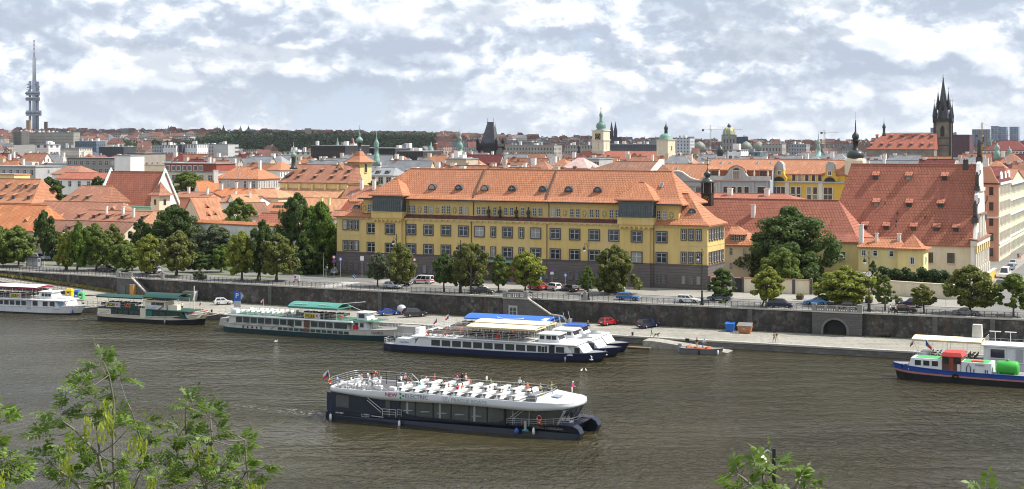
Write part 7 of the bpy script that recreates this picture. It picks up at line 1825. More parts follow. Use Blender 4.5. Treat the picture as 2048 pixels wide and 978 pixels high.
# boats
BW=M('boat white',(.74,.76,.78),.4,.07,.5,pat='plaster',c2=(.60,.60,.58));BNV=M('boat navy',(.012,.022,.075),.3,.15,.4,coat=.3);BKT=M('boot topping black',(.012,.013,.016),.5,.2)
SSTEEL=M('stainless rail',(.55,.56,.57),.3,.05,metal=.7);RAILW=M('white rail',(.70,.70,.69),.5,.05);DECKG=M('grey deck',(.24,.24,.235),.8,.15,.6);BGL=glassmat('boat glass',(.022,.026,.032),.07)
ORG=M('life ring orange',(.75,.13,.04),.5,.05)
def boat(label,P,hd,name='passenger_boat'):
 return thing(name,label,'boat',(P[0],P[1],0),hd,'boats on the river')
def hull(T,L,B,zd,mats,zs=None,bow=6.,stern=1.5,flare=.25,sheer=.5,x0=0.,rake=1.2,ys=None,nm='hull',zs2=None,blunt=.0):
 """hull from stern x0 to bow x0+L, near side at y=0, far at y=B; zd deck height, colour changes at zs"""
 zs=zs or zd*.5;N_=22;yc=B/2;mb=MB();rows=[]
 lv=[-.6,0.02,zs]+([zs2]if zs2 else[])+[zd]
 for i in range(N_+1):
  f=i/N_;x=L*f
  tb=max(0.,(x-(L-bow))/bow);w=math.sqrt(max(0.,1-tb**2.2))if tb>0 else 1.
  ts=max(0.,1-x/stern);w*=1-.22*ts**2;w=max(w,.03+blunt*(tb>0)*.3)
  up=sheer*max(0.,(f-.55)/.45)**2+sheer*.2*max(0.,(.2-f)/.2)**2
  col=[]
  for z in lv:
   g=(z-lv[0])/(zd-lv[0]);ww=B/2*w*(1-flare*(1-g)*(.25+.75*tb));zz=z if z<=.02 else z+up*(z/zd)
   xx=x0+x+(rake*(g-.35)if tb>.55 else 0)*(tb-.55)/.45
   col.append((xx,ww,zz))
  rows.append(col)
 k=len(lv);vs=[(x,yc-w,z)for c in rows for x,w,z in c]+[(x,yc+w,z)for c in rows for x,w,z in c];o=(N_+1)*k
 for i in range(N_):
  for j in range(k-1):
   a,b,c,d=i*k+j,(i+1)*k+j,(i+1)*k+j+1,i*k+j+1;m=j if j<len(mats)else len(mats)-1
   mb.add([vs[a],vs[b],vs[c],vs[d]],[(0,1,2,3)],m);mb.add([vs[o+a],vs[o+b],vs[o+c],vs[o+d]],[(3,2,1,0)],m)
 for i in range(N_):
  mb.add([vs[i*k+k-1],vs[(i+1)*k+k-1],vs[o+(i+1)*k+k-1],vs[o+i*k+k-1]],[(0,1,2,3)],len(mats))
 for j in range(k-1):mb.add([vs[j],vs[j+1],vs[o+j+1],vs[o+j]],[(0,1,2,3)],min(j,len(mats)-1))
 mb.build(nm,list(mats)+[DECKG],T)
 mr=MB();pts=[(c[-1][0],yc-c[-1][1]-.03,c[-1][2])for c in rows];mr.tube(pts,.08,5);mr.tube([(p[0],2*yc-p[1],p[2])for p in pts],.08,5);mr.build('rubbing_strake',mats[-1]if len(mats)>1 else mats[0],T)
 return rows
def bbox(T,nm,x0,x1,y0,y1,z0,z1,m,taper=0.,back=0.):
 mb=MB();mb.frus(x0,x1,y0,y1,z0,x0+back,x1-taper,y0+.05,y1-.05,z1);return mb.build(nm,m,T)
def bwins(T,xs,y,z,w,h,fr=None,skew=0.,far=None):
 k=('bw',w,h,fr and fr.name)
 if k not in WC:
  mb=MB();f=.05;mb.box(-w/2,w/2,-.03,.02,0,h,1)
  for a in((-w/2-f,-w/2,0,h),(w/2,w/2+f,0,h),(-w/2-f,w/2+f,-f,0),(-w/2-f,w/2+f,h,h+f)):mb.box(a[0],a[1],-.05,.02,a[2],a[3],0)
  WC[k]=mb.mesh('window',[fr or BW,BGL])
 for x in xs:put('window',WC[k],T,(x,y,z))
 if far is not None:
  for x in xs:put('window',WC[k],T,(x,far,z),R(180))
def rail(T,pts,h=1.0,step=1.2,m=None,bars=3,r=.03,nm='railing'):
 mb=MB();Z_=Vector((0,0,1));pts=[Vector(p)for p in pts]
 for i in range(bars):mb.tube([p+Z_*h*(i+1)/bars for p in pts],r if i==bars-1 else r*.65,4,cap=False)
 for a,b in zip(pts[:-1],pts[1:]):
  n=max(1,round((b-a).length/step))
  for i in range(n+1):p=a+(b-a)*(i/n);mb.tube([p,p+Z_*h],r*.8,4,cap=False)
 return mb.build(nm,m or RAILW,T)
def awning(T,x0,x1,y0,y1,z,top,skirt=None,curve=.35,drop=.3,legs=True,base=None,nm='awning',n=8,ends=False):
 mb=MB();vs=[];
 for i in range(n+1):
  f=i/n;y=y0+(y1-y0)*f;zz=z+curve*(1-(2*f-1)**2);vs+=[(x0,y,zz),(x1,y,zz)]
 mb.sheet(vs,[(2*i,2*i+1,2*i+3,2*i+2)for i in range(n)],.06)
 for y in(y0,y1):mb.box(x0,x1,y-.03,y+.03,z-drop,z,1)
 for x in(x0,x1):mb.box(x-.03,x+.03,y0,y1,z-drop*.6,z,1)
 o=mb.build(nm,[top,skirt or top],T)
 if legs and base is not None:
  mb=MB()
  for x in np.linspace(x0+.2,x1-.2,max(2,int((x1-x0)/2.6)+1)):
   for y in(y0+.15,y1-.15):mb.tube([(x,y,base),(x,y,z)],.035,4)
  mb.build('awning_frame',RAILW,T)
 return o
def lifering(T,p,face='f'):
 k='lifering'
 if k not in WC:
  mb=MB();n=14
  for i in range(n):a0,a1=2*math.pi*i/n,2*math.pi*(i+1)/n;mb.tube([(.32*math.cos(a0),0,.32*math.sin(a0)),(.32*math.cos(a1),0,.32*math.sin(a1))],.085,6,1 if i%4==3 else 0,cap=False)
  WC[k]=mb.mesh('life_ring',[ORG,SWH])
 return put('life_ring',WC[k],T,p,{'f':0,'r':R(90)}.get(face,face))
def fender(T,p,m,top,ball=False):
 mb=MB();mb.lathe([(.02,-.45),(.16,-.38),(.18,0),(.14,.35),(.03,.45)]if not ball else[(.02,-.4),(.26,-.25),(.34,.05),(.2,.32),(.05,.45)],8);mb.tube([(0,0,.45),(0,.1,top)],.02,4,1)
 return mb.build('fender',[m,BLU],T,p)
def flag(T,p,w=1.3,h=.9,lean=(-.7,0,2.2),czech=True,rz=0.,name='flag'):
 """waving flag on a slanting staff"""
 t=MB().tube([(0,0,0),lean],.03,5).build('flagstaff',RAILW,T,p)
 mb=MB();n=8;L=Vector(lean)
 def P(u,v):return L+Vector((-.02,0,0))+Vector((-u*w*.62,math.sin(u*6)*.12*u,-u*w*.45-v*h+math.sin(u*5)*.05))
 for i in range(n):
  u0,u1=i/n,(i+1)/n
  for v0,v1,m in((0,.5,0),(.5,1,1)):mb.add([P(u0,v0),P(u1,v0),P(u1,v1),P(u0,v1)],[(0,1,2,3)],m)
 if czech:
  e=Vector((0,-.02,0))
  mb.add([P(0,0)+e,P(0,1)+e,P(.25,.75)+e,P(.25,.25)+e,P(.5,.5)+e],[(0,1,2,3),(3,2,4)],2)
  e=-e;mb.add([P(0,0)+e,P(0,1)+e,P(.25,.75)+e,P(.25,.25)+e,P(.5,.5)+e],[(3,2,1,0),(4,2,3)],2)
 mb.build('cloth',[SWH,RED,M('flag blue',(.02,.05,.28),.7)],t);return t
def deckset(T,x0,x1,y0,y1,z,wood,step=2.0,leg=None):
 """benches and tables fixed in rows across an open deck"""
 mb=MB();w=(y1-y0);mb.box(-.6,-.25,0,w,.4,.46);mb.box(.25,.6,0,w,.4,.46);mb.box(-.66,-.6,0,w,.46,.9);mb.box(.6,.66,0,w,.46,.9)
 for y in(.15,w-.2):mb.box(-.55,-.5,y,y+.05,0,.4,1);mb.box(.5,.55,y,y+.05,0,.4,1)
 me=mb.mesh('bench_pair',[wood,leg or GAL]);mb=MB();mb.box(-.22,.22,.1,w-.1,.72,.77);mb.box(-.04,.04,w/2-.04,w/2+.04,0,.72,1);mt=mb.mesh('table',[wood,leg or GAL])
 x=x0+.8
 while x<x1-.7:put('bench_pair',me,T,(x,y0,z));put('table',mt,T,(x,y0,z));x+=step
WOODD=M('dark deck furniture',(.07,.05,.04),.6,.3);WHF=M('white deck furniture',(.78,.78,.77),.45,.05)
# the big electric ferry
def ferry():
 hd=R(-24.05);P=(-25.2,202.6);T=boat('large navy and white ferry crowded with passengers, sailing mid river',P,hd,'ferry');W=8.6
 NV=M('ferry navy',(.008,.013,.032),.32,.12,.3,coat=.2);SL=M('ferry slate panel',(.018,.027,.046),.35,.1,.3);WH=M('ferry white',(.68,.70,.74),.3,.03,.3,coat=.3);GL=glassmat('ferry glass',(.06,.068,.07),.05)
 for s in(0,1):
  y0=0 if s==0 else W-2.3
  mb=MB();prof=[(.2,-.5),(35.6,-.5),(36.5,.1),(36.75,.75),(36.45,1.35),(35.8,1.72),(34.2,1.78),(30,1.25),(.4,1.2),(0,.6)]
  n=len(prof);wd=2.3
  def yy(x,k):return y0+{0:.12,1:0,2:wd,3:wd-.12}[k]+(0 if x<32 else(.5 if k<2 else-.5)*((x-32)/4.7)**2)
  vs=[(x,yy(x,k),z)for k in range(4)for x,z in[(q[0]-(.08 if k in(0,3)else 0),q[1])for q in prof]]
  mb.add(vs,[(a*n+(i+1)%n,a*n+i,(a+1)*n+i,(a+1)*n+(i+1)%n)for a in range(3)for i in range(n)]);mb.add(vs[:n],[tuple(range(n))]);mb.add(vs[3*n:],[tuple(range(n-1,-1,-1))])
  mb.build('hull',NV,T)
 mb=MB();mb.box(.3,33.0,1,W-1,.5,1.18,0);mb.box(.3,34.2,.3,W-.3,1.16,1.24,1);mb.build('cross_deck',[NV,DECKG],T)
 mb=MB();mb.frus(34.3,35.2,1.6,W-1.6,.7,34.5,35.9,1.4,W-1.4,1.66);mb.build('bow_bulwark',NV,T)
 mb=MB();mb.box(.15,11.2,.1,W-.1,1.2,3.62);mb.build('stern_housing',SL,T)
 mb=MB();mb.box(11.2,26.5,.22,W-.22,1.2,3.4);sal=mb.build('saloon',GL,T)
 me=MB().box(-.06,.06,.14,.24,1.2,3.4).mesh('mullion',SL)
 for x in(11.3,13.6,16.2,18.8,21.4,24.0,26.4):put('mullion',me,sal,(x,0,0));
 me=MB().box(-.14,.14,.17,.215,1.2,3.4).mesh('column',M('pale column',(.3,.34,.36),.5))
 for x in(12.4,17.2,22.2):put('column',me,sal,(x,0,0))
 tm=MB();tm.sheet([(-.55,.16,1.95),(.75,.16,2.05),(.95,.2,2.12),(-.2,.2,2.12)],[(0,1,2,3)],.04);tm=tm.mesh('table',M('saloon table',(.22,.27,.28),.4))
 for x in(12.3,14.8,17.3,19.8,22.3):put('table',tm,sal,(x,0,0))
 mb=MB();mb.prism([(11.2,.05,1.15),(11.2,.05,1.95),(12.6,.05,1.55),(14.2,.05,1.38),(23.5,.05,1.32),(25.5,.05,1.5),(26.6,.05,1.95),(26.6,.05,1.15)][::-1],(0,.16,0));mb.build('sill',NV,T)
 wh=MB();wh.frus(26.5,33.3,.7,W-.7,1.2,26.5,34.6,.4,W-.4,3.55);wo=wh.build('wheelhouse',GL,T)
 mb=MB()
 for x,X in((27.4,27.6),(29.6,29.9),(33.3,34.6)):
  mb.tube([(x,.68,1.2),(X,.38,3.5)],.08,4)
 for y in(.9,3.,5.6,W-.9):mb.tube([(33.35,y,1.2),(34.65,y,3.5)],.06,4)
 mb.build('mullion',M('pale frame',(.35,.37,.4),.4),wo)
 for x0,x1,z0,z1 in((1.6,3.6,1.75,3.35),(9.2,9.9,1.25,3.2)):MB().box(x0,x1,.05,.12,z0,z1).build('window',GL,T)
 ol=[]
 for i in range(7):a=math.pi/2*i/6;ol.append((.9-1.1*math.sin(a+0)*1,1.2-1.45*math.cos(a))if False else(1.0-1.15*math.cos(a)*0-1.15*(1-i/6)*0,0))
 near=[(-.05,2.6),(.1,1.2),(.5,.3),(1.2,-.1),(3,-.22),(6,-.25),(8.5,-.25),(11,-.25),(15,-.25),(20,-.25),(24,-.25),(27,-.25),(29,-.25),(31,-.2),(32.8,.1),(34.2,.6),(35.1,1.5),(35.6,2.8),(35.8,W/2)]
 far=[(x,W-y)for x,y in reversed(near[:-1])];ol=near+far
 def zb(x):return float(np.interp(x,[-.1,2,5,8.5,11,20,25,28,31,34,36.3],[3.78,3.7,3.45,3.25,3.25,3.4,3.38,3.3,3.35,3.6,3.85]))
 def zt(x):return float(np.interp(x,[-.1,5,8,10,24,28,30,33,36.3],[4.32,4.28,4.3,4.45,4.42,4.4,4.42,4.45,4.35]))
 n=len(ol);yc=W/2
 def inset(p,d):v=Vector((p[0]-max(3,min(31,p[0])),p[1]-yc));v=v.normalized()if v.length else v;return(p[0]-v.x*d,p[1]-v.y*d)
 vs=[]
 for dz,ins in((0,.28),(.0,.08),(.45,0),(1,.1)):
  for p in ol:q=inset(p,ins);b,t_=zb(p[0]),zt(p[0]);vs.append((q[0],q[1],b+(t_-b)*dz))
 mb=MB();mb.add(vs,[(k*n+i,k*n+(i+1)%n,(k+1)*n+(i+1)%n,(k+1)*n+i)for k in range(3)for i in range(n)],0,True)
 inn=[inset(p,.3)for p in ol]
 mb.add([vs[3*n+i]for i in range(n)]+[(q[0],q[1],zt(p[0]))for p,q in zip(ol,inn)]+[(q[0],q[1],4.05)for p,q in zip(ol,inn)],[(k*n+i,k*n+(i+1)%n,(k+1)*n+(i+1)%n,(k+1)*n+i)for k in range(2)for i in range(n)])
 mb.build('belt',WH,T)
 dk=[q for q in inn if q[0]<31.5];MB().sheet([(q[0],q[1],4.06)for q in inn],[tuple(range(n))],.5).build('upper_deck',M('ferry deck',(.10,.10,.105),.75,.15),T)
 nose=[p for p in ol if p[0]>30.5];k=len(nose)
 nz=[inset(p,.05)for p in nose];mb=MB()
 top=[(30.4+.62*(p[0]-30.5),yc+(p[1]-yc)*.74,4.95-.07*(p[0]-30.5))for p in nose]
 mb.add([(p[0],p[1],zt(p[0])-.03)for p in nz]+top,[(i,i+1,k+i+1,k+i)for i in range(k-1)]+[tuple(range(k,2*k))]+[(0,k,2*k-1,k-1)]);mb.build('bow_canopy',WH,T)
 MB().sheet([(32.0,yc-1.9,4.94),(33.0,yc-1.8,4.86),(33.0,yc-.2,4.86),(32.0,yc-.2,4.94)],[(0,1,2,3)],.08).build('hatch',M('blue grey hatch',(.25,.3,.38),.3),T)
 RD=M('letter red',(.38,.04,.09),.6,.03);GY=M('letter grey',(.18,.2,.25),.6,.03);LG=M('leaf green',(.02,.22,.12),.6,.05);PG=M('letter pale grey',(.34,.38,.46),.6,.03)
 yb=-.27;q=(R(90),0,0)
 text('NEW',.78,RD,T,(10.2,yb,3.98),q);text('ELECTRIC',.78,GY,T,(14.0,yb,3.98),q)
 mb=MB()
 for a in(0,2.1,4.2):mb.prism([(11.75+.42*math.cos(a+d)*r_,yb,3.98+.42*math.sin(a+d)*r_)for d,r_ in((-.5,.4),(-.35,1),(.25,1.05),(.6,.75),(.3,.3))][::-1],(0,-.012,0))
 mb.build('leaf_emblem',LG,T)
 text('PRAGUE BOATS',.72,PG,T,(21.6,yb,3.92),q)
 mb=MB();mb.tube([(17.9,yb,4.3),(18.7,yb,4.3),(18.7,yb,3.8),(18.3,yb,3.55),(17.9,yb,3.8),(17.9,yb,4.3)],.035,4);mb.tube([(18.3,yb,4.15),(18.3,yb,3.75)],.06,4);mb.build('crest_emblem',PG,T)
 text('ANNA CAROLINA',.5,M('letter bronze',(.16,.15,.15),.6),T,(32.6,.02,1.28),(R(90),0,R(2)))
 text('04014869',.34,SWH,T,(2.2,-.02,.98),q,sx=.9)
 text('L = 36,80 m',.26,SWH,T,(6.2,-.02,1.05),q);text('B = 9,20 m',.26,SWH,T,(6.2,-.02,.78),q);text('P 250',.28,SWH,T,(8.6,-.02,.86),q)
 def on(x):return float(np.interp(x,[p[0]for p in near],[p[1]for p in near]))
 st=[(8.6,W+.1),(5,W+.1),(2,W),(.6,W-.5),(.1,W-1.6),(0,W/2),(.1,1.6),(.6,.5),(2,0),(5,-.1),(7.4,-.1)]
 rail(T,[(x,y,4.3)for x,y in st],1.15,1.5,SSTEEL,4,.035,'stern_railing')
 rail(T,[(x,W-on(x)-.12,4.45)for x in(10,14,18,22,26,29)]+[(30.6,W-.8,4.45),(31.4,yc,4.6),(30.6,.8,4.45),(29.5,.15,4.45),(27,-.05,4.45)],.75,2.2,SSTEEL,2,.04,'side_railing')
 for y0 in(-.05,W+.05):
  mb=MB();mb.tube([(7.4 if y0<1 else 8.6,y0,5.4),(9.8,y0,4.4)],.05,5);mb.tube([(6.8 if y0<1 else 8,y0+.05,5.0),(9.0,y0+.05,4.3)],.03,4);mb.build('sloping_rail',SSTEEL,T)
 rail(T,[(26.8,.12,1.35),(31,.15,1.5),(34.2,.5,1.8),(35.5,1.2,1.8)],.75,1.1,SSTEEL,3,.03,'bow_railing');rail(T,[(35.5,W-1.2,1.8),(34.2,W-.5,1.8),(31,W-.15,1.5)],.75,1.1,SSTEEL,3,.03,'bow_railing')
 rail(T,[(34.5,2.4,1.3),(34.9,W/2,1.3),(34.5,W-2.4,1.3)],.9,.9,SSTEEL,3,.03,'bow_railing')
 rail(T,[(8.9,-.22,1.05),(10.9,-.22,1.05)],1.0,.9,RAILW,3,.035,'gangway_gate');rail(T,[(11.1,-.2,1.2),(11.7,-.2,1.2)],.9,.5,RAILW,3,.03,'gangway_gate')
 mb=MB();mb.tube([(6.6,-.12,3.3),(8.9,-.2,1.9)],.05,5);mb.tube([(6.5,-.12,3.0),(8.7,-.2,1.55)],.05,5);mb.tube([(7.2,-.15,.98),(8.9,-.2,.92)],.06,4);mb.build('stair_handrail',SSTEEL,T)
 mb=MB();mb.tube([(27.2,.3,2.2),(28.6,.45,3.3)],.05,4);mb.tube([(27.6,.3,2.1),(29,.45,3.2)],.05,4);mb.build('bow_ladder',SSTEEL,T)
 fender(T,(.9,-.15,.35),SWH,2.2);fender(T,(11.4,-.2,.25),SWH,1.6);fender(T,(30.6,-.05,.8),SWH,2.0);fender(T,(28.3,-.15,.6),M('blue fender',(.05,.11,.38),.4),1.9,True)
 lifering(T,(.25,.65,4.95),'r');lifering(T,(3.0,W-.1,5.0));lifering(T,(17.5,W-.2,4.9));lifering(T,(31.2,.42,2.4),R(-4))
 o=lifering(T,(31.4,.3,1.75));o.rotation_euler=(R(65),0,0)
 MB().box(29.1,29.9,-.2,.05,.72,.9).build('boarding_step',M('teal step',(.08,.3,.38),.5),T);MB().box(29.3,29.6,-.1,.1,.9,2.0).build('boarding_post',M('pale frame',(.35,.37,.4)),T)
 flag(T,(.15,1.2,4.5),1.25,.85,(-.35,-.1,1.9))
 bm=MB();wd=3.15
 for s in(-1,1):
  bm.box(min(s*.06,s*.62),max(s*.06,s*.62),0,wd,.38,.46);bm.prism([(s*.03,0,.4),(s*.28,0,0.9),(s*.36,0,.88),(s*.14,0,.42)]if s>0 else[(s*.14,0,.42),(s*.36,0,.88),(s*.28,0,.9),(s*.03,0,.4)],(0,wd,0))
  bm.box(min(s*.1,s*.5),max(s*.1,s*.5),.1,wd-.1,0,.38)
 bm.sheet([(-.3,0,.9),(.3,0,.9),(.3,wd,.9),(-.3,wd,.9)],[(0,1,2,3)],.05)
 bm=bm.mesh('bench',WHF);tm=MB();tm.box(-.35,.35,.3,2.4,.7,.75);tm.box(-.05,.05,1.2,1.3,0,.7);tm=tm.mesh('table',M('grey deck table',(.2,.2,.2),.5))
 for i in range(9):
  x=11.2+i*2.05
  for y in(.35,W-.35-wd):put('bench',bm,T,(x,y,4.06))
  if i<8:
   for y in(.45,W-.45-2.8):put('table',tm,T,(x+1.02,y,4.06))
 for x in(29.2,):MB().box(x-.5,x+.5,2.6,5.6,4.06,4.9).build('helm_console',M('grey console',(.2,.21,.22),.5),T)
 mb=MB();
 for x,y in((6.2,2.6),(7.6,6),(8.4,2.4)):mb.box(x,x+.9,y,y+.6,4.06,4.5)
 mb.build('deck_lockers',WHF,T)
 for x,y in((5.6,6.9),(8.1,5.2)):MB().tube([(0,0,0),(0,0,1.6)],.05,6).build('speaker_post',BLK,T,(x,y,4.06))
 Mx=Matrix.Translation((P[0],P[1],0))@Matrix.Rotation(hd,4,'Z')
 cm=MB();cm.box(-.22,.22,-.22,.22,.42,.47);cm.box(-.22,.22,.2,.25,.47,.88)
 for a in(-.19,.15):
  for b in(-.2,.16):cm.box(a,a+.04,b,b+.04,0,.42)
 cm=cm.mesh('deck_chair',WHF);tb=MB();tb.lathe([(.02,.7),(.42,.7),(.42,.75),(.02,.75)],12);tb.tube([(0,0,0),(0,0,.7)],.04,5);tb.lathe([(.02,0),(.25,0),(.22,.04),(.02,.05)],10);tb=tb.mesh('deck_table',WHF)
 for i,(x,y)in enumerate(((1.6,2.0),(1.9,5.2),(3.4,3.2),(4.0,6.6),(3.2,1.2),(5.2,1.4),(5.0,4.6))):
  p=Mx@Vector((x,y,4.06));tag(put('deck_table',tb,None,p,hd),'small round white table on the ferry\'s stern deck','table','white tables on the stern deck of the ferry')
  for a in(.3,2.3,4.2):
   p=Mx@Vector((x+.62*math.cos(a+i),y+.62*math.sin(a+i),4.06));tag(put('deck_chair',cm,None,p,hd+a+i-R(90)),'white chair at a table on the ferry\'s stern deck','chair','white chairs on the stern deck of the ferry')
 def at(px,py,z=4.06):
  k=(px-CX)/F;Y=F*(H-z)/(py-HY);return Vector((k*Y,Y,z))
 G='passengers on the ferry'
 STD=[(923.6,769,'rail','black','black','dark','tall passenger in black with backpack standing by the far rail of the ferry',2.4),(973.4,774,'stand','white','black','dark','passenger in white shirt and black trousers standing mid deck on the ferry',1.2),(1039.7,781,'stand','white','black','fair','passenger in white shirt standing among benches toward the ferry bow',2.8),(1055,791,'stand','orange','grey','fair','passenger in bright orange top standing on the ferry',.6),(1080.6,794,'rail','beige','black','grey','passenger in beige top leaning between benches near the ferry bow',3.0),(1103,790,'point','green','pale green','fair','passenger in bright green shirt pointing ahead near the ferry bow',1.2),(1144,789,'rail','pink','white','white','passenger in bright pink jacket at the very front rail of the ferry',1.4),(744,765,'stand','black','denim','dark','passenger in black standing on the ferry stern deck',.4)]
 for px,py,po,a,b,hr_,lab,rz in STD:person(po,at(px,py),rz,a,b,hr_,lab,G)
 SIT=[(717,764,'light blue','black','dark','seated passenger in pale blue shirt on the ferry stern deck'),(723,763,'orange','beige','dark','seated passenger in orange top on the ferry stern deck'),(736,761,'white','beige','dark','seated passenger in white top on the ferry stern deck'),(681,765,'navy','navy','dark','seated passenger in navy at the ferry stern rail'),(675,766,'light blue','denim','fair','fair haired child in blue at the ferry stern'),(802,768,'white','black','dark','seated passenger in white with black trousers, first by the ferry steps'),(809,766,'pale pink','black','hat','seated passenger with straw hat behind the ferry steps'),(815,779,'white','white','brown','passenger all in white on the near bench above the red lettering'),(822,780,'pale pink','beige','brown','passenger in pale pink above the green leaf emblem'),(841,780,'teal','denim','dark','passenger in teal top on the near benches'),(853,773,'white','beige','hat','passenger in white with straw hat on the second bench'),(869,767,'red','black','fair','passenger in red on the far benches'),(881,784,'black','black','dark','passenger in black on the near bench above the last lettering'),(888,781,'beige','denim','brown','passenger in beige beside the one in black'),(906,767,'black','denim','dark','passenger in black seated beside the tall standing one'),(916,766,'pink','white','brown','passenger in pink seated left of the tall standing one'),(932,766,'pale pink','white','fair','passenger in pale pink seated right of the tall standing one'),(915,788,'red','black','brown','passenger in red on the near bench mid ferry'),(923,786,'orange','beige','dark','passenger in orange top on the near bench mid ferry'),(897,787,'brown','orange','brown','passenger in brown bending over a near table'),(982,774,'green','orange','dark','passenger in green seated beside the white shirted one'),(982,793,'white','black','brown','passenger in white on the near bench with dark trousers'),(990,792,'black','brown','dark','passenger in black vest on the near bench'),(1018,794,'light blue','light blue','dark','passenger in light blue shirt on the near bench'),(1036,779,'teal','black','grey','passenger in teal seated by the standing white shirt'),(1047,778,'grey','black','dark','passenger in grey seated right of the standing white shirt'),(1006,798,'orange','beige','fair','passenger in orange on the near bench toward the bow'),(1065,795,'black','black','dark','passenger in black seated low behind the red bag'),(1096,787,'grey','navy','brown','passenger in grey seated left of the green shirt'),(1087,801,'yellow','brown','dark','passenger in yellow top seated nearest the bow')]
 inv=Mx.inverted()
 for i,(px,py,a,b,hr_,lab)in enumerate(SIT):
  w_=at(px,py);person('sit' if i%3 else 'sitlean',w_,hd+R(90)+(math.pi if i%2 else 0)+.3*math.sin(i),a,b,hr_,lab,G,.74 if 'child' in lab else 1.)
ferry()
# three blue and white passenger boats abreast
def riverbus(k):
 hd=R(-23.0);ox=Vector((math.sin(R(23)),math.cos(R(23))))*6.35*k+Vector((.3*k if k<2 else-.3,0));P=(-23.2+ox.x,267.4+ox.y)
 lab=('nearest of three blue and white passenger boats, cream awning and white rails','middle of three blue and white passenger boats, cream awning behind the nearest','farthest of three blue white passenger boats with bright blue awning')[k]
 T=boat(lab,P,hd);B=5.7;L=40.5
 rows=hull(T,L,B,1.15,[BKT,BKT,BNV],.35,7.,1.2,.3,.55,0,1.6)
 bbox(T,'cabin',6.2,36.3,.12,B-.12,1.1,2.85,BW,1.0,1.2)
 mb=MB();mb.frus(36.3,38.3,.7,B-.7,1.3,35.3,37.2,.6,B-.6,2.7);mb.build('bow_cabin',BW,T)
 bbox(T,'stern_cabin',2.4,6.4,.3,B-.3,1.05,2.35,BW,0,.3)
 MB().frus(5.6,36.9,-.1,B+.1,2.85,5.8,36.6,0,B,2.99).build('roof_deck',M('pale deck',(.62,.63,.63),.7,.1),T)
 bwins(T,[10.6+i*2.02 for i in range(11)],.12,1.45,1.7,1.05,far=B-.12);bwins(T,[34.0],.12,1.5,1.5,1.0,far=B-.12);bwins(T,[36.9],.62,1.55,1.0,.9)
 for y,a in((1.9,0),(3.8,0)):o=MB().box(-.02,.03,-.8,.8,0,.9).build('bow_window',M('sky blue pane',(.25,.42,.6),.12),T,(37.85,y,1.6),(0,R(-38),0))
 MB().box(32.0,33.0,.02,.14,1.05,2.8).build('door',BLK,T)
 bwins(T,[30.9],.1,1.4,.6,1.0)
 bbox(T,'wheelhouse',29.6,33.6,1.2,B-1.2,2.95,4.35,BW,.7,.1);o=MB().frus(29.3,33.5,1.0,B-1.0,4.35,29.5,33.2,1.1,B-1.1,4.5).build('wheelhouse_roof',WHF if k!=2 else BLU,T)
 bwins(T,[30.3,31.5,32.5],1.2,3.5,.85,.65);o=MB().box(-.02,.03,-1.4,1.4,0,.65).build('bow_window',BGL,T,(33.35,B/2,3.5),(0,R(-27),0))
 mb=MB()
 for y in(1.6,B-1.6):mb.tube([(30,y,4.4),(29.4,y,6.6)],.03,4)
 mb.build('aerials',RAILW,T)
 rail(T,[(6.5,.15,2.99),(29,.15,2.99)],1.15,1.5,RAILW,4,.03);rail(T,[(29,B-.15,2.99),(6.5,B-.15,2.99),(6.5,.15,2.99)],1.15,1.5,RAILW,4,.03)
 rail(T,[(2.3,.4,2.35),(5.9,.4,2.35)],.9,.9,RAILW,4,.03,'stern_railing');rail(T,[(.1,B-.7,1.3),(.1,.7,1.3),(2.1,.25,1.3)],.9,.8,RAILW,3,.03,'stern_railing')
 deckset(T,8.5,28.5,.5,2.5,2.99,WOODD,2.1);deckset(T,8.5,28.5,B-2.5,B-.5,2.99,WOODD,2.1)
 CRM=M('cream awning',(.80,.70,.47),.75,.06,.4);CSK=M('cream awning skirt',(.66,.53,.3),.75,.1,.8)
 if k<2:
  ax=(16.4,29.4)if k==0 else(14.8,28.6)
  awning(T,ax[0],(ax[0]+ax[1])/2-.08,.3,B-.5,5.15,CRM,CSK,.25,.32,True,2.99);awning(T,(ax[0]+ax[1])/2+.08,ax[1],.3,B-.5,5.15,CRM,CSK,.25,.32,True,2.99)
 else:
  BA=M('blue awning',(.035,.14,.5),.6,.08,.5);awning(T,10.6,27.4,-.1,B+.1,5.0,BA,BA,.55,.2,True,2.99)
  mb=MB();pts=[]
  for i in range(13):a=math.pi+math.pi*i/12;pts.append((19.5+2.6*math.cos(a),.9+.75*math.sin(a)+.0))
  mb.tube([(x,y,5.0+.55*(1-(2*(y+.1)/(B+.2)-1)**2)+.03)for x,y in pts],.09,4);mb.build('white_oval_emblem',SWH,T);MB().sheet([(25.6,.3,5.2),(26.7,.2,5.15),(26.9,1.4,5.5),(26.0,1.2,5.46)],[(0,1,2,3)],.04).build('white_emblem',SWH,T)
 lifering(T,(9.0,.08,3.55));lifering(T,(12.3,.08,3.55));MB().box(22.1,22.9,.02,.06,3.5,4.0).build('red_panel',RED,T)
 if k==0:
  MB().box(-.2,3.4,3.2,5.6,2.36,4.1).build('generator_box',M('grey brown box',(.30,.29,.27),.7,.15),T,(1.6,0,0));MB().box(5.2,6.0,3.0,5.4,2.3,4.0).build('stern_locker',BW,T)
  text('HAMBURG',.62,M('pale blue letter',(.42,.46,.55),.6),T,(35.4,.38,.95),(R(90),0,R(7.5)));text('24 101706',.34,GAL,T,(31.6,.02,2.65),(R(90),0,0));text('Prague Boats',.34,BLU,T,(4.3,.27,1.75),(R(90),0,0))
  fender(T,(35.0,-.05,.5),GAL,1.3)
 flag(T,(7.2,1.2,2.99),1.1,.8,(-.3,0,2.3))if k else None
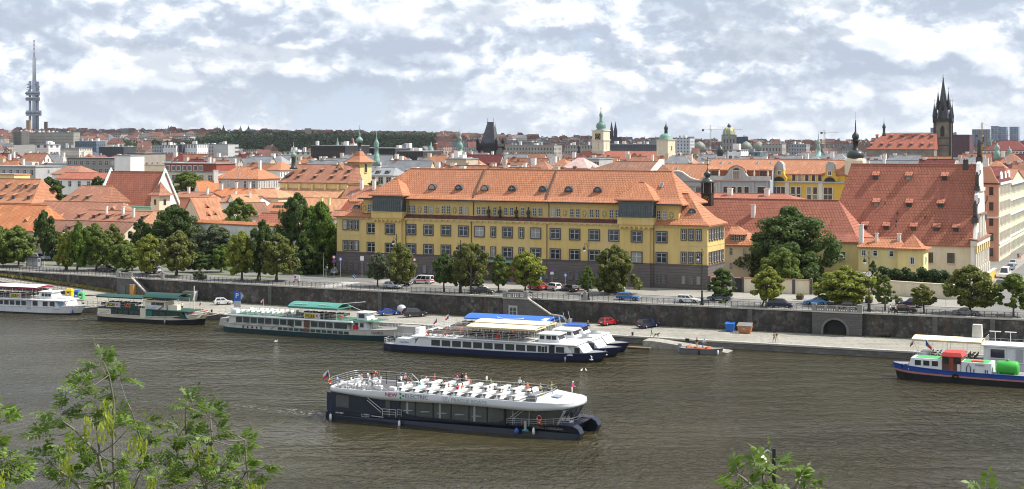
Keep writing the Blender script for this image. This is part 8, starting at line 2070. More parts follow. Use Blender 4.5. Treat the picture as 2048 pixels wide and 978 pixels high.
 mb=MB();mb.tube([(38.8,1.2,1.5),(39.4,1.0,1.0),(39.3,1.0,.4)],.09,5);mb.tube([(39.0,.9,.55),(39.6,1.1,.5)],.1,5);mb.build('anchor',SWH,T)
 if k:
  mb=MB();mb.tube([(33.8,1.6,3.05),(36.6,1.6,3.3)],.12,6);mb.box(34,35,3.4,4.4,3,3.5);mb.build('deck_gear',GAL,T)
 return T
for k in range(3):riverbus(k)
p=gp(1176,655,4.5);person('sit',(pX(1176,268),268,3.95),R(30),'navy','black','fair','person in navy sitting on top of the farthest blue boat\'s wheelhouse')
# white grey boat with teal awning
TEAL=M('teal awning',(.07,.24,.20),.6,.08,.5);TG=M('teal green paint',(.02,.16,.14),.5,.1);DTL=M('dark teal hull',(.012,.045,.05),.5,.2);OWH=M('off white hull',(.60,.58,.53),.5,.12,.4,pat='plaster',c2=(.36,.32,.27));GDK=M('green deck',(.06,.16,.115),.7,.15)
SIGNW=M('sign white board',(.7,.7,.72),.5,.05);SY=M('sign yellow letter',(.75,.6,.02),.5)
def boats4u(T,p,w=3.4,h=1.0,rz=0.):
 o=MB().box(-w/2,w/2,-.04,.04,0,h).build('sign_board',SIGNW,T,p,rz);MB().box(-w/2+.15,w*.18,-.05,-.04,.12,h-.12).build('sign_ground',M('sign dark ground',(.10,.09,.03),.6),o)
 text('BOATS',h*.86,SY,o,(-w*.17,-.06,h*.5),(R(90),0,0),.015);text('4',h*.95,RED,o,(w*.27,-.06,h*.5),(R(90),0,0),.015);text('U',h*.8,BLU,o,(w*.4,-.06,h*.5),(R(90),0,0),.015)
def boat_taurus():
 hd=R(-25.6);T=boat('old white passenger boat with teal awning and row of green framed windows',(-57.2,295.2),hd);L,B=39.5,5.6
 hull(T,L,B,1.6,[DTL,DTL,OWH],.75,9.,1.5,.3,.75,0,2.0)
 bbox(T,'cabin',1.6,29.5,.08,B-.08,1.3,3.15,OWH,.8,.2);MB().frus(.6,30.2,-.2,B+.2,3.15,.8,30,-.1,B+.1,3.4).build('roof_edge',WHF,T);MB().box(1.2,29.5,.1,B-.1,3.4,3.44).build('roof_deck',GDK,T)
 bwins(T,[4.2+i*1.72 for i in range(9)]+[21.6,23.3,25.0,26.8,28.2],.06,1.95,1.35,.95,TG)
 bwins(T,[13.8+i*1.25 for i in range(13)],.02,.95,.9,.42,TG)
 MB().box(19.3,20.5,-.06,.1,.9,3.1).build('door',M('brown door',(.12,.06,.04),.5),T)
 for i in range(5):o=MB().lathe([(.02,-.05),(.2,-.05),(.2,.05),(.02,.05)],10).build('porthole',BLK,T,(5.2+i*1.05,.04,1.05),(R(90),0,0))
 mb=MB();mb.tube([(15.3,.02,1.85),(15.9,.02,2.0),(16.5,.02,1.8),(17.0,.02,1.75)],[.03,.12,.12,.02],6);mb.prism([(15.9,.0,2.0),(16.2,.0,2.35),(16.3,.0,1.95)],(0,.03,0));mb.build('dolphin_emblem',BLK,T)
 mb=MB()
 for z0 in(1.75,1.35):mb.tube([(3.0,.0,z0),(12.5,.0,z0),(13.2,.0,z0+.25)],.025,4)
 mb.tube([(11.5,.0,.85),(12.9,.0,1.65),(13.6,.0,1.8)],.04,4);mb.build('stripe',DTL,T)
 rail(T,[(.9,B/2,3.44),(.9,.1,3.44),(18,.1,3.44),(29.3,.1,3.44)],1.1,1.35,RAILW,4,.03);rail(T,[(29.3,B-.1,3.44),(.9,B-.1,3.44)],1.1,1.35,RAILW,3,.03)
 deckset(T,4,16,.8,1.9,3.44,WHF,2.4);deckset(T,4,16,B-1.9,B-.8,3.44,WHF,2.4);deckset(T,17,28,.5,2.4,3.44,WOODD,2.0);deckset(T,17,28,B-2.4,B-.5,3.44,WOODD,2.0)
 awning(T,15.4,26.6,.3,B-.3,5.6,TEAL,TEAL,.7,.35,True,3.44);mb=MB()
 for x in(18,23.5):mb.tube([(x-1.4,.9,6.02),(x-.5,1.0,6.06),(x+.4,.9,6.02),(x+1.4,1.05,6.08)],.07,4)
 mb.build('white_script',SWH,T)
 boats4u(T,(21.2,-.05,3.5),3.6,1.0);lifering(T,(15.2,.02,3.95));lifering(T,(27.8,.02,4.0))
 mb=MB();mb.box(27.0,27.7,.0,.05,3.6,4.5);mb.build('green_panel',GRN,T);MB().box(1.6,2.8,1,2.4,3.44,4.2).build('deck_locker',BW,T)
 bbox(T,'forward_cabin',29.5,33.2,.7,B-.7,1.7,3.4,BW,.6,.0);bwins(T,[30.6,31.8],.7,2.3,.8,.8)
 MB().frus(29.3,35.0,.3,B-.3,3.42,29.5,34.8,.5,B-.5,3.58).build('forward_roof',GDK,T);bbox(T,'wheelhouse',30.2,32.6,1.4,B-1.4,3.58,4.9,BW,.5,0);bwins(T,[31.3],1.4,3.95,1.3,.75);MB().box(30,32.8,1.2,B-1.2,4.9,5.0).build('wheelhouse_roof',WHF,T)
 mb=MB();mb.tube([(24,4.6,5.9),(30,4.9,6.6)],.06,5);mb.tube([(28,2,6.2),(31.5,1.6,5.2)],.05,4);mb.build('derrick',RAILW,T);flag(T,(6.5,5.0,3.44),1.0,.7,(0,0,2.6))
 rail(T,[(33,.35,1.95),(36,.9,2.15),(38.8,2.1,2.4)],.8,.9,RAILW,3,.03,'bow_railing');rail(T,[(38.8,B-2.1,2.4),(36,B-.9,2.15),(33,B-.35,1.95)],.8,.9,RAILW,3,.03,'bow_railing')
 text('TAURUS',.62,BLK,T,(35.3,.3,1.45),(R(90),0,R(17)))
 MB().frus(-1.2,.9,.8,B-.8,.9,-.6,.9,.5,B-.5,2.4).build('stern_platform',OWH,T);rail(T,[(-1.0,B-1,1.2),(-1.0,1,1.2),(.9,.3,1.6)],1.0,.7,RAILW,3,.04,'stern_railing')
 MB().box(-.2,.6,-.5,.5,0,1.0).build('bow_chest',RED,T,(30.4,.5,1.7));mb=MB();mb.box(0,.5,-.9,.9,0,1.9);mb.build('bow_bulwark',OWH,T,(33.0,B/2,1.9))
boat_taurus()
# green boat
def boat_green():
 hd=R(-23.6);T=boat('dark green and cream passenger boat with green canopies and open top deck',(-86.8,312.6),hd);L,B=25.4,5.0
 DG=M('dark green paint',(.012,.055,.04),.45,.12);CRH=M('cream hull',(.62,.58,.48),.5,.12);GC=M('green canopy',(.010,.055,.045),.65,.12);CBK=M('cream boat paint',(.72,.66,.54),.5,.06);RDH=M('red gunwale',(.5,.04,.03),.5)
 hull(T,L,B,1.35,[BKT,BKT,CRH],.74,7.,1.,.3,1.0,0,1.3)
 bbox(T,'cabin',.5,22.8,.06,B-.06,1.3,2.6,DG,1.2,0);MB().box(.3,23.4,-.08,B+.08,2.6,2.78).build('cabin_roof',M('green roof',(.014,.075,.058),.6,.1),T)
 MB().box(.55,3.9,.0,.07,1.2,2.5).build('cream_panel',CBK,T);mb=MB();mb.tube([(1,-.02,1.95),(2.6,-.02,1.95),(3.2,-.02,2.2)],.03,4);mb.tube([(1.2,-.02,1.6),(3.2,-.02,1.6),(3.4,-.02,2.3)],.03,4);mb.build('painted_mark',BLK,T)
 bwins(T,[4.9+i*1.42 for i in range(5)]+[15.3,17.0,18.6,20.2],.05,1.5,1.2,.85,DG)
 MB().box(11.4,12.8,-.1,.1,1.0,2.9).build('cream_pillar',CBK,T);MB().box(12.9,14.4,-.03,.08,1.2,2.6).build('louvres',TG,T)
 for y in(1.0,3.0):MB().box(-.03,.03,-.8,.8,0,1.25).build('bow_window',M('sky pane',(.42,.55,.68),.1),T,(22.9,y,1.45),(0,R(-35),0))
 mb=MB();mb.tube([(21,.3,2.35),(23,1.2,2.45),(25.2,2.3,2.65),(26.2,2.5,2.85)],.12,5);mb.tube([(21,B-.3,2.35),(23,B-1.2,2.45),(25.2,B-2.3,2.65)],.12,5);mb.build('gunwale',RDH,T)
 mb=MB();mb.frus(20.8,25.2,1.0,B-1.0,1.4,21.2,26.1,1.5,B-1.5,2.6);mb.build('bow_bulwark',CRH,T)
 rail(T,[(.5,B-.1,2.78),(.5,.1,2.78),(11,.1,2.78)],1.05,1.2,RAILW,3,.03);rail(T,[(11,B-.1,2.78),(.5,B-.1,2.78)],1.05,1.2,RAILW,3,.03)
 boats4u(T,(4.5,.0,2.9),3.4,1.0);lifering(T,(8.2,.02,3.35));MB().box(8.9,10,.02,.08,2.85,3.75).build('green_panel',DG,T)
 deckset(T,1,10.5,.4,2.1,2.78,WOODD,2.0);deckset(T,1,10.5,B-2.1,B-.4,2.78,WOODD,2.0)
 awning(T,.2,11.8,.0,B,5.0,GC,GC,.2,.25,True,2.78);awning(T,11.2,19.8,.9,B+.7,5.2,GC,GC,.75,.2,True,2.78,'arched_awning')
 bbox(T,'wheelhouse',11.8,17.2,.9,B-.9,2.78,4.4,CBK,.5,.2);MB().box(11.5,17.4,.7,B-.7,4.4,4.55).build('wheelhouse_roof',CBK,T);bwins(T,[14.0,15.1,16.1],.92,3.5,.9,.65,M('brown frame',(.16,.07,.03),.6))
 mb=MB();mb.prism([(12.2,.5,2.8),(15.4,.5,2.8),(16.6,.5,3.6),(12.2,.5,3.6)][::-1],(0,.4,0));mb.build('wing_panel',CBK,T);MB().prism([(12.6,.45,3.0),(14.6,.45,3.0),(15.2,.45,3.5),(12.6,.45,3.5)][::-1],(0,.05,0)).build('wing_window',M('sky pane',(.42,.55,.68)),T)
 MB().box(17.6,19.8,1.0,3.0,2.78,3.8).build('deck_chest',CBK,T)
 mb=MB();mb.tube([(22.0,3.8,2.7),(22.0,3.8,7.6)],.09,6);mb.tube([(20.2,3.8,5.6),(22.6,3.8,6.2)],.05,4);mb.build('mast',CBK,T);flag(T,(24.7,2.5,2.5),.8,.6,(0,0,2.2),False)
 fender(T,(17.6,-.1,.5),GAL,1.3);text('VLTAVA',.4,BLK,T,(19.0,.14,.85),(R(90),0,R(2)));text('424',.42,BLK,T,(24.2,1.1,1.5),(R(90),0,R(26)))
 p=Matrix.Translation((-86.8,312.6,0))@Matrix.Rotation(hd,4,'Z')@Vector((20.9,1.2,2.78));person('stand',p,.4,'white','black','dark','person in white shirt and black trousers standing on the green boat')
boat_green()
# white boat at the left edge
def boat_left():
 hd=R(-20);L,B=40.,5.4;bx,by=-94.6,320.5;P=(bx-L*math.cos(hd)*.975,by-L*math.sin(hd)*.975)
 T=boat('white passenger boat with white and maroon awning at the left edge',P,hd);MRN=M('maroon skirt',(.25,.02,.05),.65,.1);AWW=M('white awning',(.80,.76,.74),.7,.05)
 hull(T,L,B,1.45,[BKT,BKT,BW],.22,7.5,1.2,.3,.5,0,1.8)
 bbox(T,'cabin',2,36.3,.08,B-.08,1.3,2.95,BW,1.0,.3);MB().frus(1.5,37.6,-.15,B+.15,2.95,1.7,37.3,0,B,3.15).build('roof_deck',WHF,T);MB().frus(35.3,38.0,.8,B-.8,1.4,34.9,37.3,.7,B-.7,2.95).build('bow_cabin',BW,T)
 BR=M('brown pane',(.13,.085,.06),.15);bwins(T,[18.2+i*1.5 for i in range(7)],.06,1.7,1.2,1.0);bwins(T,[30.2,32.8,34.6],.06,1.7,1.3,1.05)
 MB().box(-.7,.7,-.03,.03,0,1.0).build('blue_window',M('sky blue pane',(.25,.42,.6)),T,(36.3,.7,1.7),R(4));MB().box(28.0,29.0,.0,.1,.9,2.9).build('door',M('grey door',(.4,.43,.46),.5),T)
 mb=MB()
 for i in range(3):mb.tube([(38.0+.25*i,1.0+.3*i,1.5),(37.4+.25*i,1.0+.3*i,3.0)],.07,4)
 mb.build('bow_frames',RAILW,T)
 bbox(T,'wheelhouse',30.6,34.0,1.0,B-1.0,3.15,4.6,BW,.6,.3);MB().box(30.3,34.0,.8,B-.8,4.6,4.75).build('wheelhouse_roof',WHF,T);bwins(T,[31.5,32.4,33.2],1.02,3.7,.7,.65);MB().box(34.6,37,1.6,B-1.6,3.15,3.6).build('foredeck_hatch',WHF,T)
 mb=MB();mb.lathe([(.35,0),(.35,.3),(.1,.45)],8,0,(32,B/2,4.75));mb.build('radar',WHF,T)
 rail(T,[(2,.1,3.15),(29.5,.1,3.15)],1.1,1.5,RAILW,3,.03);rail(T,[(29.5,B-.1,3.15),(2,B-.1,3.15)],1.1,1.5,RAILW,3,.03);deckset(T,14,28,.5,2.4,3.15,WOODD,2.0);deckset(T,14,28,B-2.4,B-.5,3.15,WOODD,2.0)
 awning(T,4,30.6,-.1,B+.3,5.65,AWW,MRN,.25,.4,True,3.15);boats4u(T,(25.2,.0,3.3),2.8,.95);text('KLARKA',.42,BLK,T,(34.9,.25,1.3),(R(90),0,R(6)))
 fender(T,(38.9,1.3,.6),M('blue fender',(.05,.11,.38)),1.4)
boat_left()
# work barge with green tank, and the white boat behind it
def barge():
 hd=R(180-26.5);L,B=30.,4.6;bw=Vector((62.5,240.2));d=Vector((math.cos(hd),math.sin(hd)));P=bw-d*L*.99
 T=boat('blue and black work barge with red wheelhouse roof and green tank',P,hd,'work_barge');BL2=M('barge blue',(.02,.075,.33),.45,.12);PK=M('faded red strip',(.5,.2,.17),.6,.15);BGR=M('tank green',(.05,.42,.05),.4,.08);BRD=M('barge red roof',(.55,.06,.05),.5,.1)
 hull(T,L,B,1.75,[BKT,BKT,PK,BL2],.85,4.5,1.5,.25,.6,0,.9,zs2=1.1,blunt=.5)
 y0,y1=.35,B-.35;GP=M('green roof paint',(.08,.40,.12),.6,.15)
 mb=MB();mb.frus(22.7,27.9,y0,y1,1.6,22.7,27.5,y0+.2,y1-.2,3.45);mb.build('cabin',BW,T);MB().box(23.2,26.9,y0+.6,y1-.6,3.45,3.5).build('cabin_roof',GP,T)
 mb=MB();mb.frus(15.3,19.8,y0,y1,1.6,15.3,19.8,y0+.1,y1-.1,3.3);mb.build('engine_house',BW,T);MB().box(15.8,19.6,y0+.5,y1-.5,3.3,3.35).build('engine_house_roof',GP,T);MB().box(16.6,18.4,y1-1.6,y1-.6,3.35,3.5).build('red_hatch',BRD,T)
 MB().box(19.8,22.7,y0,y1,1.6,4.0).build('wheelhouse',M('brown wheelhouse',(.14,.06,.04),.5,.15),T);MB().frus(19.6,22.9,y0-.15,y1+.15,4.0,19.9,22.6,y0+.2,y1-.2,4.6).build('wheelhouse_roof',BRD,T)
 bwins(T,[23.8,25.1,26.4],y0+.08,2.35,.95,.8,WHF,far=y1-.08);bwins(T,[20.4,22.1],y0,2.95,.8,.85,BLK,far=y1)
 MB().box(21.0,21.6,y1,y1+.05,1.7,3.9).build('door',M('red brown door',(.28,.06,.03),.5),T);MB().box(19.9,20.4,y1,y1+.04,1.6,2.9).build('white_panel',BW,T)
 mb=MB();mb.lathe([(.02,-1.75),(.6,-1.7),(1.0,-1.5),(1.08,-1.4),(1.08,1.4),(1.0,1.5),(.6,1.7),(.02,1.75)],16);tk=mb.build('tank',BGR,T,(13.1,B/2+.5,2.62),(0,R(90),0));mb=MB()
 for x in(11.9,14.3):mb.box(x-.12,x+.12,B/2-.6,B/2+1.6,1.6,2.0)
 mb.build('tank_cradle',BGR,T);MB().lathe([(.2,0),(.2,.25),(.02,.27)],8).build('tank_lid',BGR,tk,(-1.06,0,0),(0,R(-90),0))
 mb=MB();x,z,n=20.6,.95,14;mb.tube([(x+.42*math.cos(2*math.pi*i/n),B+.1,z+.42*math.sin(2*math.pi*i/n))for i in range(n+1)],.14,6);mb.build('tyre_fender',TYRE,T)
 mb=MB();mb.tube([(19.0,y1+.05,1.7),(19.0,y1+.05,2.5),(18.7,y1+.05,3.1),(18.4,y1+.05,2.5),(18.4,y1+.05,1.7)],.06,5)
 for x in(17.9,16.2,15.9):mb.tube([(x,y1+.05,1.7),(x,y1+.05,2.3)],.07,5)
 mb.build('deck_pipes',BLK,T);text('04906003',.34,BLK,T,(17.0,y1+.02,2.95),(R(90),0,R(180)));mb=MB()
 for x in(28.4,28.9,23.2,9):mb.lathe([(.13,1.6),(.13,2.1),(.2,2.15),(.2,2.25)],8,0,(x,y1-.4,.1))
 mb.build('bollards',BLK,T);rail(T,[(23.0,y0+.3,3.5),(27.2,y0+.3,3.5)],.7,1.2,RAILW,2,.03);flag(T,(23.2,1.2,3.5),1.5,1.05,(2.6,0,2.6))
 MB().box(.6,1.6,1,2.6,1.75,2.9).build('winch',BLK,T)
barge()
def boat_right():
 hd=R(-24.);P=(67.5,248.6);T=boat('white boat with long cream awning moored behind the work barge',P,hd);L,B=40.,5.2;CRM=M('cream awning');CSK=M('cream awning skirt')
 mb=MB();hull(T,L,B,1.5,[BKT,BW,BW],.3,6.,2.5,.3,.4,0,1.4)
 bbox(T,'cabin',10.2,34,.2,B-.2,1.4,4.0,BW,.5,.0);MB().box(9.8,34.4,-.05,B+.05,4.0,4.25).build('roof_deck',WHF,T);nw=win(2.2,1.4,WHF,fr=BLK,nx=1,ny=1,sw=.12)
 for x in(12.4,18.5,22):put('window',nw,T,(x,.2,2.2))
 MB().box(15.2,16.3,.1,.2,1.5,3.7).build('door',M('grey door'),T);rail(T,[(10.5,B-.1,4.25),(10.5,.1,4.25),(33,.1,4.25)],1.1,1.2,RAILW,3,.03);mb=MB()
 for x in(11.8,14.2):mb.tube([(x,2.4,4.25),(x,2.4,6.2)],.05,5);mb.box(x-.9,x+.9,2.2,2.6,6.15,6.25)
 mb.build('radar_mast',WHF,T);deckset(T,1.5,9.5,.5,2.3,1.55,WOODD,2.0);deckset(T,1.5,9.5,B-2.3,B-.5,1.55,WOODD,2.0)
 awning(T,-1.2,4.0,-.2,B+.2,4.6,CRM,CSK,.3,.3,True,1.5);awning(T,4.1,9.9,-.2,B+.2,4.6,CRM,CSK,.3,.3,True,1.5);bbox(T,'stern_bulwark',-.4,1.2,.6,B-.6,1.4,2.3,BW,0,.3)
 MB().frus(8.0,9.6,3.2,B-.4,4.9,8.1,9.5,3.3,B-.5,7.0).build('funnel_box',M('pale grey box',(.5,.5,.48),.6),T);flag(T,(-.3,1.0,2.2),.9,.6,(-.8,0,1.9))
 MB().box(-.06,.06,-.5,.5,0,.9).build('red_panel',RED,T,(-.5,1.0,1.2));rail(T,[(-.6,.5,1.7),(4,.05,1.7)],.9,.9,RAILW,3,.03,'stern_railing')
boat_right()
# small open motor boat and jetty
hd=R(-21);X,Y,_=gp(1358,706,0);T=boat('small open grey motor boat with wooden interior at the slipway',(X,Y),hd,'motor_boat')
GH=M('grey boat hull',(.15,.15,.155),.5,.1);WDI=M('varnished wood',(.45,.13,.05),.5,.15)
hull(T,7.4,2.3,.85,[GH,GH],.3,2.4,1.2,.3,.25,0,.4);mb=MB();mb.box(1.2,5.6,.3,2.0,.87,.95);mb.box(1.2,1.35,.3,2,.9,1.25);mb.box(4.6,5.0,.3,2.0,.95,1.2);mb.box(2.6,3.1,.3,.8,.95,1.2);mb.build('wooden_interior',WDI,T);mb=MB();mb.box(-.35,.1,.95,1.35,.1,1.3);mb.box(-.4,.2,.9,1.4,1.2,1.55);mb.build('outboard_motor',GAL,T)
mb=MB();mb.tube([(2.2,.5,.9),(1.5,.3,2.2)],.03,4);mb.box(1.1,1.8,.1,.4,2.1,2.6);mb.build('console_screen',BLK,T)
fender(T,(3.6,-.05,.4),BLK,.8);fender(T,(6.9,.3,.4),SWH,.8)
Mx=Matrix.Translation((X,Y,0))@Matrix.Rotation(hd,4,'Z')
person('stand',Mx@Vector((2.9,1.3,.95)),R(160),'black','beige','dark','person in black shirt standing in the small motor boat');person('bend',Mx@Vector((4.0,1.0,.95)),R(40),'light blue','denim','grey','person in pale blue shirt bending forward in the small motor boat')
X,Y,_=gp(1254,697,0);t=thing('floating_pontoon','low wooden pontoon floating by the quay right of the blue boats','pontoon',(X,Y,0),R(-22));MB().box(0,4.2,0,1.3,.1,.3).build('planking',M('wet planks',(.16,.12,.08),.8,.25,pat='plank',p=.2),t);MB().box(.2,4.0,.1,1.2,-.3,.1).build('float',BKT,t)
# walkers
def walker(px,py,pose,top,legs,hair,label,z=ST+.12,rz=0.,sc=1.,g=None):return person(pose,gp(px,py,z),rz,top,legs,hair,label,g,sc)
Q=1.42
walker(1303,674,'walk','green','green','dark','person in bright green dress walking a dog on the quay',Q,R(75),.98)
walker(1548,684,'walk','khaki','denim','dark','walker with backpack on the quay, left of two',Q,R(20));walker(1553,683,'walk','brown','beige','brown','walker in brown beside the one with backpack',Q,R(25))
walker(1164,600,'stand','white','navy','dark','person in white top by the stone pier, left of two',rz=R(20));walker(1172,599,'stand','grey','black','grey','person in grey behind the stone pier, right of two',rz=R(-20))
walker(1780,627,'walk','white','black','dark','person in white on the near pavement before the black saloon',rz=R(70));walker(1791,628,'walk','pale pink','black','brown','person in pale pink walking before the black saloon',rz=R(70))
walker(88,535,'stand','white','white','dark','person in white standing right of the bus shelter');walker(283,548,'stand','navy','navy','dark','person in dark blue at the top of the small stair');walker(264,547,'sit','black','black','dark','person in black behind the small stair balustrade')
walker(1248,588,'stand','white','teal','dark','person in white under the large olive tree');walker(2040,519,'walk','pale pink','red','dark','person in pink walking far up the side street');walker(2036,519,'walk','black','black','dark','person in black walking far up the side street')
def dog():
 X,Y,_=gp(1313,674,Q);J={};E=[]
 def j(n,p,r,tg,par=None):
  J[n]=(p,r,tg)
  if par:E.append((par,n))
 j('belly',(0,0,.52),.10,0);j('chest',(.28,0,.53),.14,0,'belly');j('rump',(-.28,0,.55),.11,0,'belly');j('neck',(.43,0,.66),.08,0,'chest');j('skull',(.55,0,.76),.085,0,'neck');j('muzzle',(.74,0,.71),.04,0,'skull')
 j('tail1',(-.42,0,.56),.035,0,'rump');j('tail2',(-.62,0,.46),.025,0,'tail1')
 for s,S in((-1,'l'),(1,'r')):
  j('sh'+S,(.27,s*.08,.42),.07,0,'chest');j('wrist'+S,(.28+s*.06,s*.08,.2),.035,0,'sh'+S);j('fp'+S,(.33+s*.08,s*.08,.03),.03,0,'wrist'+S)
  j('kn'+S,(-.2-s*.05,s*.08,.38),.075,0,'rump');j('hock'+S,(-.38-s*.06,s*.08,.22),.035,0,'kn'+S);j('hp'+S,(-.32-s*.06,s*.08,.03),.03,0,'hock'+S)
 V,Fc,mi=skinned(J,E);mb=MB();mb.add(V,Fc,0,True)
 for s in(-1,1):mb.add([(.5,s*.05,.82),(.57,s*.06,.82),(.53,s*.08,.93)],[(0,1,2),(2,1,0)],0)
 o=mb.build('dog',M('dark brown fur',(.05,.03,.018),.8,.4,3.),None,(X,Y,Q),R(-24));tag(o,'dark brown dog walking ahead of the green dressed person on the quay','dog')
dog()
# small details on the quay and water
for i,(px,py)in enumerate(((552,684),(1163,742),(1172,742))):
 X,Y,_=gp(px,py,0);mb=MB();mb.tube([(-.28,0,.1),(0,0,.13),(.28,0,.12),(.38,0,.2)],[.04,.15,.12,.02],7);mb.tube([(-.22,0,.15),(-.27,0,.4),(-.38,0,.42)],[.05,.04,.02],5);tag(mb.build('swan',WHF,None,(X,Y,0),R(200+i*40)),('white bird floating left below the teal awning boat','white bird floating below the nearest blue boat, left of two','white bird floating below the nearest blue boat, right of two')[i],'bird')
for i,(px,py)in enumerate(((180,606),(438,617),(742,648),(1000,672),(1272,683))):
 X=gp(px,py,1.3)[0];mb=MB();mb.lathe([(.2,0),(.17,.4),(.25,.5),(.25,.6),(.05,.65)],8);tag(mb.build('mooring_bollard',BLK,None,(X,qy(X)+.7,1.36)),'short black mooring bollard on the quay edge stone','bollard','mooring bollards on the quay edge')
for i,(a,b,l)in enumerate((((-62.5,301.8,2.4),(438,634),'rope from the green boat bow to the quay'),((-94,321,1.8),(180,622),'rope from the white left boat bow to the quay'))):
 X=gp(b[0],b[1],1.3)[0];e=Vector((X,qy(X)+.6,1.9));s=Vector(a);pts=[s+(e-s)*(k/8)-Vector((0,0,.5*math.sin(math.pi*k/8)))for k in range(9)];o=MB().tube([p-s for p in pts],.05,5).build('mooring_rope',M('pale rope',(.5,.47,.4),.9),None,s);tag(o,l,'rope')
# ash trees on the near slope
ASH=leafmat('ash leaves',(.045,.10,.012),(.19,.285,.04),.3);KEY=leafmat('ash keys',(.24,.29,.03),(.44,.50,.07),.45);TWIG=M('ash twigs',(.16,.145,.12),.8,.2,3.)
def hillz(y):return float(np.interp(y,[4,16,40,80],[32.5,29,20,9]))
def ash(Y,clusters,keys,stems,base_px,label,seed,per=14,ls=.062):
 rg=np.random.default_rng(seed);X0=pX(base_px,Y);Z0=hillz(Y)
 T=thing('ash_tree',label,'tree',(X0,Y,Z0),0,'ash trees on the near slope');V=[];K=[];tips=[]
 mb=MB()
 def loc(px,py,dy):y=Y+dy;return np.array([pX(px,y)-X0,dy,pz(py,y)-Z0])
 for st in stems:
  pts=[loc(px,py,dy)for px,py,dy in st];tips+=pts[1:];n=len(pts)
  mb.tube([tuple(p)for p in pts],[.019-.013*i/(n-1)for i in range(n)],6)
 def leaf(b,d,ln):
  up=np.array([0,0,1.])+rg.normal(0,.45,3);s=np.cross(d,up);s/=np.linalg.norm(s)+1e-9;nn=np.cross(s,d);k=5;droop=rg.uniform(.05,.4)
  for i in range(k+1):
   t=.25+.75*i/k;p=b+d*ln*t-np.array([0,0,droop*ln*t*t])
   for sg in((-1,1)if i<k else(0,)):
    q=d*(.55 if sg else 1)+s*sg*.8+np.array([0,0,-.25])+rg.normal(0,.12,3);q/=np.linalg.norm(q);L_=ls*rg.uniform(.8,1.2);w=np.cross(q,nn);w=w/(np.linalg.norm(w)+1e-9)*L_*.19
    V.extend([p,p+q*L_*.45+w-nn*.004,p+q*L_-np.array([0,0,L_*.18]),p+q*L_*.45-w-nn*.004])
  mb.tube([tuple(b),tuple(b+d*ln*.5-np.array([0,0,droop*ln*.25])),tuple(b+d*ln-np.array([0,0,droop*ln]))],[.004,.003,.002],3,cap=False)
 for px,py,r in clusters:
  c=loc(px,py,rg.uniform(-.5,.5));rr_=r*Y/F
  nb=min(tips,key=lambda p:np.linalg.norm(p-c)+.4*max(0,p[2]-c[2]));mb.tube([tuple(nb),tuple((nb+c)/2+np.array([0,0,-.03])),tuple(c)],[.007,.005,.003],5,cap=False)
  for i in range(int(per*(r/38)**1.3)+2):
   d=rg.normal(0,1,3);d[2]=abs(d[2])*.8;d[1]*=.8;d/=np.linalg.norm(d);leaf(c+d*rr_*rg.uniform(.0,.45),d,rg.uniform(.75,1.1)*max(.16,rr_*.95))
 for px,py in keys:
  c=loc(px,py,rg.uniform(-.4,.0));K=[]
  for i in range(42):
   p=np.array([rg.normal(0,.028),rg.normal(0,.028),-rg.uniform(0,.19)]);a=rg.uniform(0,6.28);w=np.array([math.cos(a),math.sin(a),0])*.009;dn=np.array([rg.normal(0,.01),rg.normal(0,.01),-.055]);K.extend([p,p+w+dn*.6,p+dn*1.1,p-w+dn*.6])
  K=np.array(K);put('seed_bunch',npmesh('seed_bunch',K,np.arange(len(K)).reshape(-1,4),KEY),T,tuple(c))
 V=np.array(V);put('foliage',npmesh('foliage',V,np.arange(len(V)).reshape(-1,4),ASH),T)
 mb.build('branches',TWIG,T)
ash(14,[(205,735,42),(165,775,45),(240,762,34),(120,830,48),(92,868,38),(190,800,40),(228,838,34),(96,922,42),(145,900,36),(185,935,36),(256,858,34),(292,848,26),(286,890,36),(312,930,40),(262,936,36),(228,965,36),(130,958,40),(330,965,34),(70,955,26)],[(216,792),(176,830),(205,838),(222,826),(142,868),(130,905),(138,925),(268,868),(282,872),(250,962),(190,962),(300,952),(262,960)],[[(230,1300,0),(230,978,0),(226,900,0),(227,800,.1),(218,750,0),(206,722,0)],[(228,990,0),(205,960,.1),(196,880,.2),(190,830,.2)],[(215,1000,0),(196,908,-.2),(150,860,-.2),(122,840,-.3)],[(235,1050,0),(285,930,.2),(282,880,.3),(262,820,.3)],[(225,1050,0),(150,965,-.3),(105,930,-.3)]],230,'leafy ash tree with hanging yellow green seed bunches, tallest at lower left',31)
ash(14.6,[(385,812,40),(416,832,34),(362,862,38),(430,872,34),(400,880,30),(352,912,38),(442,932,36),(492,888,30),(482,930,36),(516,940,28),(385,950,38),(350,968,30),(430,970,34),(500,972,34)],[(390,880),(396,895),(418,888),(420,908),(500,952),(515,962),(360,975),(440,972)],[[(420,1300,0),(412,978,0),(424,880,0),(420,820,.1)],[(412,985,0),(395,920,.2),(372,870,.2),(372,815,.2)],[(414,1000,0),(470,985,-.2),(494,940,-.2),(490,880,-.2)]],420,'second leafy ash tree beside the tallest one, bushy with fewer seed bunches',52)
ash(12,[(-8,820,22),(2,845,16),(-12,900,36),(10,925,30),(26,955,24),(-5,965,36)],[(-2,935)],[[(-40,1300,0),(-30,980,0),(-20,860,0),(-6,815,0)],[(-32,1000,0),(0,940,.1),(20,950,.1)]],-40,'ash branches reaching in from the lower left corner',77)
ash(10.5,[(1512,940,24),(1478,950,24),(1538,918,16),(1552,938,18),(1505,975,26),(1596,962,18),(1612,974,18),(1560,992,24),(1478,985,20)],[],[[(1535,1300,0),(1528,980,0),(1526,945,0),(1530,920,.1)],[(1530,1000,0),(1490,960,.1),(1475,948,.1)],[(1540,1010,0),(1590,975,0),(1600,955,0)]],1540,'ash tree top around the globe lamp at lower right',19,7,.07)
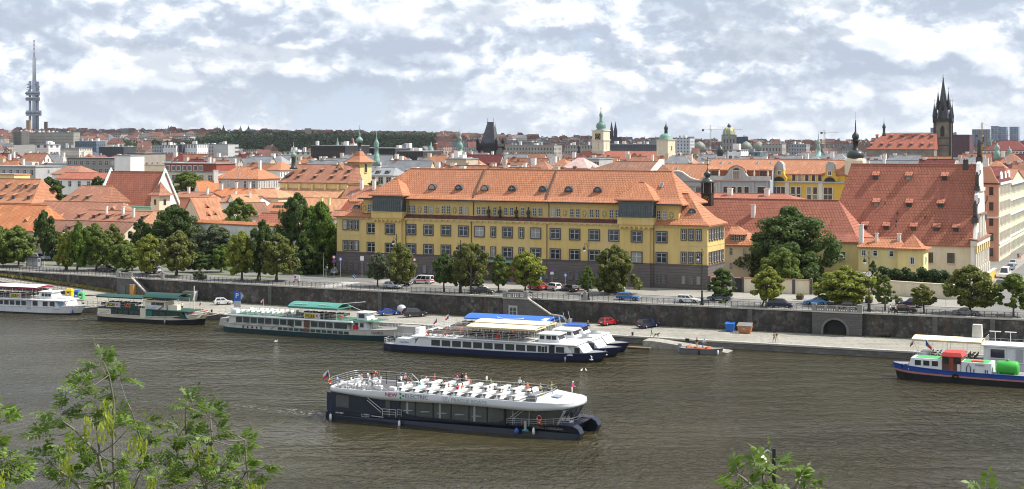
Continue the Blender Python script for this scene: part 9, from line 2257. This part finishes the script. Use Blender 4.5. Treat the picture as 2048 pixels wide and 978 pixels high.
ash(10,[(1972,990,18),(2046,984,18)],[],[[(2010,1300,0),(2005,1010,0),(1980,985,0)],[(2006,1020,0),(2045,985,0)]],2010,'few ash leaves poking up at the lower right corner',23,9,.07)
Y=45;X=pX(1548,Y);z0=hillz(Y);t=thing('globe_lamp','black park lamp post with white globe among ash leaves at lower right','street lamp',(X,Y,z0));h=pz(897,Y)-z0
MB().tube([(0,0,0),(0,0,h)],.06,8).build('post',BLK,t);mb=MB();mb.tube([(0,0,h-.15),(-.2,0,h-.05),(-.39,0,h-.18)],.025,5);mb.build('bracket',GAL,t);MB().sphere((-.39,0,h-.37),.19,14).build('globe',M('white lamp globe',(.8,.8,.8),.3,.02),t)
# air, and labels that tell look-alikes apart
Hz=MB();Hz.box(-7000,7000,-40,9800,-80,290);hz=Hz.build('haze',[]);hz['kind']='stuff';hz.display_type='WIRE'
m=bpy.data.materials.new('haze air');m.use_nodes=True;m.node_tree.nodes.clear();N=NT(m.node_tree)
pv=N.n('ShaderNodeVolumePrincipled',{'Color':(.86,.92,1,1),'Density':HAZE,'Anisotropy':.25});o=N.n('ShaderNodeOutputMaterial');m.node_tree.links.new(pv.outputs[0],o.inputs[1]);hz.data.materials.append(m)
rg=np.random.default_rng(6);cm=M('cloud white',(.8,.8,.82),.9,.05,.01)  # unseen clouds above the frame, added to shade the far city
for i,(x,y,r)in enumerate(((-1300,3900,620),(-300,3700,560),(700,3900,560),(1700,3600,600),(2200,2300,420),(1500,2050,430),(650,2300,460),(-100,2350,420),(100,3000,420),(-700,3000,380),(1400,2900,420),(2300,3000,420),(-900,4700,600),(600,4800,600))):
 C=[];mb=MB()
 for k in range(9):
  a=rg.uniform(0,6.28);d=rg.uniform(0,.7)*r;q=rg.uniform(.4,.62)*r;mb.sphere((d*math.cos(a),d*math.sin(a),0),q,14,0,.3)
 tag(mb.build('shade_cloud',cm,None,(x+1180,y+90,1420+rg.uniform(-60,80))),'white cumulus cloud drifting high over the city','cloud','cumulus clouds over the city','structure')
bpy.context.view_layer.update()
ORD='first second third fourth fifth sixth seventh eighth ninth tenth eleventh twelfth'.split()
byl={}
for o in SC.objects:
 if o.parent is None and o.get('category')and o['category']in('house','spire'):byl.setdefault(o['label'],[]).append(o)
for l,q in byl.items():
 if len(q)>1:
  for i,o in enumerate(sorted(q,key=lambda o:o.location.x/o.location.y)):o['label']=l+', %s from left'%(ORD[i]if i<12 else str(i+1)+'th')
